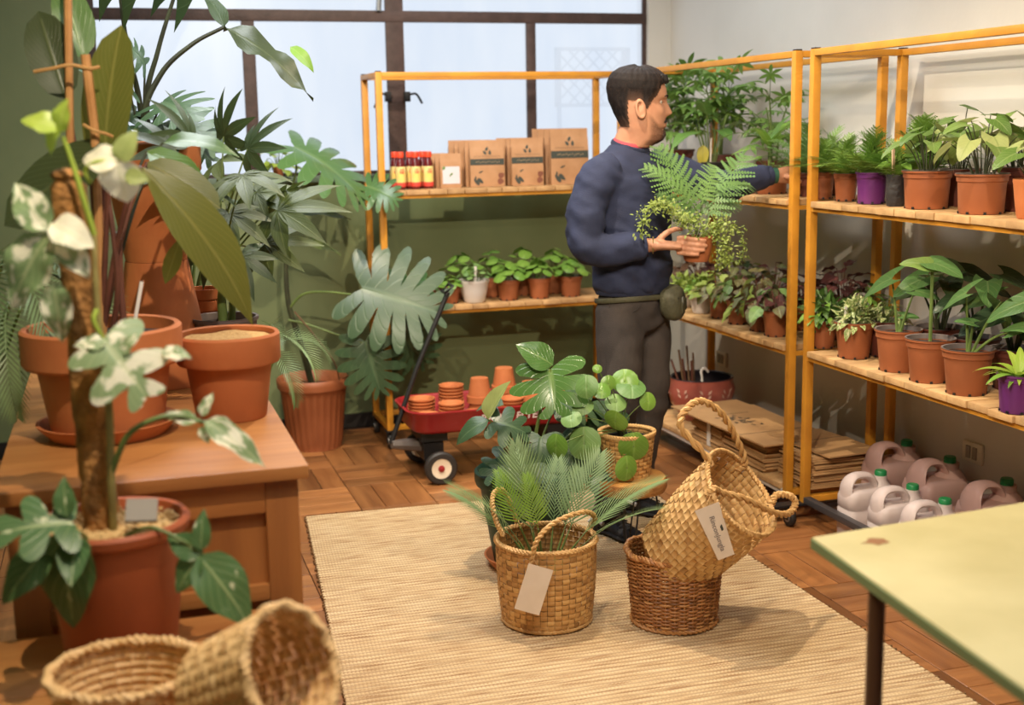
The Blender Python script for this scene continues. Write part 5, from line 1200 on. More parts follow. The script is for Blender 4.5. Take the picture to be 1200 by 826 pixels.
obj('bolster', MB().box((WL-.12, WW/2, .13), (.06, .26, .10)).box((WL-.12, WW/2, .195), (.1, .3, .05)), M['black_plastic'], wg)
obj('steering_tongue', MB().tube([(.12, WW/2, .13), (-.01, WW/2-.02, .15), (-.06, WW/2-.03, .155)], [.035, .026, .018], 8), mat('grey_steel', srgb(96, 88, 84), .45), wg)
hb = V((-.06, .18, .16)); ht = atY(525, 342, 5.40)-V(wg.location)
obj('pull_handle', MB().tube([hb, hb.lerp(ht, .5)+V((-.012, 0, 0)), ht], .011, 8), M['black_plastic'], wg)
obj('handle_grip', MB().tube([ht+V((-.02, -.035, .0)), ht+V((-.02, .035, 0)), ht+V((.012, .035, .03)), ht+V((.012, -.035, .03))], .008, 7, closed=True), M['black_plastic'], wg)
# clay pots and saucers riding in the wagon
clay_s = {}
def saucer_mesh(d):
    r = d/2; k = round(d, 3)
    if k not in clay_s: clay_s[k] = MB().lathe([(0, 0), (r*.8, 0), (r*.97, .016), (r, .017), (r, .022), (r*.93, .022), (r*.78, .006), (0, .006)], 24).mesh('clay_saucer', M['terracotta'])
    return clay_s[k]
def potmesh(d, h): 
    r = d/2; rb = r*.68; return MB().lathe([(0, 0), (rb, 0), (r*.9, h*.72), (r, h*.73), (r, h), (r*.9, h), (r*.86, h*.75), (rb*.85, h*.1), (0, h*.09)], 24).mesh('clay_pot', M['terracotta'])
zbed = zb+.0125
def saucers(px, py, Y, d, n, where):
    p = atY(px, py, Y)
    for k in range(n):
        o = obj('clay_saucer', saucer_mesh(d)); o.location = (p.x+random.Random(k*3+n).uniform(-.002, .002), Y, zbed+k*.0148)
        tag(o, f'small clay saucer, {"topmost" if k == n-1 else "lower one"} of the wagon stack {where}', 'saucer', f'clay saucers of the wagon stack {where}')
saucers(529, 470, 5.47, .115, 10, 'by the far side of the wagon')
saucers(529, 478, 5.30, .115, 7, 'in the middle near side')
saucers(494, 478, 5.44, .125, 7, 'at the front corner')
saucers(502, 486, 5.30, .125, 4, 'nearest the steering wheel')
saucers(599, 478, 5.30, .115, 7, 'behind the folded leaf')
saucers(556, 486, 5.29, .09, 4, 'between leaf and middle stack')
PMs = potmesh(.118, .112)
def clay(px, Y, z, flip, lab):
    p = atY(px, 460, Y); o = obj('clay_pot', PMs); o.location = (p.x, Y, z+(.112 if flip else 0)); o.rotation_euler = (PI if flip else 0, 0, 0)
    tag(o, lab, 'pot', 'small clay pots in the wagon')
clay(562, 5.46, zbed+.066, True, 'upside-down clay pot topping the short wagon pile')
clay(562, 5.46, zbed, True, 'upside-down clay pot under the short pile')
clay(591, 5.46, zbed+.105, True, 'upside-down clay pot topping the tallest wagon pile')
clay(591, 5.46, zbed+.05, True, 'clay pot in the middle of the tallest wagon pile')
clay(591, 5.46, zbed, True, 'bottom clay pot of the tallest wagon pile')
clay(622, 5.46, zbed+.03, True, 'clay pot behind the split leaf, upper of two')
clay(622, 5.46, zbed, True, 'clay pot behind the split leaf, lower of two')
clay(626, 5.31, zbed, False, 'upright clay pot behind the split leaf in the wagon')
clay(650, 5.42, zbed, False, 'upright clay pot at the rear end of the wagon')

# ================================================================ JUGS
def jug_mat(name, c): return mat(name, c, .32, trans=.35, ior=1.25, spec=.4)
M['jug'] = jug_mat('milky_jug_plastic', srgb(226, 210, 206)); M['jug2'] = jug_mat('pinkish_jug_plastic', srgb(206, 168, 158)); M['gcap'] = mat('green_screw_cap', srgb(30, 118, 66), .4)
def jug(label, px, py, X, w, dpt, h, m, grp):
    p = atX(px, py, X+w*.28); t = thing('plastic_jug', label, 'jug', (X, p.y, .0006), random.Random(int(px)).uniform(-.06, .06), grp)
    def rr(z, fx, fy, dx=0, r=.03): return [(x+dx, y, z) for x, y in rrect(-w/2*fx, w/2*fx, -dpt/2*fy, dpt/2*fy, min(r, dpt/2*fy*.95), 4)]
    hb_ = h*.66
    obj('jug_body', loop_loft(MB(), [rr(0, .9, .9), rr(.008, .98, .98), rr(h*.3, 1, 1), rr(h*.48, 1, 1), rr(h*.49, .975, .975), rr(h*.51, .975, .975), rr(h*.52, 1, 1), rr(hb_, 1, 1), rr(h*.74, .93, .95), rr(h*.775, .8, .8, w*.0), rr(h*.78, .5, .5)]), m, t, angle=50)
    nx = w*.28
    obj('neck', MB().lathe([(dpt*.36, h*.74), (dpt*.30, h*.80), (dpt*.2, h*.86), (dpt*.2, h*.93), (0, h*.93)], 18, (nx, 0, 0)), m, t)
    obj('handle', MB().tube(catmull([(-w*.425, 0, h*.62), (-w*.42, 0, h*.83), (-w*.29, 0, h*.945), (-w*.02, 0, h*.945), (w*.12, 0, h*.86), (w*.16, 0, h*.74)], 6), [(dpt*lerp(.40, .2, min(1, k/14)), w*lerp(.075, .06, k/30)) for k in range(31)], 12, flat=(0, 1, 0)), m, t)
    obj('cap', MB().lathe([(0, h*.9), (.02, h*.9), (.0215, h*.905), (.0215, h*.985), (.019, h), (0, h)], 18, (nx, 0, 0), ripple=lambda i, a: .03*math.cos(18*a) if i in (2, 3) else 0), M['gcap'], t)
labs = ['milky plastic jug standing closest to the carton stacks', 'milky plastic jug second from the carton stacks', 'milky plastic jug third from the carton stacks', 'milky plastic jug half hidden by the table corner', 'milky plastic jug fully behind the table']
for i, (px_, py_) in enumerate(((1032.5, 537), (1070, 553), (1108, 570), (1153, 590))):
    jug(labs[i], px_, py_, 2.595, .20, .118, .262, M['jug'], 'front row of jugs')
labs = ['pinkish jug against the wall nearest the carton stacks', 'pinkish jug against the wall, middle of its row', 'pinkish jug against the wall beside the socket']
for i, (px_, py_) in enumerate(((1047, 500), (1098, 521), (1165, 540))):
    jug(labs[i], px_+16, py_, 2.805, .20, .17, .325, M['jug2'], 'rear row of jugs')
    # rear jugs face the other way
    bpy.data.objects[-1] if False else None

# ================================================================ FLATTENED CARTONS
M['card'] = mat('corrugated_card', srgb(186, 146, 100), .75, srgb(172, 132, 88), 5, .05, 60, rand=.10); M['card_dk'] = mat('card_print_ink', srgb(88, 74, 56), .8)
def carton_mesh(lx, ly, fl): 
    b = MB(); b.box((0, 0, .003), (lx, ly, .006)); return b.mesh('flat_carton', M['card'], smooth=False)
zc0 = .10+TB*.5+.022
def carton_stack(cx, cy, lx, ly, n, where, seed, rz=0, th=.0072):
    r = random.Random(seed); me = carton_mesh(lx, ly, 0)
    for k in range(n):
        o = obj('flat_carton', me); o.location = (cx+r.uniform(-.012, .012), cy+r.uniform(-.010, .010), zc0+k*th); o.rotation_euler = (0, 0, rz+r.uniform(-.03, .03))
        tag(o, f'flattened cardboard carton, {"top sheet" if k == n-1 else "sheet"} of the stack {where}', 'carton', f'flattened cartons {where}')
carton_stack(2.60, 4.965, .30, .30, 17, 'with the white strap', 1)
carton_stack(2.60, 4.62, .30, .36, 18, 'next to the rack post', 2)
carton_stack(2.645, 4.285, .28, .24, 17, 'between the two racks', 3)
# big printed sheet lying over the first two stacks
zz = zc0+18*.0072+.0005
bs = thing('printed_carton', 'large printed cardboard sheet lying across two carton stacks', 'carton', (2.555, 4.775, zz), .05)
obj('sheet', MB().box((0, 0, .003), (.34, .80, .006)), M['card'], bs, smooth=False)
obj('flap', MB().box((.10, -.48, .002), (.22, .15, .005), Matrix.Rotation(.05, 3, 'X')), M['card'], bs, smooth=False)
pr = MB(); r = random.Random(12)
for k in range(34):
    a, c = r.gauss(0, .028), r.gauss(0, .07); poly = leafpoly(0, 0, r.uniform(.015, .035), r.uniform(.008, .014), r.uniform(0, 3), 1); pr.add([(-.03+a+x, .02+c+y, .0068+k*.00002) for x, y in poly], [tuple(range(10))])
obj('printed_emblem', pr, M['card_dk'], bs, kind='stuff')
obj('score_line', MB().box((.03, .15, .0063), (.11, .004, .0006)).box((.0, -.2, .0063), (.33, .004, .0006)), M['card_dk'], bs, kind='stuff')
b2 = thing('loose_carton', 'dark cardboard sheet leaning over the rear carton stack by the wall', 'carton', (2.655, 4.33, zc0+17*.0072+.0085), .1)
obj('sheet', MB().box((0, 0, .003), (.25, .40, .006)), M['card'], b2, smooth=False); obj('score_line', MB().box((0, .05, .0063), (.24, .004, .0006)), M['card_dk'], b2)
obj('strap', MB().box((0, 0, .062), (.004, .03, .125)), mat('white_strap', srgb(210, 202, 192), .5), None)
so = bpy.data.objects['strap']; so.location = (2.44, 4.93, zc0); tag(so, 'white packing strap on the carton stack beneath the printed sheet', 'strap')
# ================================================================ RED GLAZED POT WITH TWIGS
rp = atX(818, 451, 2.665); base_z = zc0-.001
rt = thing('glazed_pot', 'big red glazed pot with pale leaf pattern and dark inside, behind the cartons', 'pot', (2.645, 5.43, base_z))
RH, RR = .205, .15
rim_c = V((2.665, 5.40, base_z+RH))
glz = mat('red_glaze', srgb(150, 74, 64), .3, srgb(168, 98, 84), 5, coat=.4)
obj('pot_shell', MB().lathe([(0, 0), (.09, 0), (.1, .01), (.146, .08), (.162, .15), (RR*1.0, .19), (RR*1.02, RH)], 40, caps=False), glz, rt)
obj('pot_inside', MB().lathe([(RR*1.02, RH), (RR*.99, RH+.004), (RR*.94, RH), (RR*.98, .15), (.09, .05), (0, .045)], 40, caps=False), mat('dark_glaze', srgb(38, 32, 36), .3), rt)
lf_ = MB()
for k in range(9):
    a = 2*PI*k/9+.2
    for j in range(5):
        zz_ = .05+j*.024; R_ = lerp(.128, .166, min(1, (zz_-.05)/.1))
        for s in (-1, 1):
            c0 = V((math.cos(a+s*.07), math.sin(a+s*.07), 0))*(R_+.002)+V((0, 0, zz_)); tg = V((-math.sin(a), math.cos(a), 0))*s; dd = (tg*.7+V((0, 0, 1))).normalized(); nn = V((math.cos(a), math.sin(a), 0)); xx = dd.cross(nn)
            lf_.add([c0, c0+dd*.015+xx*.006, c0+dd*.03+nn*.003, c0+dd*.015-xx*.006], [(0, 1, 2, 3)])
obj('leaf_decoration', lf_, mat('pale_glaze', srgb(206, 168, 150), .3), rt, kind='stuff')
for k, (dx, dy, h_) in enumerate(((-.07, -.02, .10), (-.055, .03, .13), (-.03, -.03, .09), (-.02, .02, .15), (-.08, .05, .08), (.0, 0, .12))):
    q = atX(0, 0, 1) if False else None
    tw = MB().tube([(-.03+dx*.4, dy, .06), (-.04+dx*.8, dy*1.1, RH), (-.045+dx, dy*1.5, RH+h_)], [.006, .0055, .005], 6); o = tag(obj('twig', tw, G['twig'] if k % 2 else G['stem_red'], loc=V(rt.location)), 'short cut twig standing in the red glazed pot', 'twig', 'twigs in the red glazed pot')
o = obj('white_hook', MB().tube(catmull([(-.02, -.06, .07), (-.03, -.07, RH), (-.035, -.07, RH+.04), (-.02, -.075, RH+.055), (.0, -.075, RH+.035)], 6), .006, 8), M['label'], loc=V(rt.location)); tag(o, 'white plastic hook poking out of the red glazed pot', 'hook')
# ================================================================ LEFT CORNER: THINGS ON THE CABINET
def on_chest(px, py): p = atZ(px, py, CZ); return V((p.x, p.y, CZ+.0006))
M['sand'] = mat('coarse_sand', srgb(206, 166, 108), .95, srgb(180, 138, 84), 90, .6, 160)
q = on_chest(272, 488); t = thing('sand_pot', 'terracotta pot filled to the brim with coarse sand on the cabinet corner', 'pot', q)
pot_part(t, .252, .212, 'terracotta', None, .68, soil_m=M['sand'], soil_z=.198, n=48)
q = on_chest(128, 508)
so = tag(obj('saucer', MB().lathe([(0, 0), (.13, 0), (.158, .03), (.161, .036), (.153, .036), (.125, .008), (0, .008)], 40), M['terracotta'], loc=q), 'terracotta saucer under the widest pot on the cabinet', 'saucer')
bp_ = thing('potted_paddle_plant', 'wide terracotta pot on the cabinet with big olive paddle leaves and bamboo stakes', 'potted plant', q+V((0, 0, .0085)))
z = pot_part(bp_, .362, .25, 'terracotta', None, .70, n=48)
BO = V(bp_.location); by = BO.y
pad = OV(G['big_olive'], .40, .35, 'oblong', .004, fold=.15); padd = OV(G['big_dark'], .42, .35, 'oblong', .004, fold=.15); padl = OV(G['big_olive'], .27, .9, 'lance', .006, fold=.3); padm = OV(G['mid'], .42, .9, wave=.02)
def st(*pts, r=(.006, .003), m='stem_red', name='stalk'):
    P = catmull(pts, 6); obj(name, MB().tube(P, [lerp(r[0], r[1], i/(len(P)-1)) for i in range(len(P))], 7), G[m], bp_)
L_ = lambda px_, py_, dy=0: atY(px_, py_, by+dy)-BO
b0 = V((.0, 0, z))
mleaf(bp_, BO, 78, 118, by+.05, (-.28, .95, .1), .225, (.2, .1, -1), padd, 0, b0, .006, 'stem_red', .1, ws=1.15)
mleaf(bp_, BO, 122, 205, by+.02, (.10, 1, -.05), .345, (-.3, .1, -1), pad, 1, b0, .006, 'stem_red', .05, ws=.95)
mleaf(bp_, BO, 98, 70, by+.10, (-.2, .9, .1), .24, (.4, .1, -1), OV(G['mid'], .4, .3), 1, b0, .005, 'stem_red', .1)
mleaf(bp_, BO, 132, 172, by-.05, (-.85, -.45, -.25), .30, (-.1, .75, -.65), padd, 0, b0, .006, 'stem_red', .06, ws=1.5)
mleaf(bp_, BO, 165, 195, by-.08, (.62, -.62, -.05), .47, (.35, .55, -.75), padl, 0, b0, .006, 'stem_red', .1, ws=1.05)
mleaf(bp_, BO, 172, 190, by+.06, (.75, -.42, -.1), .2, (.1, .5, -.85), pad, 1, b0, .005, 'stem_red', .08, ws=1.1)
mleaf(bp_, BO, 212, 278, by-.02, (-.35, -.85, 0), .15, (.3, .2, -1), padl, 1, None)
mleaf(bp_, BO, 190, 168, by+.18, (.9, .18, -.1), .20, (0, .9, -.4), padm, 0, b0, .004, 'stem_dk', .1)
mleaf(bp_, BO, 172, 178, by+.12, (.85, -.25, -.2), .20, (0, .85, -.5), padm, 1, b0, .004, 'stem_dk', .1)
mleaf(bp_, BO, 60, 320, by+.1, (-.9, -.1, -.2), .14, (0, .9, -.4), padm, 1, b0, .004, 'stem_dk', .05)
st(b0+V((.02, 0, -.01)), L_(138, 330, -.03), L_(128, 240, -.03), L_(120, 190, 0), r=(.008, .005))
st(b0+V((.05, 0, -.01)), L_(142, 340, 0), L_(140, 280, 0), r=(.009, .006))
M['bamboo'] = mat('bamboo_cane', srgb(190, 140, 88), .5, srgb(168, 118, 70), 16)
obj('stake', MB().tube([b0+V((-.03, .03, -.05)), L_(82, 160, .03), L_(79, -40, .03)], .009, 8), M['bamboo'], bp_)
obj('stake', MB().tube([b0+V((.0, .0, -.05)), L_(111, 155, -.02), L_(100, 64, -.02)], .0105, 8), M['bamboo'], bp_)
obj('twine', MB().tube(catmull([L_(40, 84, 0), L_(62, 80, -.02), L_(82, 76, -.03), L_(105, 80, -.03), L_(117, 78, -.03)], 5), .004, 6), M['rope'], bp_)
obj('twine', MB().tube(catmull([L_(98, 146, -.03), L_(110, 153, -.045), L_(122, 156, -.04), L_(132, 160, -.03)], 5), .004, 6), M['rope'], bp_)
stick(bp_, L_(156, 388, -.06), L_(166, 330, -.06), .008, .003, M['label'])
# two big clay pots stacked foot to foot behind
q = on_chest(190, 450); q.y = 3.66; q.x = .105
o = tag(obj('clay_pot', MB().lathe([(0, .0), (.142, 0), (.145, .004), (.143, .08), (.128, .085), (.085, .345), (0, .345)], 40), M['terracotta'], loc=q), 'big terracotta pot standing upside down behind the paddle plant', 'pot')
o = tag(obj('clay_pot', MB().lathe([(0, 0), (.083, 0), (.118, .235), (.132, .238), (.138, .25), (.138, .32), (.132, .326), (.12, .32), (.08, .05), (0, .045)], 40), M['terracotta'], loc=q+V((0, 0, .346))), 'big terracotta pot standing upright on the upside-down one', 'pot')
PN = potmesh(.115, .105)
for k in range(5):
    o = obj('clay_pot', PN); o.location = (.235, 3.82, CZ+.0006+k*.034); tag(o, 'small terracotta pot nested in the pile beside the grey-rimmed nursery pot', 'pot', 'nested small pots on the cabinet')
# fatsia in grey-rimmed pot
q = V((.278, 3.62, CZ+.0006)); ft = thing('potted_fatsia', 'fatsia with hand-shaped leaves in a grey-rimmed nursery pot on the cabinet', 'potted plant', q)
z = pot_part(ft, .185, .18, 'nursery', mat('grey_plastic', srgb(96, 84, 84), .5), .78); FO = V(ft.location)
fa = FAT(G['fatsia'], 7, .24, .6); fd = FAT(G['dark'], 7, .22, .6)
obj('stem', MB().tube(catmull([(0, 0, z-.02), (-.005, 0, z+.06), (.0, .0, z+.14), (-.02, 0, z+.25)], 6), [lerp(.016, .007, i/18) for i in range(19)], 9), G['stem'], ft)
obj('stem', MB().tube(catmull([(.02, .02, z-.02), (.03, .02, z+.1), (.04, .02, z+.2)], 6), [lerp(.011, .006, i/12) for i in range(13)], 8), G['stem'], ft)
rr = random.Random(6)
for i, (px_, py_, dx, dz, df, L, dk) in enumerate(((284, 205, .2, -.2, -.8, .17, 0), (325, 246, .8, .15, -.2, .20, 0), (330, 235, .1, .5, -.6, .12, 0), (255, 190, .5, .2, -.6, .17, 0), (225, 205, -.5, .1, -.7, .16, 1), (268, 250, .2, -.5, -.7, .16, 0), (310, 285, .9, .15, -.2, .17, 0), (235, 245, -.4, -.3, -.7, .15, 1), (205, 175, -.6, .4, -.4, .15, 1), (290, 175, .6, .6, -.3, .15, 1), (262, 160, .2, .7, -.4, .15, 1), (248, 285, -.1, -.6, -.6, .14, 1), (282, 300, .3, -.7, -.5, .13, 1), (225, 165, -.2, .6, -.5, .16, 1), (300, 225, .7, -.1, -.5, .15, 0), (270, 215, .1, -.1, -.9, .16, 0), (240, 220, -.2, .1, -.9, .15, 1))):
    mleaf(ft, FO, px_, py_, 3.62+.10*((i*5) % 4)-.12, (dx, dz, df), L*1.1, (0, .7, -.6), (fd if dk else fa), i, (-.01, 0, z+.12+.02*(i % 5)), .0026, 'stem', .03)
t = thing('potted_seedling', 'nursery pot with thick green stems behind the grey-rimmed pot', 'potted plant', (.20, 3.97, CZ+.0006)); 
z = pot_part(t, .13, .2, 'nursery', None, .8); sprout(t, z, 9, OV(G['dark'], .4, .8), (.14, .2), (.12, .38), .12, .005, G['stem'], (-.2, .7), 31)
# ================================================================ BEHIND THE CABINET
def floor_pot(kind, label, x, y, d, h, m=None, cat='potted plant'):
    t = thing(kind, label, cat, (x, y, .0006)); return t, pot_part(t, d, h, 'terracotta', m, .72)
t, z = floor_pot('potted_elephant_ear', 'tall dark-stemmed elephant ear rising behind the cabinet to the window top', .10, 4.6, .34, .34); O = V(t.location)
for P in ([(0, 0, z), (.02, 0, 1.2)] + [tuple(atY(165, 130, 4.6)-O), tuple(atY(150, 60, 4.6)-O), tuple(atY(140, -10, 4.6)-O)], [(.02, 0, z), (.06, 0, 1.2)]+[tuple(atY(172, 130, 4.6)-O), tuple(atY(185, 60, 4.6)-O), tuple(atY(206, -10, 4.6)-O)], [(.03, 0, z), (.06, 0, 1.2)]+[tuple(atY(168, 150, 4.55)-O), tuple(atY(188, 88, 4.55)-O), tuple(atY(225, 52, 4.55)-O), tuple(atY(262, 32, 4.55)-O)]):
    P = catmull(P, 8); obj('stalk', MB().tube(P, [lerp(.014, .006, i/(len(P)-1)) for i in range(len(P))], 8), G['stem_dk'], t)
al = HEART(G['big_olive'], .5, .8, .3); al2 = HEART(G['dark'], .5, .7, .3)
mleaf(t, O, 262, 32, 4.55, (.80, -.36, -.2), .40, (.2, .75, -.5), OV(G['big_dark'], .30, .7, wave=.05), 0); mleaf(t, O, 262, 32, 4.55, (-.25, .9, .1), .16, (.7, .2, -.6), OV(G['dark'], .5, .7), 1)  # long leaf takes the dark colour for its backlit shade
mleaf(t, O, 340, 55, 4.52, (.8, -.5, -.2), .12, (.3, .6, -.6), OV(G['bright'], .5, .8), 1)
mleaf(t, O, 140, -8, 4.6, (.3, .9, -.2), .4, (-.3, .3, -.9), al2, 0); mleaf(t, O, 206, -8, 4.6, (.4, .8, -.2), .4, (-.3, .3, -.9), al2, 1)
mdk = MON(G['monstera_dk'], 5, .6, .62, .95)
for i, (px_, py_, dx, dz, df, L) in enumerate(((190, 120, .5, -.1, -.6, .2), (205, 140, .7, -.3, -.4, .2), (160, 130, -.5, -.2, -.6, .18), (180, 150, .1, -.5, -.7, .19), (150, 100, -.4, .3, -.5, .16), (215, 160, .6, -.3, -.5, .17), (160, 165, -.5, -.5, -.6, .18), (170, 75, -.2, .5, -.4, .11), (195, 145, .2, -.5, -.6, .16))):
    mleaf(t, O, px_, py_, 4.5+.05*(i % 3), (dx, dz, df), L, (0, .75, -.6), mdk, i, tuple(atY(168, 185, 4.58)-O), .004, 'stem_dk', .03)
# drooping palms beside the cabinet
def palm(t, z, specs, m='palm', L0=.42, arch=1.5):
    fr_ = PALM(G[m], arch, 24, .30, .014, 50); O = V(t.location)
    for i, (px_, py_, Y, dx, dz, df, L) in enumerate(specs): mleaf(t, O, px_, py_, Y, (dx, dz, df), L, (0, 1, -.2), fr_, i, (0, 0, z), .005, 'stem', .1).name = 'frond'
t, z = floor_pot('potted_palm', 'palm on the floor beside the cabinet, fronds drooping past the sand pot', .38, 4.62, .26, .28)
palm(t, z, ((322, 392, 4.45, .75, .15, -.5, .26), (318, 412, 4.4, .6, -.1, -.7, .25), (330, 400, 4.6, .8, .3, .1, .24), (315, 385, 4.5, .2, .5, -.6, .22)), 'palm', arch=1.9)
t, z = floor_pot('potted_palm', 'palm with long drooping leaves squeezed between cabinet and left wall', -.52, 3.5, .26, .3)
palm(t, z, ((20, 330, 3.35, .25, .5, -.3, .4), (2, 310, 3.3, .3, .4, -.5, .42), (30, 345, 3.55, .3, .2, -.1, .38), (-20, 320, 3.4, .2, .4, -.5, .4), (10, 355, 3.2, .15, .0, -.6, .36)), 'palm', arch=2.4)
# lime vine on the window sill
t = thing('potted_vine', 'lime-leaved vine in a tiny pot on the window sill', 'potted plant', (.80, YB-.0, WZ0+.0126)); z = pot_part(t, .06, .055, 'nursery', None, .8)
sprout(t, z, 26, OV(G['lime'], .75, .6), (.045, .07), (-.02, .14), .075, .0015, G['stem'], (-.9, .3), 91)
for o_ in t.children:
    if o_.name.startswith('leaf') and o_.location.y > .02: o_.location.y = -abs(o_.location.y)*.6
# ---- fluted pot with the big monstera under the window
fx = atZ(369, 517, 0); FP = V((fx.x, 6.10, .0006))
fm = thing('potted_monstera', 'large sprawling monstera in a fluted brown pot by the green wall', 'potted plant', FP); fm.location.x = .875
FP = V(fm.location)
flute = lambda i, a: (.018*math.cos(26*a) if 2 <= i <= 4 else 0)
obj('pot', MB().lathe([(0, 0), (.125, 0), (.13, .03), (.132, .035), (.155, .27), (.158, .275), (.166, .30), (.172, .302), (.176, .325), (.176, .345), (.168, .352), (.158, .345), (.15, .3), (0, .29)], 104, ripple=flute), M['plastic_pot'], fm, angle=60)
obj('soil', MB().lathe([(0, .31), (.08, .306), (.158, .298)], 30), M['soil'], fm)
def mst(pts, r0, r1, nm='stem', m='stem_dk'):
    P = catmull([tuple(V(p)) for p in pts], 7); obj(nm, MB().tube(P, [lerp(r0, r1, i/(len(P)-1)) for i in range(len(P))], 8), G[m], fm)
A = lambda px_, py_, Y=6.0: atY(px_, py_, Y)-FP
mst([(0, 0, .29), A(352, 400, 6.0), A(338, 355, 5.98), A(335, 300, 5.98), A(338, 250, 5.95)], .016, .008)
mst([A(338, 300, 5.98), A(338, 240), A(347, 200, 5.95), A(345, 178, 5.92)], .006, .004, 'petiole', 'stem')
mst([A(338, 362, 5.98), A(355, 345, 5.95), A(380, 342, 5.9), A(412, 345, 5.85)], .007, .005, 'petiole', 'stem')
mst([A(338, 375, 5.98), A(360, 380, 5.95), A(395, 392, 5.9), A(425, 402, 5.86)], .006, .004, 'petiole', 'stem')
mst([A(345, 365, 5.95), A(370, 395, 5.9), A(392, 425, 5.9), (.12, -.1, .31)], .004, .003, 'aerial_root', 'twig')
big = MON(G['monstera_dk'], 7, .25, .36, 1.0, 2, .25); bigs = MON(G['monstera'], 7, .6, .4, .95, 2, .3)
mleaf(fm, FP, 345, 172, 5.92, (.88, -.40, -.1), .42, (.42, .85, -.35), bigs, 0, ws=.85)
mleaf(fm, FP, 425, 338, 5.85, (.85, -.25, -.1), .42, (.15, .35, -.9), big, 1, ws=.85)
mleaf(fm, FP, 428, 400, 5.86, (.25, -.9, -.1), .28, (.1, .2, -1), big, 0, ws=.8)
mleaf(fm, FP, 450, 350, 5.90, (.75, .35, .1), .25, (.0, .7, -.6), bigs, 1)
mleaf(fm, FP, 470, 390, 5.92, (.5, -.7, .1), .22, (.1, .2, -1), big, 1)
mleaf(fm, FP, 430, 218, 5.90, (.8, -.25, -.2), .17, (.0, .7, -.7), bigs, 0)
mleaf(fm, FP, 338, 250, 5.95, (.9, .15, .1), .30, (0, .9, -.5), OV(G['fatsia'], .28, .7, 'lance', .03), 0)
mleaf(fm, FP, 340, 285, 5.95, (.9, .12, -.1), .25, (0, .9, -.5), OV(G['fatsia'], .26, .9, 'lance', .03), 1)
# ================================================================ FOREGROUND: BENCH WITH VARIEGATED MONSTERA AND BASKETS
ap = thing('potted_variegated_monstera', 'white-splashed monstera climbing a brown moss pole in a terracotta pot on the bench', 'potted plant', (-.04, 2.37, BZ+.0006))
AO = V(ap.location); M['pebble'] = mat('pale_pebble_topping', srgb(216, 184, 128), .9, srgb(180, 140, 88), 120, .8, 140)
obj('pot', MB().lathe([(0, 0), (.095, 0), (.098, .006), (.128, .262), (.137, .268), (.139, .282), (.134, .289), (.126, .287), (.122, .27), (0, .262)], 48), mat('reddish_terracotta', srgb(164, 84, 46), .55, srgb(150, 74, 40), 6), ap)
obj('pebbles', MB().lathe([(0, .276), (.06, .274), (.123, .268)], 30), M['pebble'], ap)
pbm = MB(); r = random.Random(4)
for k in range(240):
    a = r.uniform(0, 2*PI); d_ = .118*math.sqrt(r.random()); s = r.uniform(.004, .007); pbm.ball((d_*math.cos(a), d_*math.sin(a), .274), (s, s*.8, s*.7), 6, 4)
obj('loose_pebbles', pbm, M['pebble'], ap, kind='stuff')
pol = [(0-.02, 0, .25), (-.022, 0, .35)]+[tuple(atY(104, 450, 2.37)-AO), tuple(atY(92, 320, 2.37)-AO), tuple(atY(78, 205, 2.37)-AO)]
P = catmull(pol, 10); mp_ = MB()
def polefn(u, v):
    f = v*(len(P)-1); i = min(len(P)-2, int(f)); c = P[i].lerp(P[i+1], f-i); a = 2*PI*u; R = .031*(1+.16*noise.noise((math.cos(a)*2, math.sin(a)*2, v*14))+.08*noise.noise((math.cos(a)*6, math.sin(a)*6, v*50)))*(1 if v < .98 else .7)
    return (c.x+R*math.cos(a), c.y+R*math.sin(a), c.z)
mp_.grid(polefn, 28, 70, wrap=True); mp_.ball(P[-1], (.028, .028, .012), 14, 6)
obj('moss_pole', mp_, mat('coir_moss', srgb(186, 132, 74), .95, srgb(122, 84, 44), 26, .9, 90), ap, angle=80)
W_ = lambda px_, py_, dy=0: atY(px_, py_, 2.37+dy)-AO
def ast(pts, r0, r1, m='stem', nm='vine'):
    Q = catmull([tuple(V(p)) for p in pts], 7); obj(nm, MB().tube(Q, [lerp(r0, r1, i/(len(Q)-1)) for i in range(len(Q))], 7), G[m], ap)
M['dummy'] = G['stem']; G['stem_pale'] = mat('pale_vine', srgb(150, 140, 84), .5, srgb(124, 110, 62), 20); G['stem_lime'] = mat('lime_vine', srgb(150, 170, 66), .5)
ast([(.0, -.03, .27), W_(130, 560, -.05), W_(128, 480, -.05), W_(118, 400, -.05), W_(113, 340, -.05), W_(110, 270, -.04)], .008, .005, 'stem_pale')
ast([W_(110, 275, -.04), W_(98, 235, -.05), W_(86, 195, -.05), W_(74, 160, -.05)], .006, .004, 'stem_lime', 'petiole')
ast([W_(107, 215, -.05), W_(100, 200, -.05), W_(112, 190, -.06), W_(135, 188, -.06)], .004, .003, 'stem_lime', 'petiole')
ast([W_(130, 555, -.05), W_(150, 510, -.07), W_(185, 490, -.08), W_(215, 488, -.08), W_(238, 495, -.08)], .006, .004, 'stem', 'petiole')
ast([W_(115, 360, -.05), W_(110, 375, -.06), W_(120, 395, -.06), W_(128, 405, -.06)], .005, .003, 'stem_lime', 'petiole')
ast([W_(150, 420, -.06), W_(165, 418, -.06), W_(192, 412, -.06)], .003, .002, 'stem_pale', 'petiole')
ast([W_(128, 640, -.05), W_(165, 620, -.09), W_(190, 622, -.12), W_(235, 645, -.14)], .004, .003, 'stem', 'petiole')
ast([W_(110, 640, -.05), W_(95, 625, -.1), W_(80, 620, -.12)], .004, .003, 'stem', 'petiole')
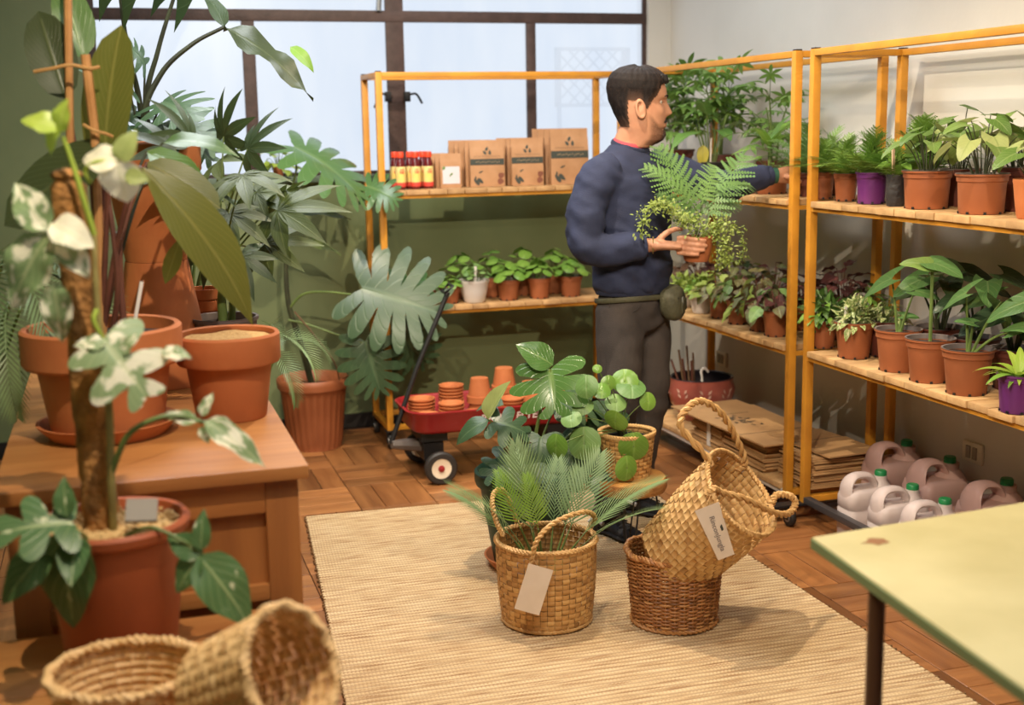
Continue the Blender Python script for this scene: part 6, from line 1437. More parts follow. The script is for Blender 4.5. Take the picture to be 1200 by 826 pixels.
alb = MON(G['albo'], 3, .5, .5, .85, 2, .4); albo = OV(G['albo'], .6, .7, wave=.05); wl_ = OV(G['white_leaf'], .75, .9, wave=.05); lm_ = OV(G['lime'], .7, .6, wave=.03); adk = OV(G['albo_dk'], .6, .5, wave=.02); adm = MON(G['albo_dk'], 3, .4, .45, .8, 2, .3)
def al_(px_, py_, dy, d, L, up, ms, k=0, ws=1): return mleaf(ap, AO, px_, py_, 2.37+dy, d, L, up, ms, k, ws=ws)
al_(72, 150, -.05, (-.7, .3, -.2), .07, (.2, .6, -.7), lm_, 0); al_(70, 155, -.05, (.15, .75, -.2), .06, (-.3, .2, -.9), lm_, 1); al_(68, 142, -.05, (-.4, -.8, -.2), .06, (-.6, .1, -.8), lm_, 1)
al_(140, 190, -.07, (-.85, .25, -.1), .075, (.1, .5, -.9), wl_, 0); al_(138, 186, -.07, (.1, -.9, -.1), .085, (.1, .2, -1), wl_, 1, 1.2); al_(140, 190, -.07, (.4, .85, -.1), .065, (-.2, .1, -1), OV(G['heart_pale'], .7, .6), 0); al_(146, 205, -.075, (.7, -.1, -.2), .045, (-.2, .3, -1), OV(G['heart_pale'], .7, .6), 1)
al_(58, 275, -.07, (-.6, -.75, -.2), .155, (-.3, .2, -1), albo, 0, 1.1); al_(56, 270, -.07, (-.5, .75, 0), .11, (.2, .1, -1), albo, 1); al_(60, 262, -.08, (.8, -.25, -.3), .085, (.1, .6, -.8), wl_, 0); al_(70, 275, -.08, (.5, -.7, -.2), .09, (.3, .2, -1), albo, 1); al_(62, 330, -.08, (.1, -.95, -.1), .115, (.3, .2, -1), albo, 0, .8)
al_(122, 400, -.07, (.62, -.72, -.2), .135, (.3, .45, -.85), alb, 0); al_(126, 402, -.07, (-.5, .1, -.2), .06, (0, .7, -.7), albo, 1); al_(140, 415, -.075, (.55, .8, -.1), .05, (-.3, .2, -1), albo, 0)
al_(190, 412, -.07, (.9, .0, -.2), .055, (0, .7, -.7), albo, 1)
al_(238, 492, -.085, (.85, -.45, -.2), .145, (.2, .65, -.7), albo, 0, .6); al_(232, 494, -.085, (-.9, .35, -.1), .07, (0, .6, -.8), albo, 1, .7); al_(236, 488, -.085, (.35, .9, 0), .05, (-.3, .1, -1), albo, 0, .8); al_(235, 500, -.085, (.3, -.6, -.2), .035, (0, .5, -1), albo, 1)
al_(82, 618, -.12, (-.1, -.95, -.2), .19, (-.2, .25, -1), adk, 0, 1.05); al_(84, 612, -.12, (-.85, .1, -.4), .13, (-.1, .8, -.6), adm, 1); al_(78, 605, -.12, (-.1, .9, .1), .07, (0, .2, -1), adk, 1); al_(90, 630, -.12, (.1, -.4, -.8), .1, (0, .8, -.4), adk, 1); al_(60, 640, -.1, (-.6, -.55, -.4), .13, (0, .6, -.8), adk, 0)
al_(232, 650, -.15, (.62, -.75, -.15), .165, (.45, .4, -.8), adk, 1, 1.0); al_(236, 650, -.15, (-.55, -.6, -.2), .085, (-.3, .5, -.8), adk, 0, 1.2); al_(235, 645, -.15, (.1, .95, 0), .075, (.1, .2, -1), adk, 1, .8); al_(238, 650, -.15, (-.75, .4, .1), .08, (.2, .4, -.9), adk, 0, 1.1)
obj('slate_chip', MB().box(W_(166, 598, -.075), (.055, .006, .05), Matrix.Rotation(-.95, 3, 'X') @ Matrix.Rotation(.1, 3, 'Y')), mat('grey_slate', srgb(128, 120, 110), .7), ap)
# ---- empty baskets
M['grass_pale'] = tone_mat('pale_grass_strips', [srgb(140, 100, 56), srgb(196, 154, 98), srgb(216, 176, 120), srgb(228, 192, 138)])
def small_basket(label, O, ax_, R1_, R0_, H_, seed, nu=26, nv=9):
    t = thing('grass_basket', label, 'basket', O); ax_ = V(ax_).normalized(); a1 = ax_.orthogonal().normalized(); a2 = ax_.cross(a1)
    def S(u, v): a = 2*PI*u; rr_ = lerp(R0_, R1_, v)*(1+.025*math.cos(2*a+seed)); return ax_*(v*H_)+a1*(rr_*math.cos(a))+a2*(rr_*math.sin(a))
    obj('woven_body', weave(S, nu, nv, .0045, seed=seed, gap=.03), M['grass_pale'], t, angle=75, kind='stuff')
    obj('basket_base', MB().grid(lambda u, v: S(u, 0)*v+ax_*.001*(1-v), 32, 3, wrap=True), M['grass_pale'], t)
    obj('braided_rim', rope([S(i/60, 1) for i in range(60)], .005, .0062, 2, 24, 6, True), M['grass_pale'], t, kind='stuff')
    return t
q = atY(148, 783, 2.05); small_basket('empty round grass basket standing upright in front of the moss-pole pot', (q.x, q.y, BZ+.004), (0, 0, 1), .119, .098, q.z-BZ-.004, 2)
rc = atY(342, 783, 1.83); ax_ = (Rv*.70-Fv*.42+V((0, 0, .40))).normalized()
Bb = rc-ax_*.185
small_basket('empty grass basket lying on its side at the bench corner', Bb, ax_, .094, .078, .185, 5, 24, 10)
# ================================================================ PERSON
PX, PY, PA = 1.86, 4.42, math.radians(-58)
man = thing('person', 'man in navy sweatshirt and dark jeans reaching to a shelf, holding a potted fern', 'person', (PX, PY, .0), PA)
LR, LC = V((.82, .573, 0)), V((.573, -.82, 0))          # photo-right and towards-camera in the figure's own space
def remesh(name, mb, m, voxel, smooth_it=4, fold=None, parent=None, factor=.5):
    me = mb.mesh('tmp', m, smooth=False, recalc=False); o = bpy.data.objects.new('tmp', me); COL.objects.link(o)
    md = o.modifiers.new('r', 'REMESH'); md.mode = 'VOXEL'; md.voxel_size = voxel; md.use_smooth_shade = True
    if smooth_it: sm_ = o.modifiers.new('s', 'SMOOTH'); sm_.iterations = smooth_it; sm_.factor = factor
    dg = bpy.context.evaluated_depsgraph_get(); dg.update()
    new = bpy.data.meshes.new_from_object(o.evaluated_get(dg)); bpy.data.objects.remove(o)
    if fold:
        nr = [v.normal.copy() for v in new.vertices]
        for v, n_ in zip(new.vertices, nr): v.co += n_*fold(v.co)
    new.name = name; new.materials.clear(); new.materials.append(m)
    new.polygons.foreach_set('use_smooth', [True]*len(new.polygons)); new.update()
    return obj(name, new, parent=parent)
def rings(b, R, n=28, expo=1.0):
    vs_ = []
    for (cx, cy, z, hx, hy) in R:
        for k in range(n):
            a = 2*PI*k/n; c, s = math.cos(a), math.sin(a); vs_.append((cx+hx*math.copysign(abs(c)**expo, c), cy+hy*math.copysign(abs(s)**expo, s), z))
    m = len(R); fs = [(i*n+k, i*n+(k+1) % n, (i+1)*n+(k+1) % n, (i+1)*n+k) for i in range(m-1) for k in range(n)]
    fs += [tuple(range(n-1, -1, -1)), tuple((m-1)*n+k for k in range(n))]
    return b.add(vs_, fs)
def limb(b, pts, n=14, sub=6):
    P = catmull([p[:3] for p in pts], sub); rs = [p[3] for p in pts]; m = len(P); R = []
    for i in range(m):
        f = i/(m-1)*(len(rs)-1); k = min(len(rs)-2, int(f)); t = f-k; a, c = rs[k], rs[k+1]
        a = a if hasattr(a, '__len__') else (a, a); c = c if hasattr(c, '__len__') else (c, c); R.append((lerp(a[0], c[0], t), lerp(a[1], c[1], t)))
    return b.tube(P, R, n, flat=(0, 0, 1))
# ---- skin colours
skin = mat('skin', srgb(180, 132, 106), .5, srgb(168, 118, 92), 14, .05, 120, spec=.35)
hair_m = mat('dark_brown_hair', srgb(30, 24, 23), .75, srgb(20, 16, 16), 40, .6, 90, stretch=(1, 1, .3))
stub_m = mat('short_beard', srgb(74, 52, 42), .8, srgb(48, 34, 28), 120, .5, 200)
navy = mat('navy_sweat_fabric', srgb(36, 43, 70), .85, srgb(30, 36, 60), 12, .25, 260); jean_m = mat('washed_charcoal_denim', srgb(66, 58, 54), .85, srgb(50, 44, 42), 7, .3, 300)
# ---- head surface
HP = V((.026, .018, 1.590)); HY = math.radians(40); HM = Matrix.Translation(HP) @ Matrix.Rotation(HY, 4, 'Z') @ Matrix.Rotation(math.radians(3), 4, 'Y')
prof = [(-.135, .04, -.05, .045), (-.118, .062, -.055, .049), (-.104, .085, -.058, .053), (-.085, .094, -.062, .058), (-.065, .091, -.068, .063), (-.045, .095, -.076, .066), (-.03, .094, -.084, .068), (-.01, .092, -.094, .071), (.015, .089, -.103, .073), (.035, .087, -.109, .074), (.055, .094, -.113, .075), (.08, .091, -.114, .076), (.105, .081, -.108, .073), (.125, .063, -.094, .064), (.14, .038, -.07, .048), (.15, .008, -.034, .024), (.153, -.01, -.016, .004)]
def hprof(z):
    z = max(prof[0][0], min(prof[-1][0], z))
    for a, c in zip(prof, prof[1:]):
        if a[0] <= z <= c[0]: t = (z-a[0])/(c[0]-a[0]); return [lerp(a[i], c[i], t) for i in (1, 2, 3)]
def headP(a, z, feat=True, off=0):
    F, B, W = hprof(z); cx = (F+B)/2; rx = (F-B)/2; c, s = math.cos(a), math.sin(a)
    tp = .16 if z > 0 else lerp(.16, .34, min(1, -z/.09))
    x = cx+rx*math.copysign(abs(c)**.9, c); y = W*math.copysign(abs(s)**.92, s)*(1-tp*max(0, c)**2)
    if feat and c > 0:
        nz_ = max(0, 1-abs(z+.006)/.014) if z < -.006 else max(0, 1-(z+.006)/.058)
        x += .029*nz_**.9*math.exp(-(y/(.0125 if z < .015 else .0095))**2)
        x -= .009*math.exp(-((abs(y)-.032)/.014)**2-((z-.034)/.011)**2)
        x += .005*math.exp(-((abs(y)-.03)/.02)**2-((z-.054)/.008)**2)
        x += .006*math.exp(-(y/.021)**2)*(math.exp(-((z+.038)/.0055)**2)+.9*math.exp(-((z+.052)/.006)**2))
        x += .004*math.exp(-((abs(y)-.045)/.02)**2-((z+.0)/.02)**2)
        x -= .004*math.exp(-(y/.03)**2-((z+.066)/.006)**2)
    p = V((x, y, z))
    if off: d_ = V((c*.9, s*1.1, 0)); d_.z = .55*max(0, (z-.07)/.08)*1.6; p = p+d_.normalized()*off
    return p
hb_ = MB(); NA, NZ = 72, 64
rows = [[HM @ headP(2*PI*i/NA, lerp(-.135, .153, j/NZ)) for i in range(NA)] for j in range(NZ+1)]
hb_.add([p for r_ in rows for p in r_], [(j*NA+i, j*NA+(i+1) % NA, (j+1)*NA+(i+1) % NA, (j+1)*NA+i) for j in range(NZ) for i in range(NA)]+[tuple(range(NA-1, -1, -1)), tuple(NZ*NA+i for i in range(NA))])
# ears
for s in (-1, 1):
    pts = [HM @ V((-.008+.019*math.cos(t)*.8-.006*math.sin(t), s*(.077+.007*(1-math.cos(t))/2), .004+.031*math.sin(t))) for t in [2*PI*k/14 for k in range(14)]]
    hb_.tube(pts, .0062, 8, closed=True); hb_.ball(HM @ V((-.004, s*.073, .002)), (.014, .010, .026), 10, 8)
# neck + slim body core + arms + legs, all one figure
rings(hb_, [(-.035, .0, 1.36, .07, .12), (-.035, .0, 1.43, .062, .075), (-.02, .005, 1.48, .057, .058), (.0, .01, 1.53, .056, .055), (.012, .014, 1.56, .054, .053)], 24)
rings(hb_, [(0, 0, .84, .085, .13), (0, 0, 1.0, .085, .135), (0, 0, 1.2, .085, .14), (-.01, 0, 1.34, .08, .14), (-.03, 0, 1.41, .06, .1)], 24)
WR = V((.175, -.10, 1.108)); CUF = V((.135, -.135, 1.108))
limb(hb_, [(-.01, -.15, 1.37, .045), (-.03, -.22, 1.25, .042), (-.012, -.262, 1.118, .04), (.07, -.19, 1.10, .034), (.135, -.135, 1.107, (.024, .028)), (WR.x, WR.y, WR.z, (.021, .026))])
def HL(r, c, z): return WR+LR*r+LC*c+V((0, 0, z))
# right hand on the pot
PCr, PCc = .148, -.028
limb(hb_, [tuple(HL(-.01, 0, 0))+((.021, .027),), tuple(HL(.03, .006, 0))+((.018, .036),), tuple(HL(.07, .012, -.002))+((.016, .041),), tuple(HL(.092, .012, -.004))+((.012, .038),)], 14, 5)
def onpot(phi, R): return (PCr+R*math.cos(math.radians(phi)), PCc+R*math.sin(math.radians(phi)))
for k, (zz, ph, dz) in enumerate(((.027, 62, -.012), (.009, 58, -.010), (-.010, 66, -.008), (-.028, 84, -.004))):
    P_ = [HL(.075, .012, zz*.9)]
    for j, f in enumerate((0, .33, .66, 1.0)):
        r_, c_q = onpot(lerp(138, ph, f), .067); P_.append(HL(r_, c_q, zz+dz*f+(.0 if k else .002)))
    limb(hb_, [tuple(p)+(rad,) for p, rad in zip(P_, (.0095, .0092, .0088, .0080, .0066))], 9, 4)
limb(hb_, [tuple(HL(.012, .004, .022))+(.012,), tuple(HL(.04, .0, .045))+(.0115,), tuple(HL(.068, -.008, .056))+(.0098,), tuple(HL(.098, -.012, .056))+(.0078,)], 9, 4)
# left arm to the shelf
LW = V((.31, .535, 1.335))
limb(hb_, [(0, .15, 1.37, .045), (.11, .26, 1.325, .042), (.19, .345, 1.30, .04), (.25, .45, 1.325, .034), (.285, .50, 1.335, (.027, .025)), (LW.x, LW.y, LW.z, (.027, .021)), (.33, .565, 1.337, (.034, .019)), (.36, .61, 1.335, (.04, .016)), (.375, .635, 1.332, (.036, .013))])
hd = V((.53, .848, 0)); hs = V((.848, -.53, 0)); hb0 = V((.368, .625, 1.332))
for k, off in enumerate((-.03, -.01, .01, .03)):
    L4 = (.062, .072, .068, .055)[k]
    limb(hb_, [tuple(hb0+hs*off)+(.009,), tuple(hb0+hs*off*1.05+hd*L4*.5+V((0, 0, .002)))+(.0088,), tuple(hb0+hs*off*1.05+hd*L4*.85-V((0, 0, .016)))+(.008,), tuple(hb0+hs*off*1.05+hd*L4*.95-V((0, 0, .036)))+(.0066,)], 9, 4)
limb(hb_, [tuple(LW+hd*.02+hs*.03)+(.012,), tuple(LW+hd*.045+hs*.055-V((0, 0, .012)))+(.011,), tuple(LW+hd*.075+hs*.058-V((0, 0, .026)))+(.008,)], 9, 4)
for s, kx, ky, ax_, ay in ((-1, .03, -.135, .025, -.178), (1, .03, .085, -.045, .09)):
    limb(hb_, [(0, s*.08, .9, .075), (.02, lerp(s*.08, ky, .5), .7, .065), (kx, ky, .49, .048), (lerp(kx, ax_, .5)-.01, lerp(ky, ay, .5), .3, .045), (ax_, ay, .09, .034), (ax_+.02, ay, .05, .03)])
body = remesh('body', hb_, skin, .0042, 2, parent=man, factor=.4)
# ---- clothing
def fold_sw(co):
    h = 0
    h += .008*(.5-abs(noise.noise((co.x*7+1, co.y*7, co.z*15+co.x*6))))*1.6
    h += .005*noise.noise((co.x*9, co.y*9, co.z*16))+.0035*noise.noise((co.x*22+3, co.y*22, co.z*34))
    # creases gather at the elbows and above the hem
    for e_, w_ in (((-.015, -.28, 1.12), .10), ((.19, .34, 1.30), .09), ((0, 0, .97), .16), ((0, -.17, 1.36), .07)):
        d_ = (V(co)-V(e_)).length
        h += .011*math.exp(-(d_/w_)**2)*math.sin(60*(co.z*1.0+.5*co.y+.35*co.x)+4*noise.noise((co.x*8, co.y*8, co.z*8)))
    return h
sw = MB()
rings(sw, [(.0, 0, .925, .118, .160), (.0, 0, .945, .126, .168), (.0, 0, .985, .134, .178), (.0, 0, 1.05, .130, .175), (0, 0, 1.15, .124, .176), (0, 0, 1.25, .124, .184), (-.003, 0, 1.32, .12, .19), (-.012, 0, 1.375, .104, .172), (-.022, 0, 1.415, .088, .135), (-.028, .002, 1.45, .072, .086), (-.028, .004, 1.468, .064, .068)], 36)
limb(sw, [(-.005, -.13, 1.375, .07), (-.015, -.19, 1.345, .073), (-.028, -.24, 1.25, .07), (-.02, -.272, 1.15, .066), (-.01, -.272, 1.105, .064), (.03, -.232, 1.095, .06), (.085, -.182, 1.10, .053), (.118, -.152, 1.105, .048), (.140, -.132, 1.108, .042)], 18)
limb(sw, [(.0, .13, 1.375, .07), (.04, .20, 1.355, .072), (.11, .265, 1.325, .064), (.185, .345, 1.30, .058), (.22, .405, 1.31, .054), (.26, .465, 1.328, .046), (.285, .50, 1.334, .040)], 18)
remesh('sweatshirt', sw, navy, .009, 5, fold_sw, man)
def coll(R, r, z, tilt, m, nm, th=.008, cx=-.012, cy=.004):
    pts = [(cx+R*1.0*math.cos(t), cy+R*1.05*math.sin(t), z-tilt*math.cos(t)) for t in [2*PI*k/40 for k in range(40)]]; obj(nm, MB().tube(pts, [(th, r)]*40, 8, closed=True, flat=(0, 0, 1)), m, man)
coll(.064, .007, 1.462, .020, mat('navy_rib', srgb(34, 40, 64), .9, srgb(28, 34, 56), 60, .4, 300), 'neck_rib', .011)
coll(.0595, .004, 1.470, .016, mat('red_tshirt', srgb(176, 62, 72), .8), 'tshirt_collar', .012)
obj('hem_rib', MB().lathe([(1, .915), (1.02, .92), (1.02, .955), (1, .962)], 48, (0, 0, 0), M=Matrix(((.121, 0, 0), (0, .164, 0), (0, 0, 1))), caps=False), mat('navy_rib_hem', srgb(32, 37, 60), .9, srgb(27, 31, 52), 60, .4, 300), man)
def cuff(a, b_, r, nm): a, b_ = V(a), V(b_); obj(nm, MB().tube([a, a.lerp(b_, .5), b_], [r, r*1.04, r*.97], 18, caps=False), navy, man)
cuff((.118, -.152, 1.105), (.150, -.123, 1.109), .0415, 'cuff'); cuff((.262, .468, 1.329), (.296, .516, 1.336), .0395, 'cuff')
# chest print: small pale framed mark
n_ = V((.90, .44, .08)).normalized(); o_ = V((.123, .075, 1.318)); tx = V((-.44, .90, 0)).normalized(); Fm = frame(o_, tx, V((0, 0, 1)))
lg = MB(); RZ = Matrix.Rotation(.35, 4, 'Z')
for x0, y0, x1, y1 in ((-.025, -.03, .025, -.027), (-.025, .027, .025, .03), (-.025, -.03, -.022, .03), (.022, -.03, .025, .03)): lg.join(MB().box(((x0+x1)/2, (y0+y1)/2, .004), (x1-x0, y1-y0, .001)), Fm @ RZ)
for k, yy in enumerate((.014, -.012)):
    lg.join(MB().lathe([(.0065, 0), (.0095, 0), (.0095, .001), (.0065, .001)], 12, (-.006+.008*k, yy, .004), closed=True), Fm @ RZ)
obj('chest_print', lg, mat('pale_print', srgb(196, 196, 204), .7), man, kind='stuff')
# jeans
jn = MB()
rings(jn, [(0, 0, .97, .105, .145), (0, 0, .92, .112, .152), (0, -.002, .86, .115, .158), (0, -.004, .80, .112, .158), (0, -.004, .765, .09, .13)], 32)
limb(jn, [(0, -.078, .86, .094), (.012, -.095, .74, .093), (.022, -.115, .62, .082), (.032, -.132, .49, .072), (.02, -.148, .36, .066), (.018, -.165, .22, .06), (.022, -.176, .115, .06), (.024, -.178, .075, .062)], 20)
limb(jn, [(0, .078, .86, .094), (.012, .084, .74, .092), (.022, .086, .62, .080), (.028, .086, .49, .070), (.0, .088, .36, .064), (-.025, .09, .22, .059), (-.042, .09, .115, .058), (-.045, .09, .075, .06)], 20)
def fold_j(co):
    h = .004*noise.noise((co.x*12, co.y*12, co.z*18))
    for e_, w_, f_ in (((.03, -.13, .50), .10, 70), ((.03, .09, .50), .10, 70), ((.02, -.17, .15), .09, 90), ((-.04, .09, .15), .09, 90), ((.06, 0, .84), .12, 55)):
        d_ = (V(co)-V(e_)).length; h += .006*math.exp(-(d_/w_)**2)*math.sin(f_*(co.z+.35*co.x-.3*co.y)+3*noise.noise((co.x*9, co.y*9, co.z*9)))
    return h
jo = remesh('jeans', jn, jean_m, .009, 4, fold_j, man)
seam = mat('seam_thread', srgb(52, 46, 44), .8); 
obj('pocket_seam', MB().tube(catmull([(.100, -.065, .905), (.098, -.085, .878), (.085, -.112, .858), (.066, -.136, .85)], 6), .0022, 5), seam, jo)
obj('side_seam', MB().tube(catmull([(.012, -.157, .90), (.012, -.178, .78), (.02, -.196, .62), (.03, -.206, .49)], 8), .002, 5), seam, jo)
obj('rivet', MB().ball((.104, -.06, .912), .0045, 8, 6), mat('brass_rivet', srgb(150, 120, 80), .35, metal=.8), jo)
# shoes
sole_m = mat('shoe_rubber', srgb(42, 40, 42), .7); upm = mat('charcoal_shoe_mesh', srgb(48, 48, 54), .8, srgb(36, 36, 40), 30, .4, 120); acc = mat('pale_shoe_accent', srgb(196, 192, 190), .6)
for ax_, ay, rz, in ((.022, -.178, -.25), (-.045, .09, .25)):
    Ms = Matrix.Translation((ax_, ay, 0)) @ Matrix.Rotation(rz, 4, 'Z')
    def outline(f): # half width along shoe
        return .047*min(1, ((f+.02)/.12))**.6*(1-.18*math.exp(-((f-.42)/.12)**2))*max(.0, (1-max(0, f-.72)/.30))**.55
    s_ = MB(); secs = []
    for i in range(15):
        f = i/14; x = -.085+f*.285; w_ = max(.006, outline(f)); secs.append((x, w_, f))
    def shell(z0, z1f, ex):
        b = MB(); vs_ = []; n = 14
        for x, w_, f in secs:
            top = z1f(f)
            for k in range(n):
                a = 2*PI*k/n; c, s = math.cos(a), math.sin(a); vs_.append(Ms @ V((x, (w_+ex)*math.copysign(abs(c)**.75, c), lerp(z0, top, .5+.5*math.copysign(abs(s)**.7, s)))))
        m_ = len(secs); fs = [(i*n+k, i*n+(k+1) % n, (i+1)*n+(k+1) % n, (i+1)*n+k) for i in range(m_-1) for k in range(n)]+[tuple(range(n-1, -1, -1)), tuple((m_-1)*n+k for k in range(n))]
        return b.add(vs_, fs)
    sh = obj('shoe', shell(.018, lambda f: lerp(.105, .05, smooth01((f-.15)/.6)) if f < .8 else lerp(.052, .035, (f-.8)/.2), -.001), upm, man)
    obj('sole', shell(.0125, lambda f: .034, .004), sole_m, sh)
    obj('heel_patch', MB().tube([Ms @ V((-.06, -.05, .05)), Ms @ V((-.02, -.052, .075)), Ms @ V((.02, -.05, .06))], .009, 6), acc, sh)
    lc = MB()
    for k in range(5): x = .03+k*.02; zz = lerp(.095, .06, k/4); lc.tube([Ms @ V((x, -.028, zz-.008)), Ms @ V((x, 0, zz+.004)), Ms @ V((x, .028, zz-.008))], .0028, 5)
    obj('laces', lc, sole_m, sh, kind='stuff')
# waist bag
bag_m = mat('olive_black_nylon', srgb(74, 72, 52), .7, srgb(58, 56, 42), 12, .3, 120)
wb = MB(); cF = frame((.118, .075, .878), V((-.38, .92, .10)), V((0, -.1, 1)))
vs_ = []; n = 24
for (d_, sx, sy, oz) in ((-.02, .072, .045, .01), (.0, .082, .056, .004), (.025, .08, .058, 0), (.045, .068, .05, -.004), (.055, .045, .032, -.006)):
    for k in range(n): a = 2*PI*k/n; c, s = math.cos(a), math.sin(a); vs_.append(cF @ V((sx*math.copysign(abs(c)**.6, c), sy*math.copysign(abs(s)**.65, s)+oz-(.012 if s < 0 else 0)*abs(s), d_)))
wb.add(vs_, [(i*n+k, i*n+(k+1) % n, (i+1)*n+(k+1) % n, (i+1)*n+k) for i in range(4) for k in range(n)]+[tuple(range(n-1, -1, -1)), tuple(4*n+k for k in range(n))])
bag = obj('waist_bag', wb, bag_m, man)
obj('zip', MB().tube([cF @ V((-.06, .024, .046)), cF @ V((0, .028, .052)), cF @ V((.06, .024, .046))], .003, 6), M['black_plastic'], bag)
obj('buckle', MB().box(cF @ V((-.02, .005, .056)), (.022, .03, .006), cF.to_3x3()), mat('grey_buckle', srgb(120, 122, 118), .4), bag)
obj('front_pocket', MB().box(cF @ V((.005, -.018, .052)), (.09, .045, .014), cF.to_3x3()), bag_m, bag, bevel=.006)
obj('bag_strap', MB().tube([(.124*math.cos(t), .166*math.sin(t), .902+.018*math.cos(t+.6)-.014) for t in [2*PI*k/48 for k in range(48)]], [(.0095, .003)]*48, 8, closed=True, flat=(0, 0, 1)), bag_m, bag)
# wristbands
obj('wristband', MB().tube([V((.292, .512, 1.335)).lerp(LW, f) for f in (.35, .65, 1.0)], [(.031, .028)]*3, 18, flat=(0, 0, 1)), mat('green_wristband', srgb(36, 78, 60), .6), man)
obj('bracelet', MB().tube([HL(-.010, .0, 0)+(LC*math.cos(t)*.0245+V((0, 0, math.sin(t)*.0295))) for t in [2*PI*k/20 for k in range(20)]], .0024, 6, closed=True), mat('cord_bracelet', srgb(108, 92, 48), .7), man)
# ---- hair, brows, beard, eyes
def shell_grid(fn_off, na, zs, m, nm, rough=.0015, sd=0):
    b = MB(); R_ = []
    for z in zs:
        for i in range(na):
            a = 2*PI*i/na; o_ = fn_off(a, z); dn = 1
            if isinstance(o_, tuple): o_, dn = o_
            p = headP(a, z, True, max(.0, o_)+rough*noise.noise((a*30, z*26+a*3, sd))+rough*.7*noise.noise((a*70, z*40, sd+5))); R_.append((HM @ p, o_, dn))
    fs = []
    for j in range(len(zs)-1):
        for i in range(na):
            q_ = (j*na+i, j*na+(i+1) % na, (j+1)*na+(i+1) % na, (j+1)*na+i)
            if all(R_[k][1] > 0 for k in q_): fs.append(q_)
    if abs(zs[-1]-.153) < 1e-6: fs.append(tuple((len(zs)-1)*na+i for i in range(na)))
    used = sorted({k for f in fs for k in f}); mp = {k: i for i, k in enumerate(used)}
    b.add([R_[k][0] for k in used], [tuple(mp[k] for k in f) for f in fs], [(R_[k][2], .5) for k in used]); return obj(nm, b, m, man, angle=80)
def fade_mat(name, c0, c1):
    m, nt, b = _mat(name); L = nt.links; uv = N(nt, 'ShaderNodeUVMap'); sp = N(nt, 'ShaderNodeSeparateXYZ'); L.new(uv.outputs[0], sp.inputs[0])
    tc = N(nt, 'ShaderNodeTexCoord'); nz = N(nt, 'ShaderNodeTexNoise'); nz.inputs['Scale'].default_value = 240; L.new(tc.outputs['Object'], nz.inputs['Vector'])
    mu = N(nt, 'ShaderNodeMath', operation='MULTIPLY'); L.new(sp.outputs[0], mu.inputs[0]); ad = N(nt, 'ShaderNodeMath', operation='ADD'); ad.inputs[1].default_value = .5; L.new(nz.outputs['Fac'], ad.inputs[0]); L.new(ad.outputs[0], mu.inputs[1])
    mx = N(nt, 'ShaderNodeMix', data_type='RGBA'); mx.inputs['A'].default_value = c4(c0); mx.inputs['B'].default_value = c4(c1); mx.clamp_factor = True; L.new(mu.outputs[0], mx.inputs['Factor']); L.new(mx.outputs['Result'], b.inputs['Base Color']); b.inputs['Roughness'].default_value = .75; b.inputs['Specular IOR Level'].default_value = .2
    return m
def hair_off(a, z):
    c = math.cos(a); aa = abs(math.atan2(math.sin(a), math.cos(a)))     # 0 front .. pi back
    if aa < .75: lim = lerp(.098, .094, aa/.75)
    elif aa < 1.15: lim = lerp(.094, .03, (aa-.75)/.4)
    elif aa < 1.45: lim = lerp(.03, -.005, (aa-1.15)/.3)
    elif aa < 1.95: lim = lerp(-.005, .034, min(1, (aa-1.45)/.1))
    elif aa < 2.2: lim = lerp(.034, -.05, (aa-1.95)/.25)
    else: lim = -.062
    if z < lim: return -1
    e_ = z-lim; base = .0015+.004*smooth01(e_/.03)
    top = smooth01((z-.045)/.07); base += .0070*top*(1+1.0*max(0, c)); base += .008*smooth01((aa-2)/1)*smooth01((z+.02)/.07)
    return (base, .12+.88*smooth01(e_/.05) if aa > .9 else .9)
shell_grid(hair_off, 120, [lerp(-.066, .153, j/90) for j in range(91)], fade_mat('cropped_dark_hair', srgb(76, 56, 46), srgb(20, 15, 15)), 'hair', .0034, 1)
# swept fringe tufts along the hairline
fr = MB(); rr = random.Random(2)
for k in range(26):
    a = lerp(-.75, .75, k/25)+rr.uniform(-.04, .04); b0 = headP(a*.8, .122, True, .012); e0 = headP(a*.95, .104+rr.uniform(-.004, .006), True, .014+rr.uniform(0, .005)); m0 = headP(a*.9, .118, True, .021)
    fr.tube([HM @ b0, HM @ m0, HM @ e0], [.006, .0055, .0015], 6)
obj('fringe', fr, hair_m, man, kind='stuff')
def stub_off(a, z):
    aa = abs(math.atan2(math.sin(a), math.cos(a)))
    if aa > 1.48 or z < -.124: return -1
    lim = lerp(-.052, -.044, aa/.9) if aa < .9 else lerp(-.044, .012, (aa-.9)/.58)
    if z > lim: return -1
    return (.0007, smooth01((lim-z)/.022)*smooth01((1.48-aa)/.3)*lerp(.95, .6, min(1, aa/1.2)))
shell_grid(stub_off, 200, [lerp(-.124, .014, j/80) for j in range(81)], fade_mat('jaw_stubble', srgb(176, 127, 100), srgb(78, 54, 44)), 'stubble', .0003, 7)
def beard_off(a, z):
    aa = abs(math.atan2(math.sin(a), math.cos(a)))
    lim = lerp(-.061, -.085, (aa/.62)**2) + .003*noise.noise((a*25, z*60, 4))
    return .0012+.0035*smooth01((lim-z)/.012) if aa < .62 and -.12 < z < lim else -1
shell_grid(beard_off, 220, [lerp(-.122, -.05, j/50) for j in range(51)], stub_m, 'beard', .0008, 7)
def mous_off(a, z):
    if math.cos(a) < 0: return -1
    y_ = headP(a, z).y
    if abs(y_) < .031 and -.034-.010*abs(y_)/.031 < z < -.0205-.014*(abs(y_)/.031)**2: return .0032
    return -1
shell_grid(mous_off, 260, [lerp(-.048, -.018, j/30) for j in range(31)], hair_m, 'moustache', .0008, 9)
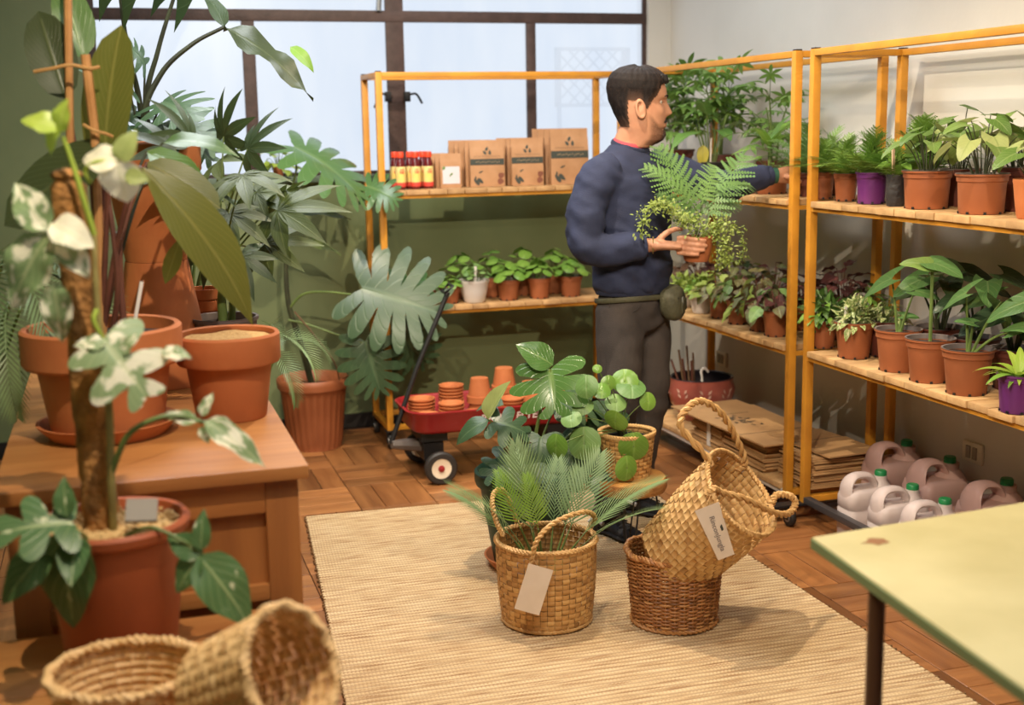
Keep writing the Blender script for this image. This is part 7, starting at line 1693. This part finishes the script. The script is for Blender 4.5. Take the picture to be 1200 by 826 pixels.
for s in (-1, 1):
    obj('eyebrow', MB().tube([HM @ (headP(s*aa, zz, True)+V((.0015, 0, 0))) for aa, zz in ((.16, .052), (.30, .057), (.45, .059), (.60, .054))], [(.003, .0022), (.0042, .0026), (.0038, .0024), (.0015, .0012)], 8), hair_m, man)
    ec = HM @ V((headP(s*.42, .034).x-.0062, s*.0315, .034)); e = obj('eye', MB().ball(ec, .0098, 12, 10), mat('eye_white', srgb(180, 166, 156), .3), man)
    obj('iris', MB().ball(ec+(HM.to_3x3() @ V((.0072, 0, -.001))), (.0034, .0034, .0042), 10, 8), mat('dark_iris', srgb(36, 24, 18), .2), e)
    obj('eyelid', MB().tube([HM @ V((headP(s*aa, .0385).x+.0012, headP(s*aa, .0385).y, .0375-.0008*abs(aa-.42)*10)) for aa in (.27, .35, .42, .5, .58)], .0022, 6), skin, man)
# ---- fern in the held pot
W2 = lambda p: V((PX, PY, 0))+Matrix.Rotation(PA, 3, 'Z') @ V(p)
pc = W2(HL(PCr, PCc, -.062)); hf = thing('potted_fern', 'fern with lacy and yellow-green drooping fronds held in the man\'s hand', 'potted plant', pc)
z = pot_part(hf, .124, .092, 'bulb', M['plastic_pot'], .74); HO = V(hf.location); hy = HO.y
fe = FERN(G['fern_held'], .9, .25, 12)
def frond_px(p0, p1, L=None, up=(0, .6, -.8), ms=fe, k=0, Y=hy, stem=True, dz=0):
    a, b_ = atY(p0[0], p0[1], Y)-HO, atY(p1[0], p1[1], Y+dz)-HO; d_ = b_-a; u_ = Rv*up[0]+V((0, 0, up[1]))+Fv*up[2]
    put_leaf(hf, ms[k % 2], a, d_, u_, d_.length*1.1, name='frond')
    if stem: b0 = V((0, 0, z-.004)); obj('stipe', MB().tube(bez(b0, b0.lerp(a, .5)+V((0, 0, .02)), a, 8), .0018, 5), G['stem_dk'], hf)
frond_px((817, 270), (795, 165), up=(.3, .3, -.9)); frond_px((827, 262), (868, 165), up=(-.3, .4, -.9), k=1); frond_px((816, 245), (775, 185), up=(.3, .5, -.8), k=1)
frond_px((830, 250), (872, 225), up=(0, .6, -.8)); frond_px((822, 240), (845, 180), up=(.1, .3, -.9), k=1, dz=.05); frond_px((838, 225), (885, 200), up=(0, .8, -.6), stem=False); frond_px((812, 262), (785, 220), up=(.3, .4, -.8), stem=True)
# drooping yellow-green fronds, many tiny leaflets
def droop(P, n, s, seed, R=.022, m='maiden'):
    r = random.Random(seed); C_ = catmull([atY(a, b_, hy-.03-c_*.01)-HO for a, b_, c_ in P], 8); b = MB(); b.tube(C_, .0012, 4)
    for k in range(n):
        f = r.uniform(.12, 1)*(len(C_)-1); i = min(len(C_)-2, int(f)); p = C_[i].lerp(C_[i+1], f-i)+V((r.gauss(0, R), r.gauss(0, R), r.gauss(0, R*.8)))*(1-.45*f/(len(C_)-1))
        y = V((r.uniform(-1, 1), r.uniform(-1, .6), r.uniform(-1, .3))).normalized(); x = y.cross(V((r.uniform(-.4, .4), -.6, 1))).normalized(); q = s*r.uniform(.6, 1.25)
        zz = x.cross(y); b.join(small, Matrix(((x.x*q, y.x*q, zz.x*q, p.x), (x.y*q, y.y*q, zz.y*q, p.y), (x.z*q, y.z*q, zz.z*q, p.z), (0, 0, 0, 1))))
    obj('drooping_frond', b, G[m], hf, kind='stuff')
droop([(812, 278, 0), (795, 250, 1), (772, 238, 2), (757, 250, 2), (752, 275, 2)], 360, 0.0142, 1)
droop([(814, 278, 0), (800, 255, 0), (780, 240, 1), (765, 240, 1)], 225, 0.0135, 2)
droop([(822, 278, 0), (838, 262, 1), (850, 275, 2), (852, 300, 2), (843, 312, 2)], 360, 0.0150, 3)
droop([(822, 278, 0), (832, 270, 0), (845, 285, 2), (846, 305, 3)], 225, 0.0142, 4)
droop([(822, 278, 0), (845, 260, 0), (865, 268, 0), (872, 290, 0), (866, 308, 0)], 225, 0.0105, 5, .014)
droop([(816, 280, 0), (818, 262, 1), (812, 255, 2), (802, 262, 3)], 135, 0.0128, 6)
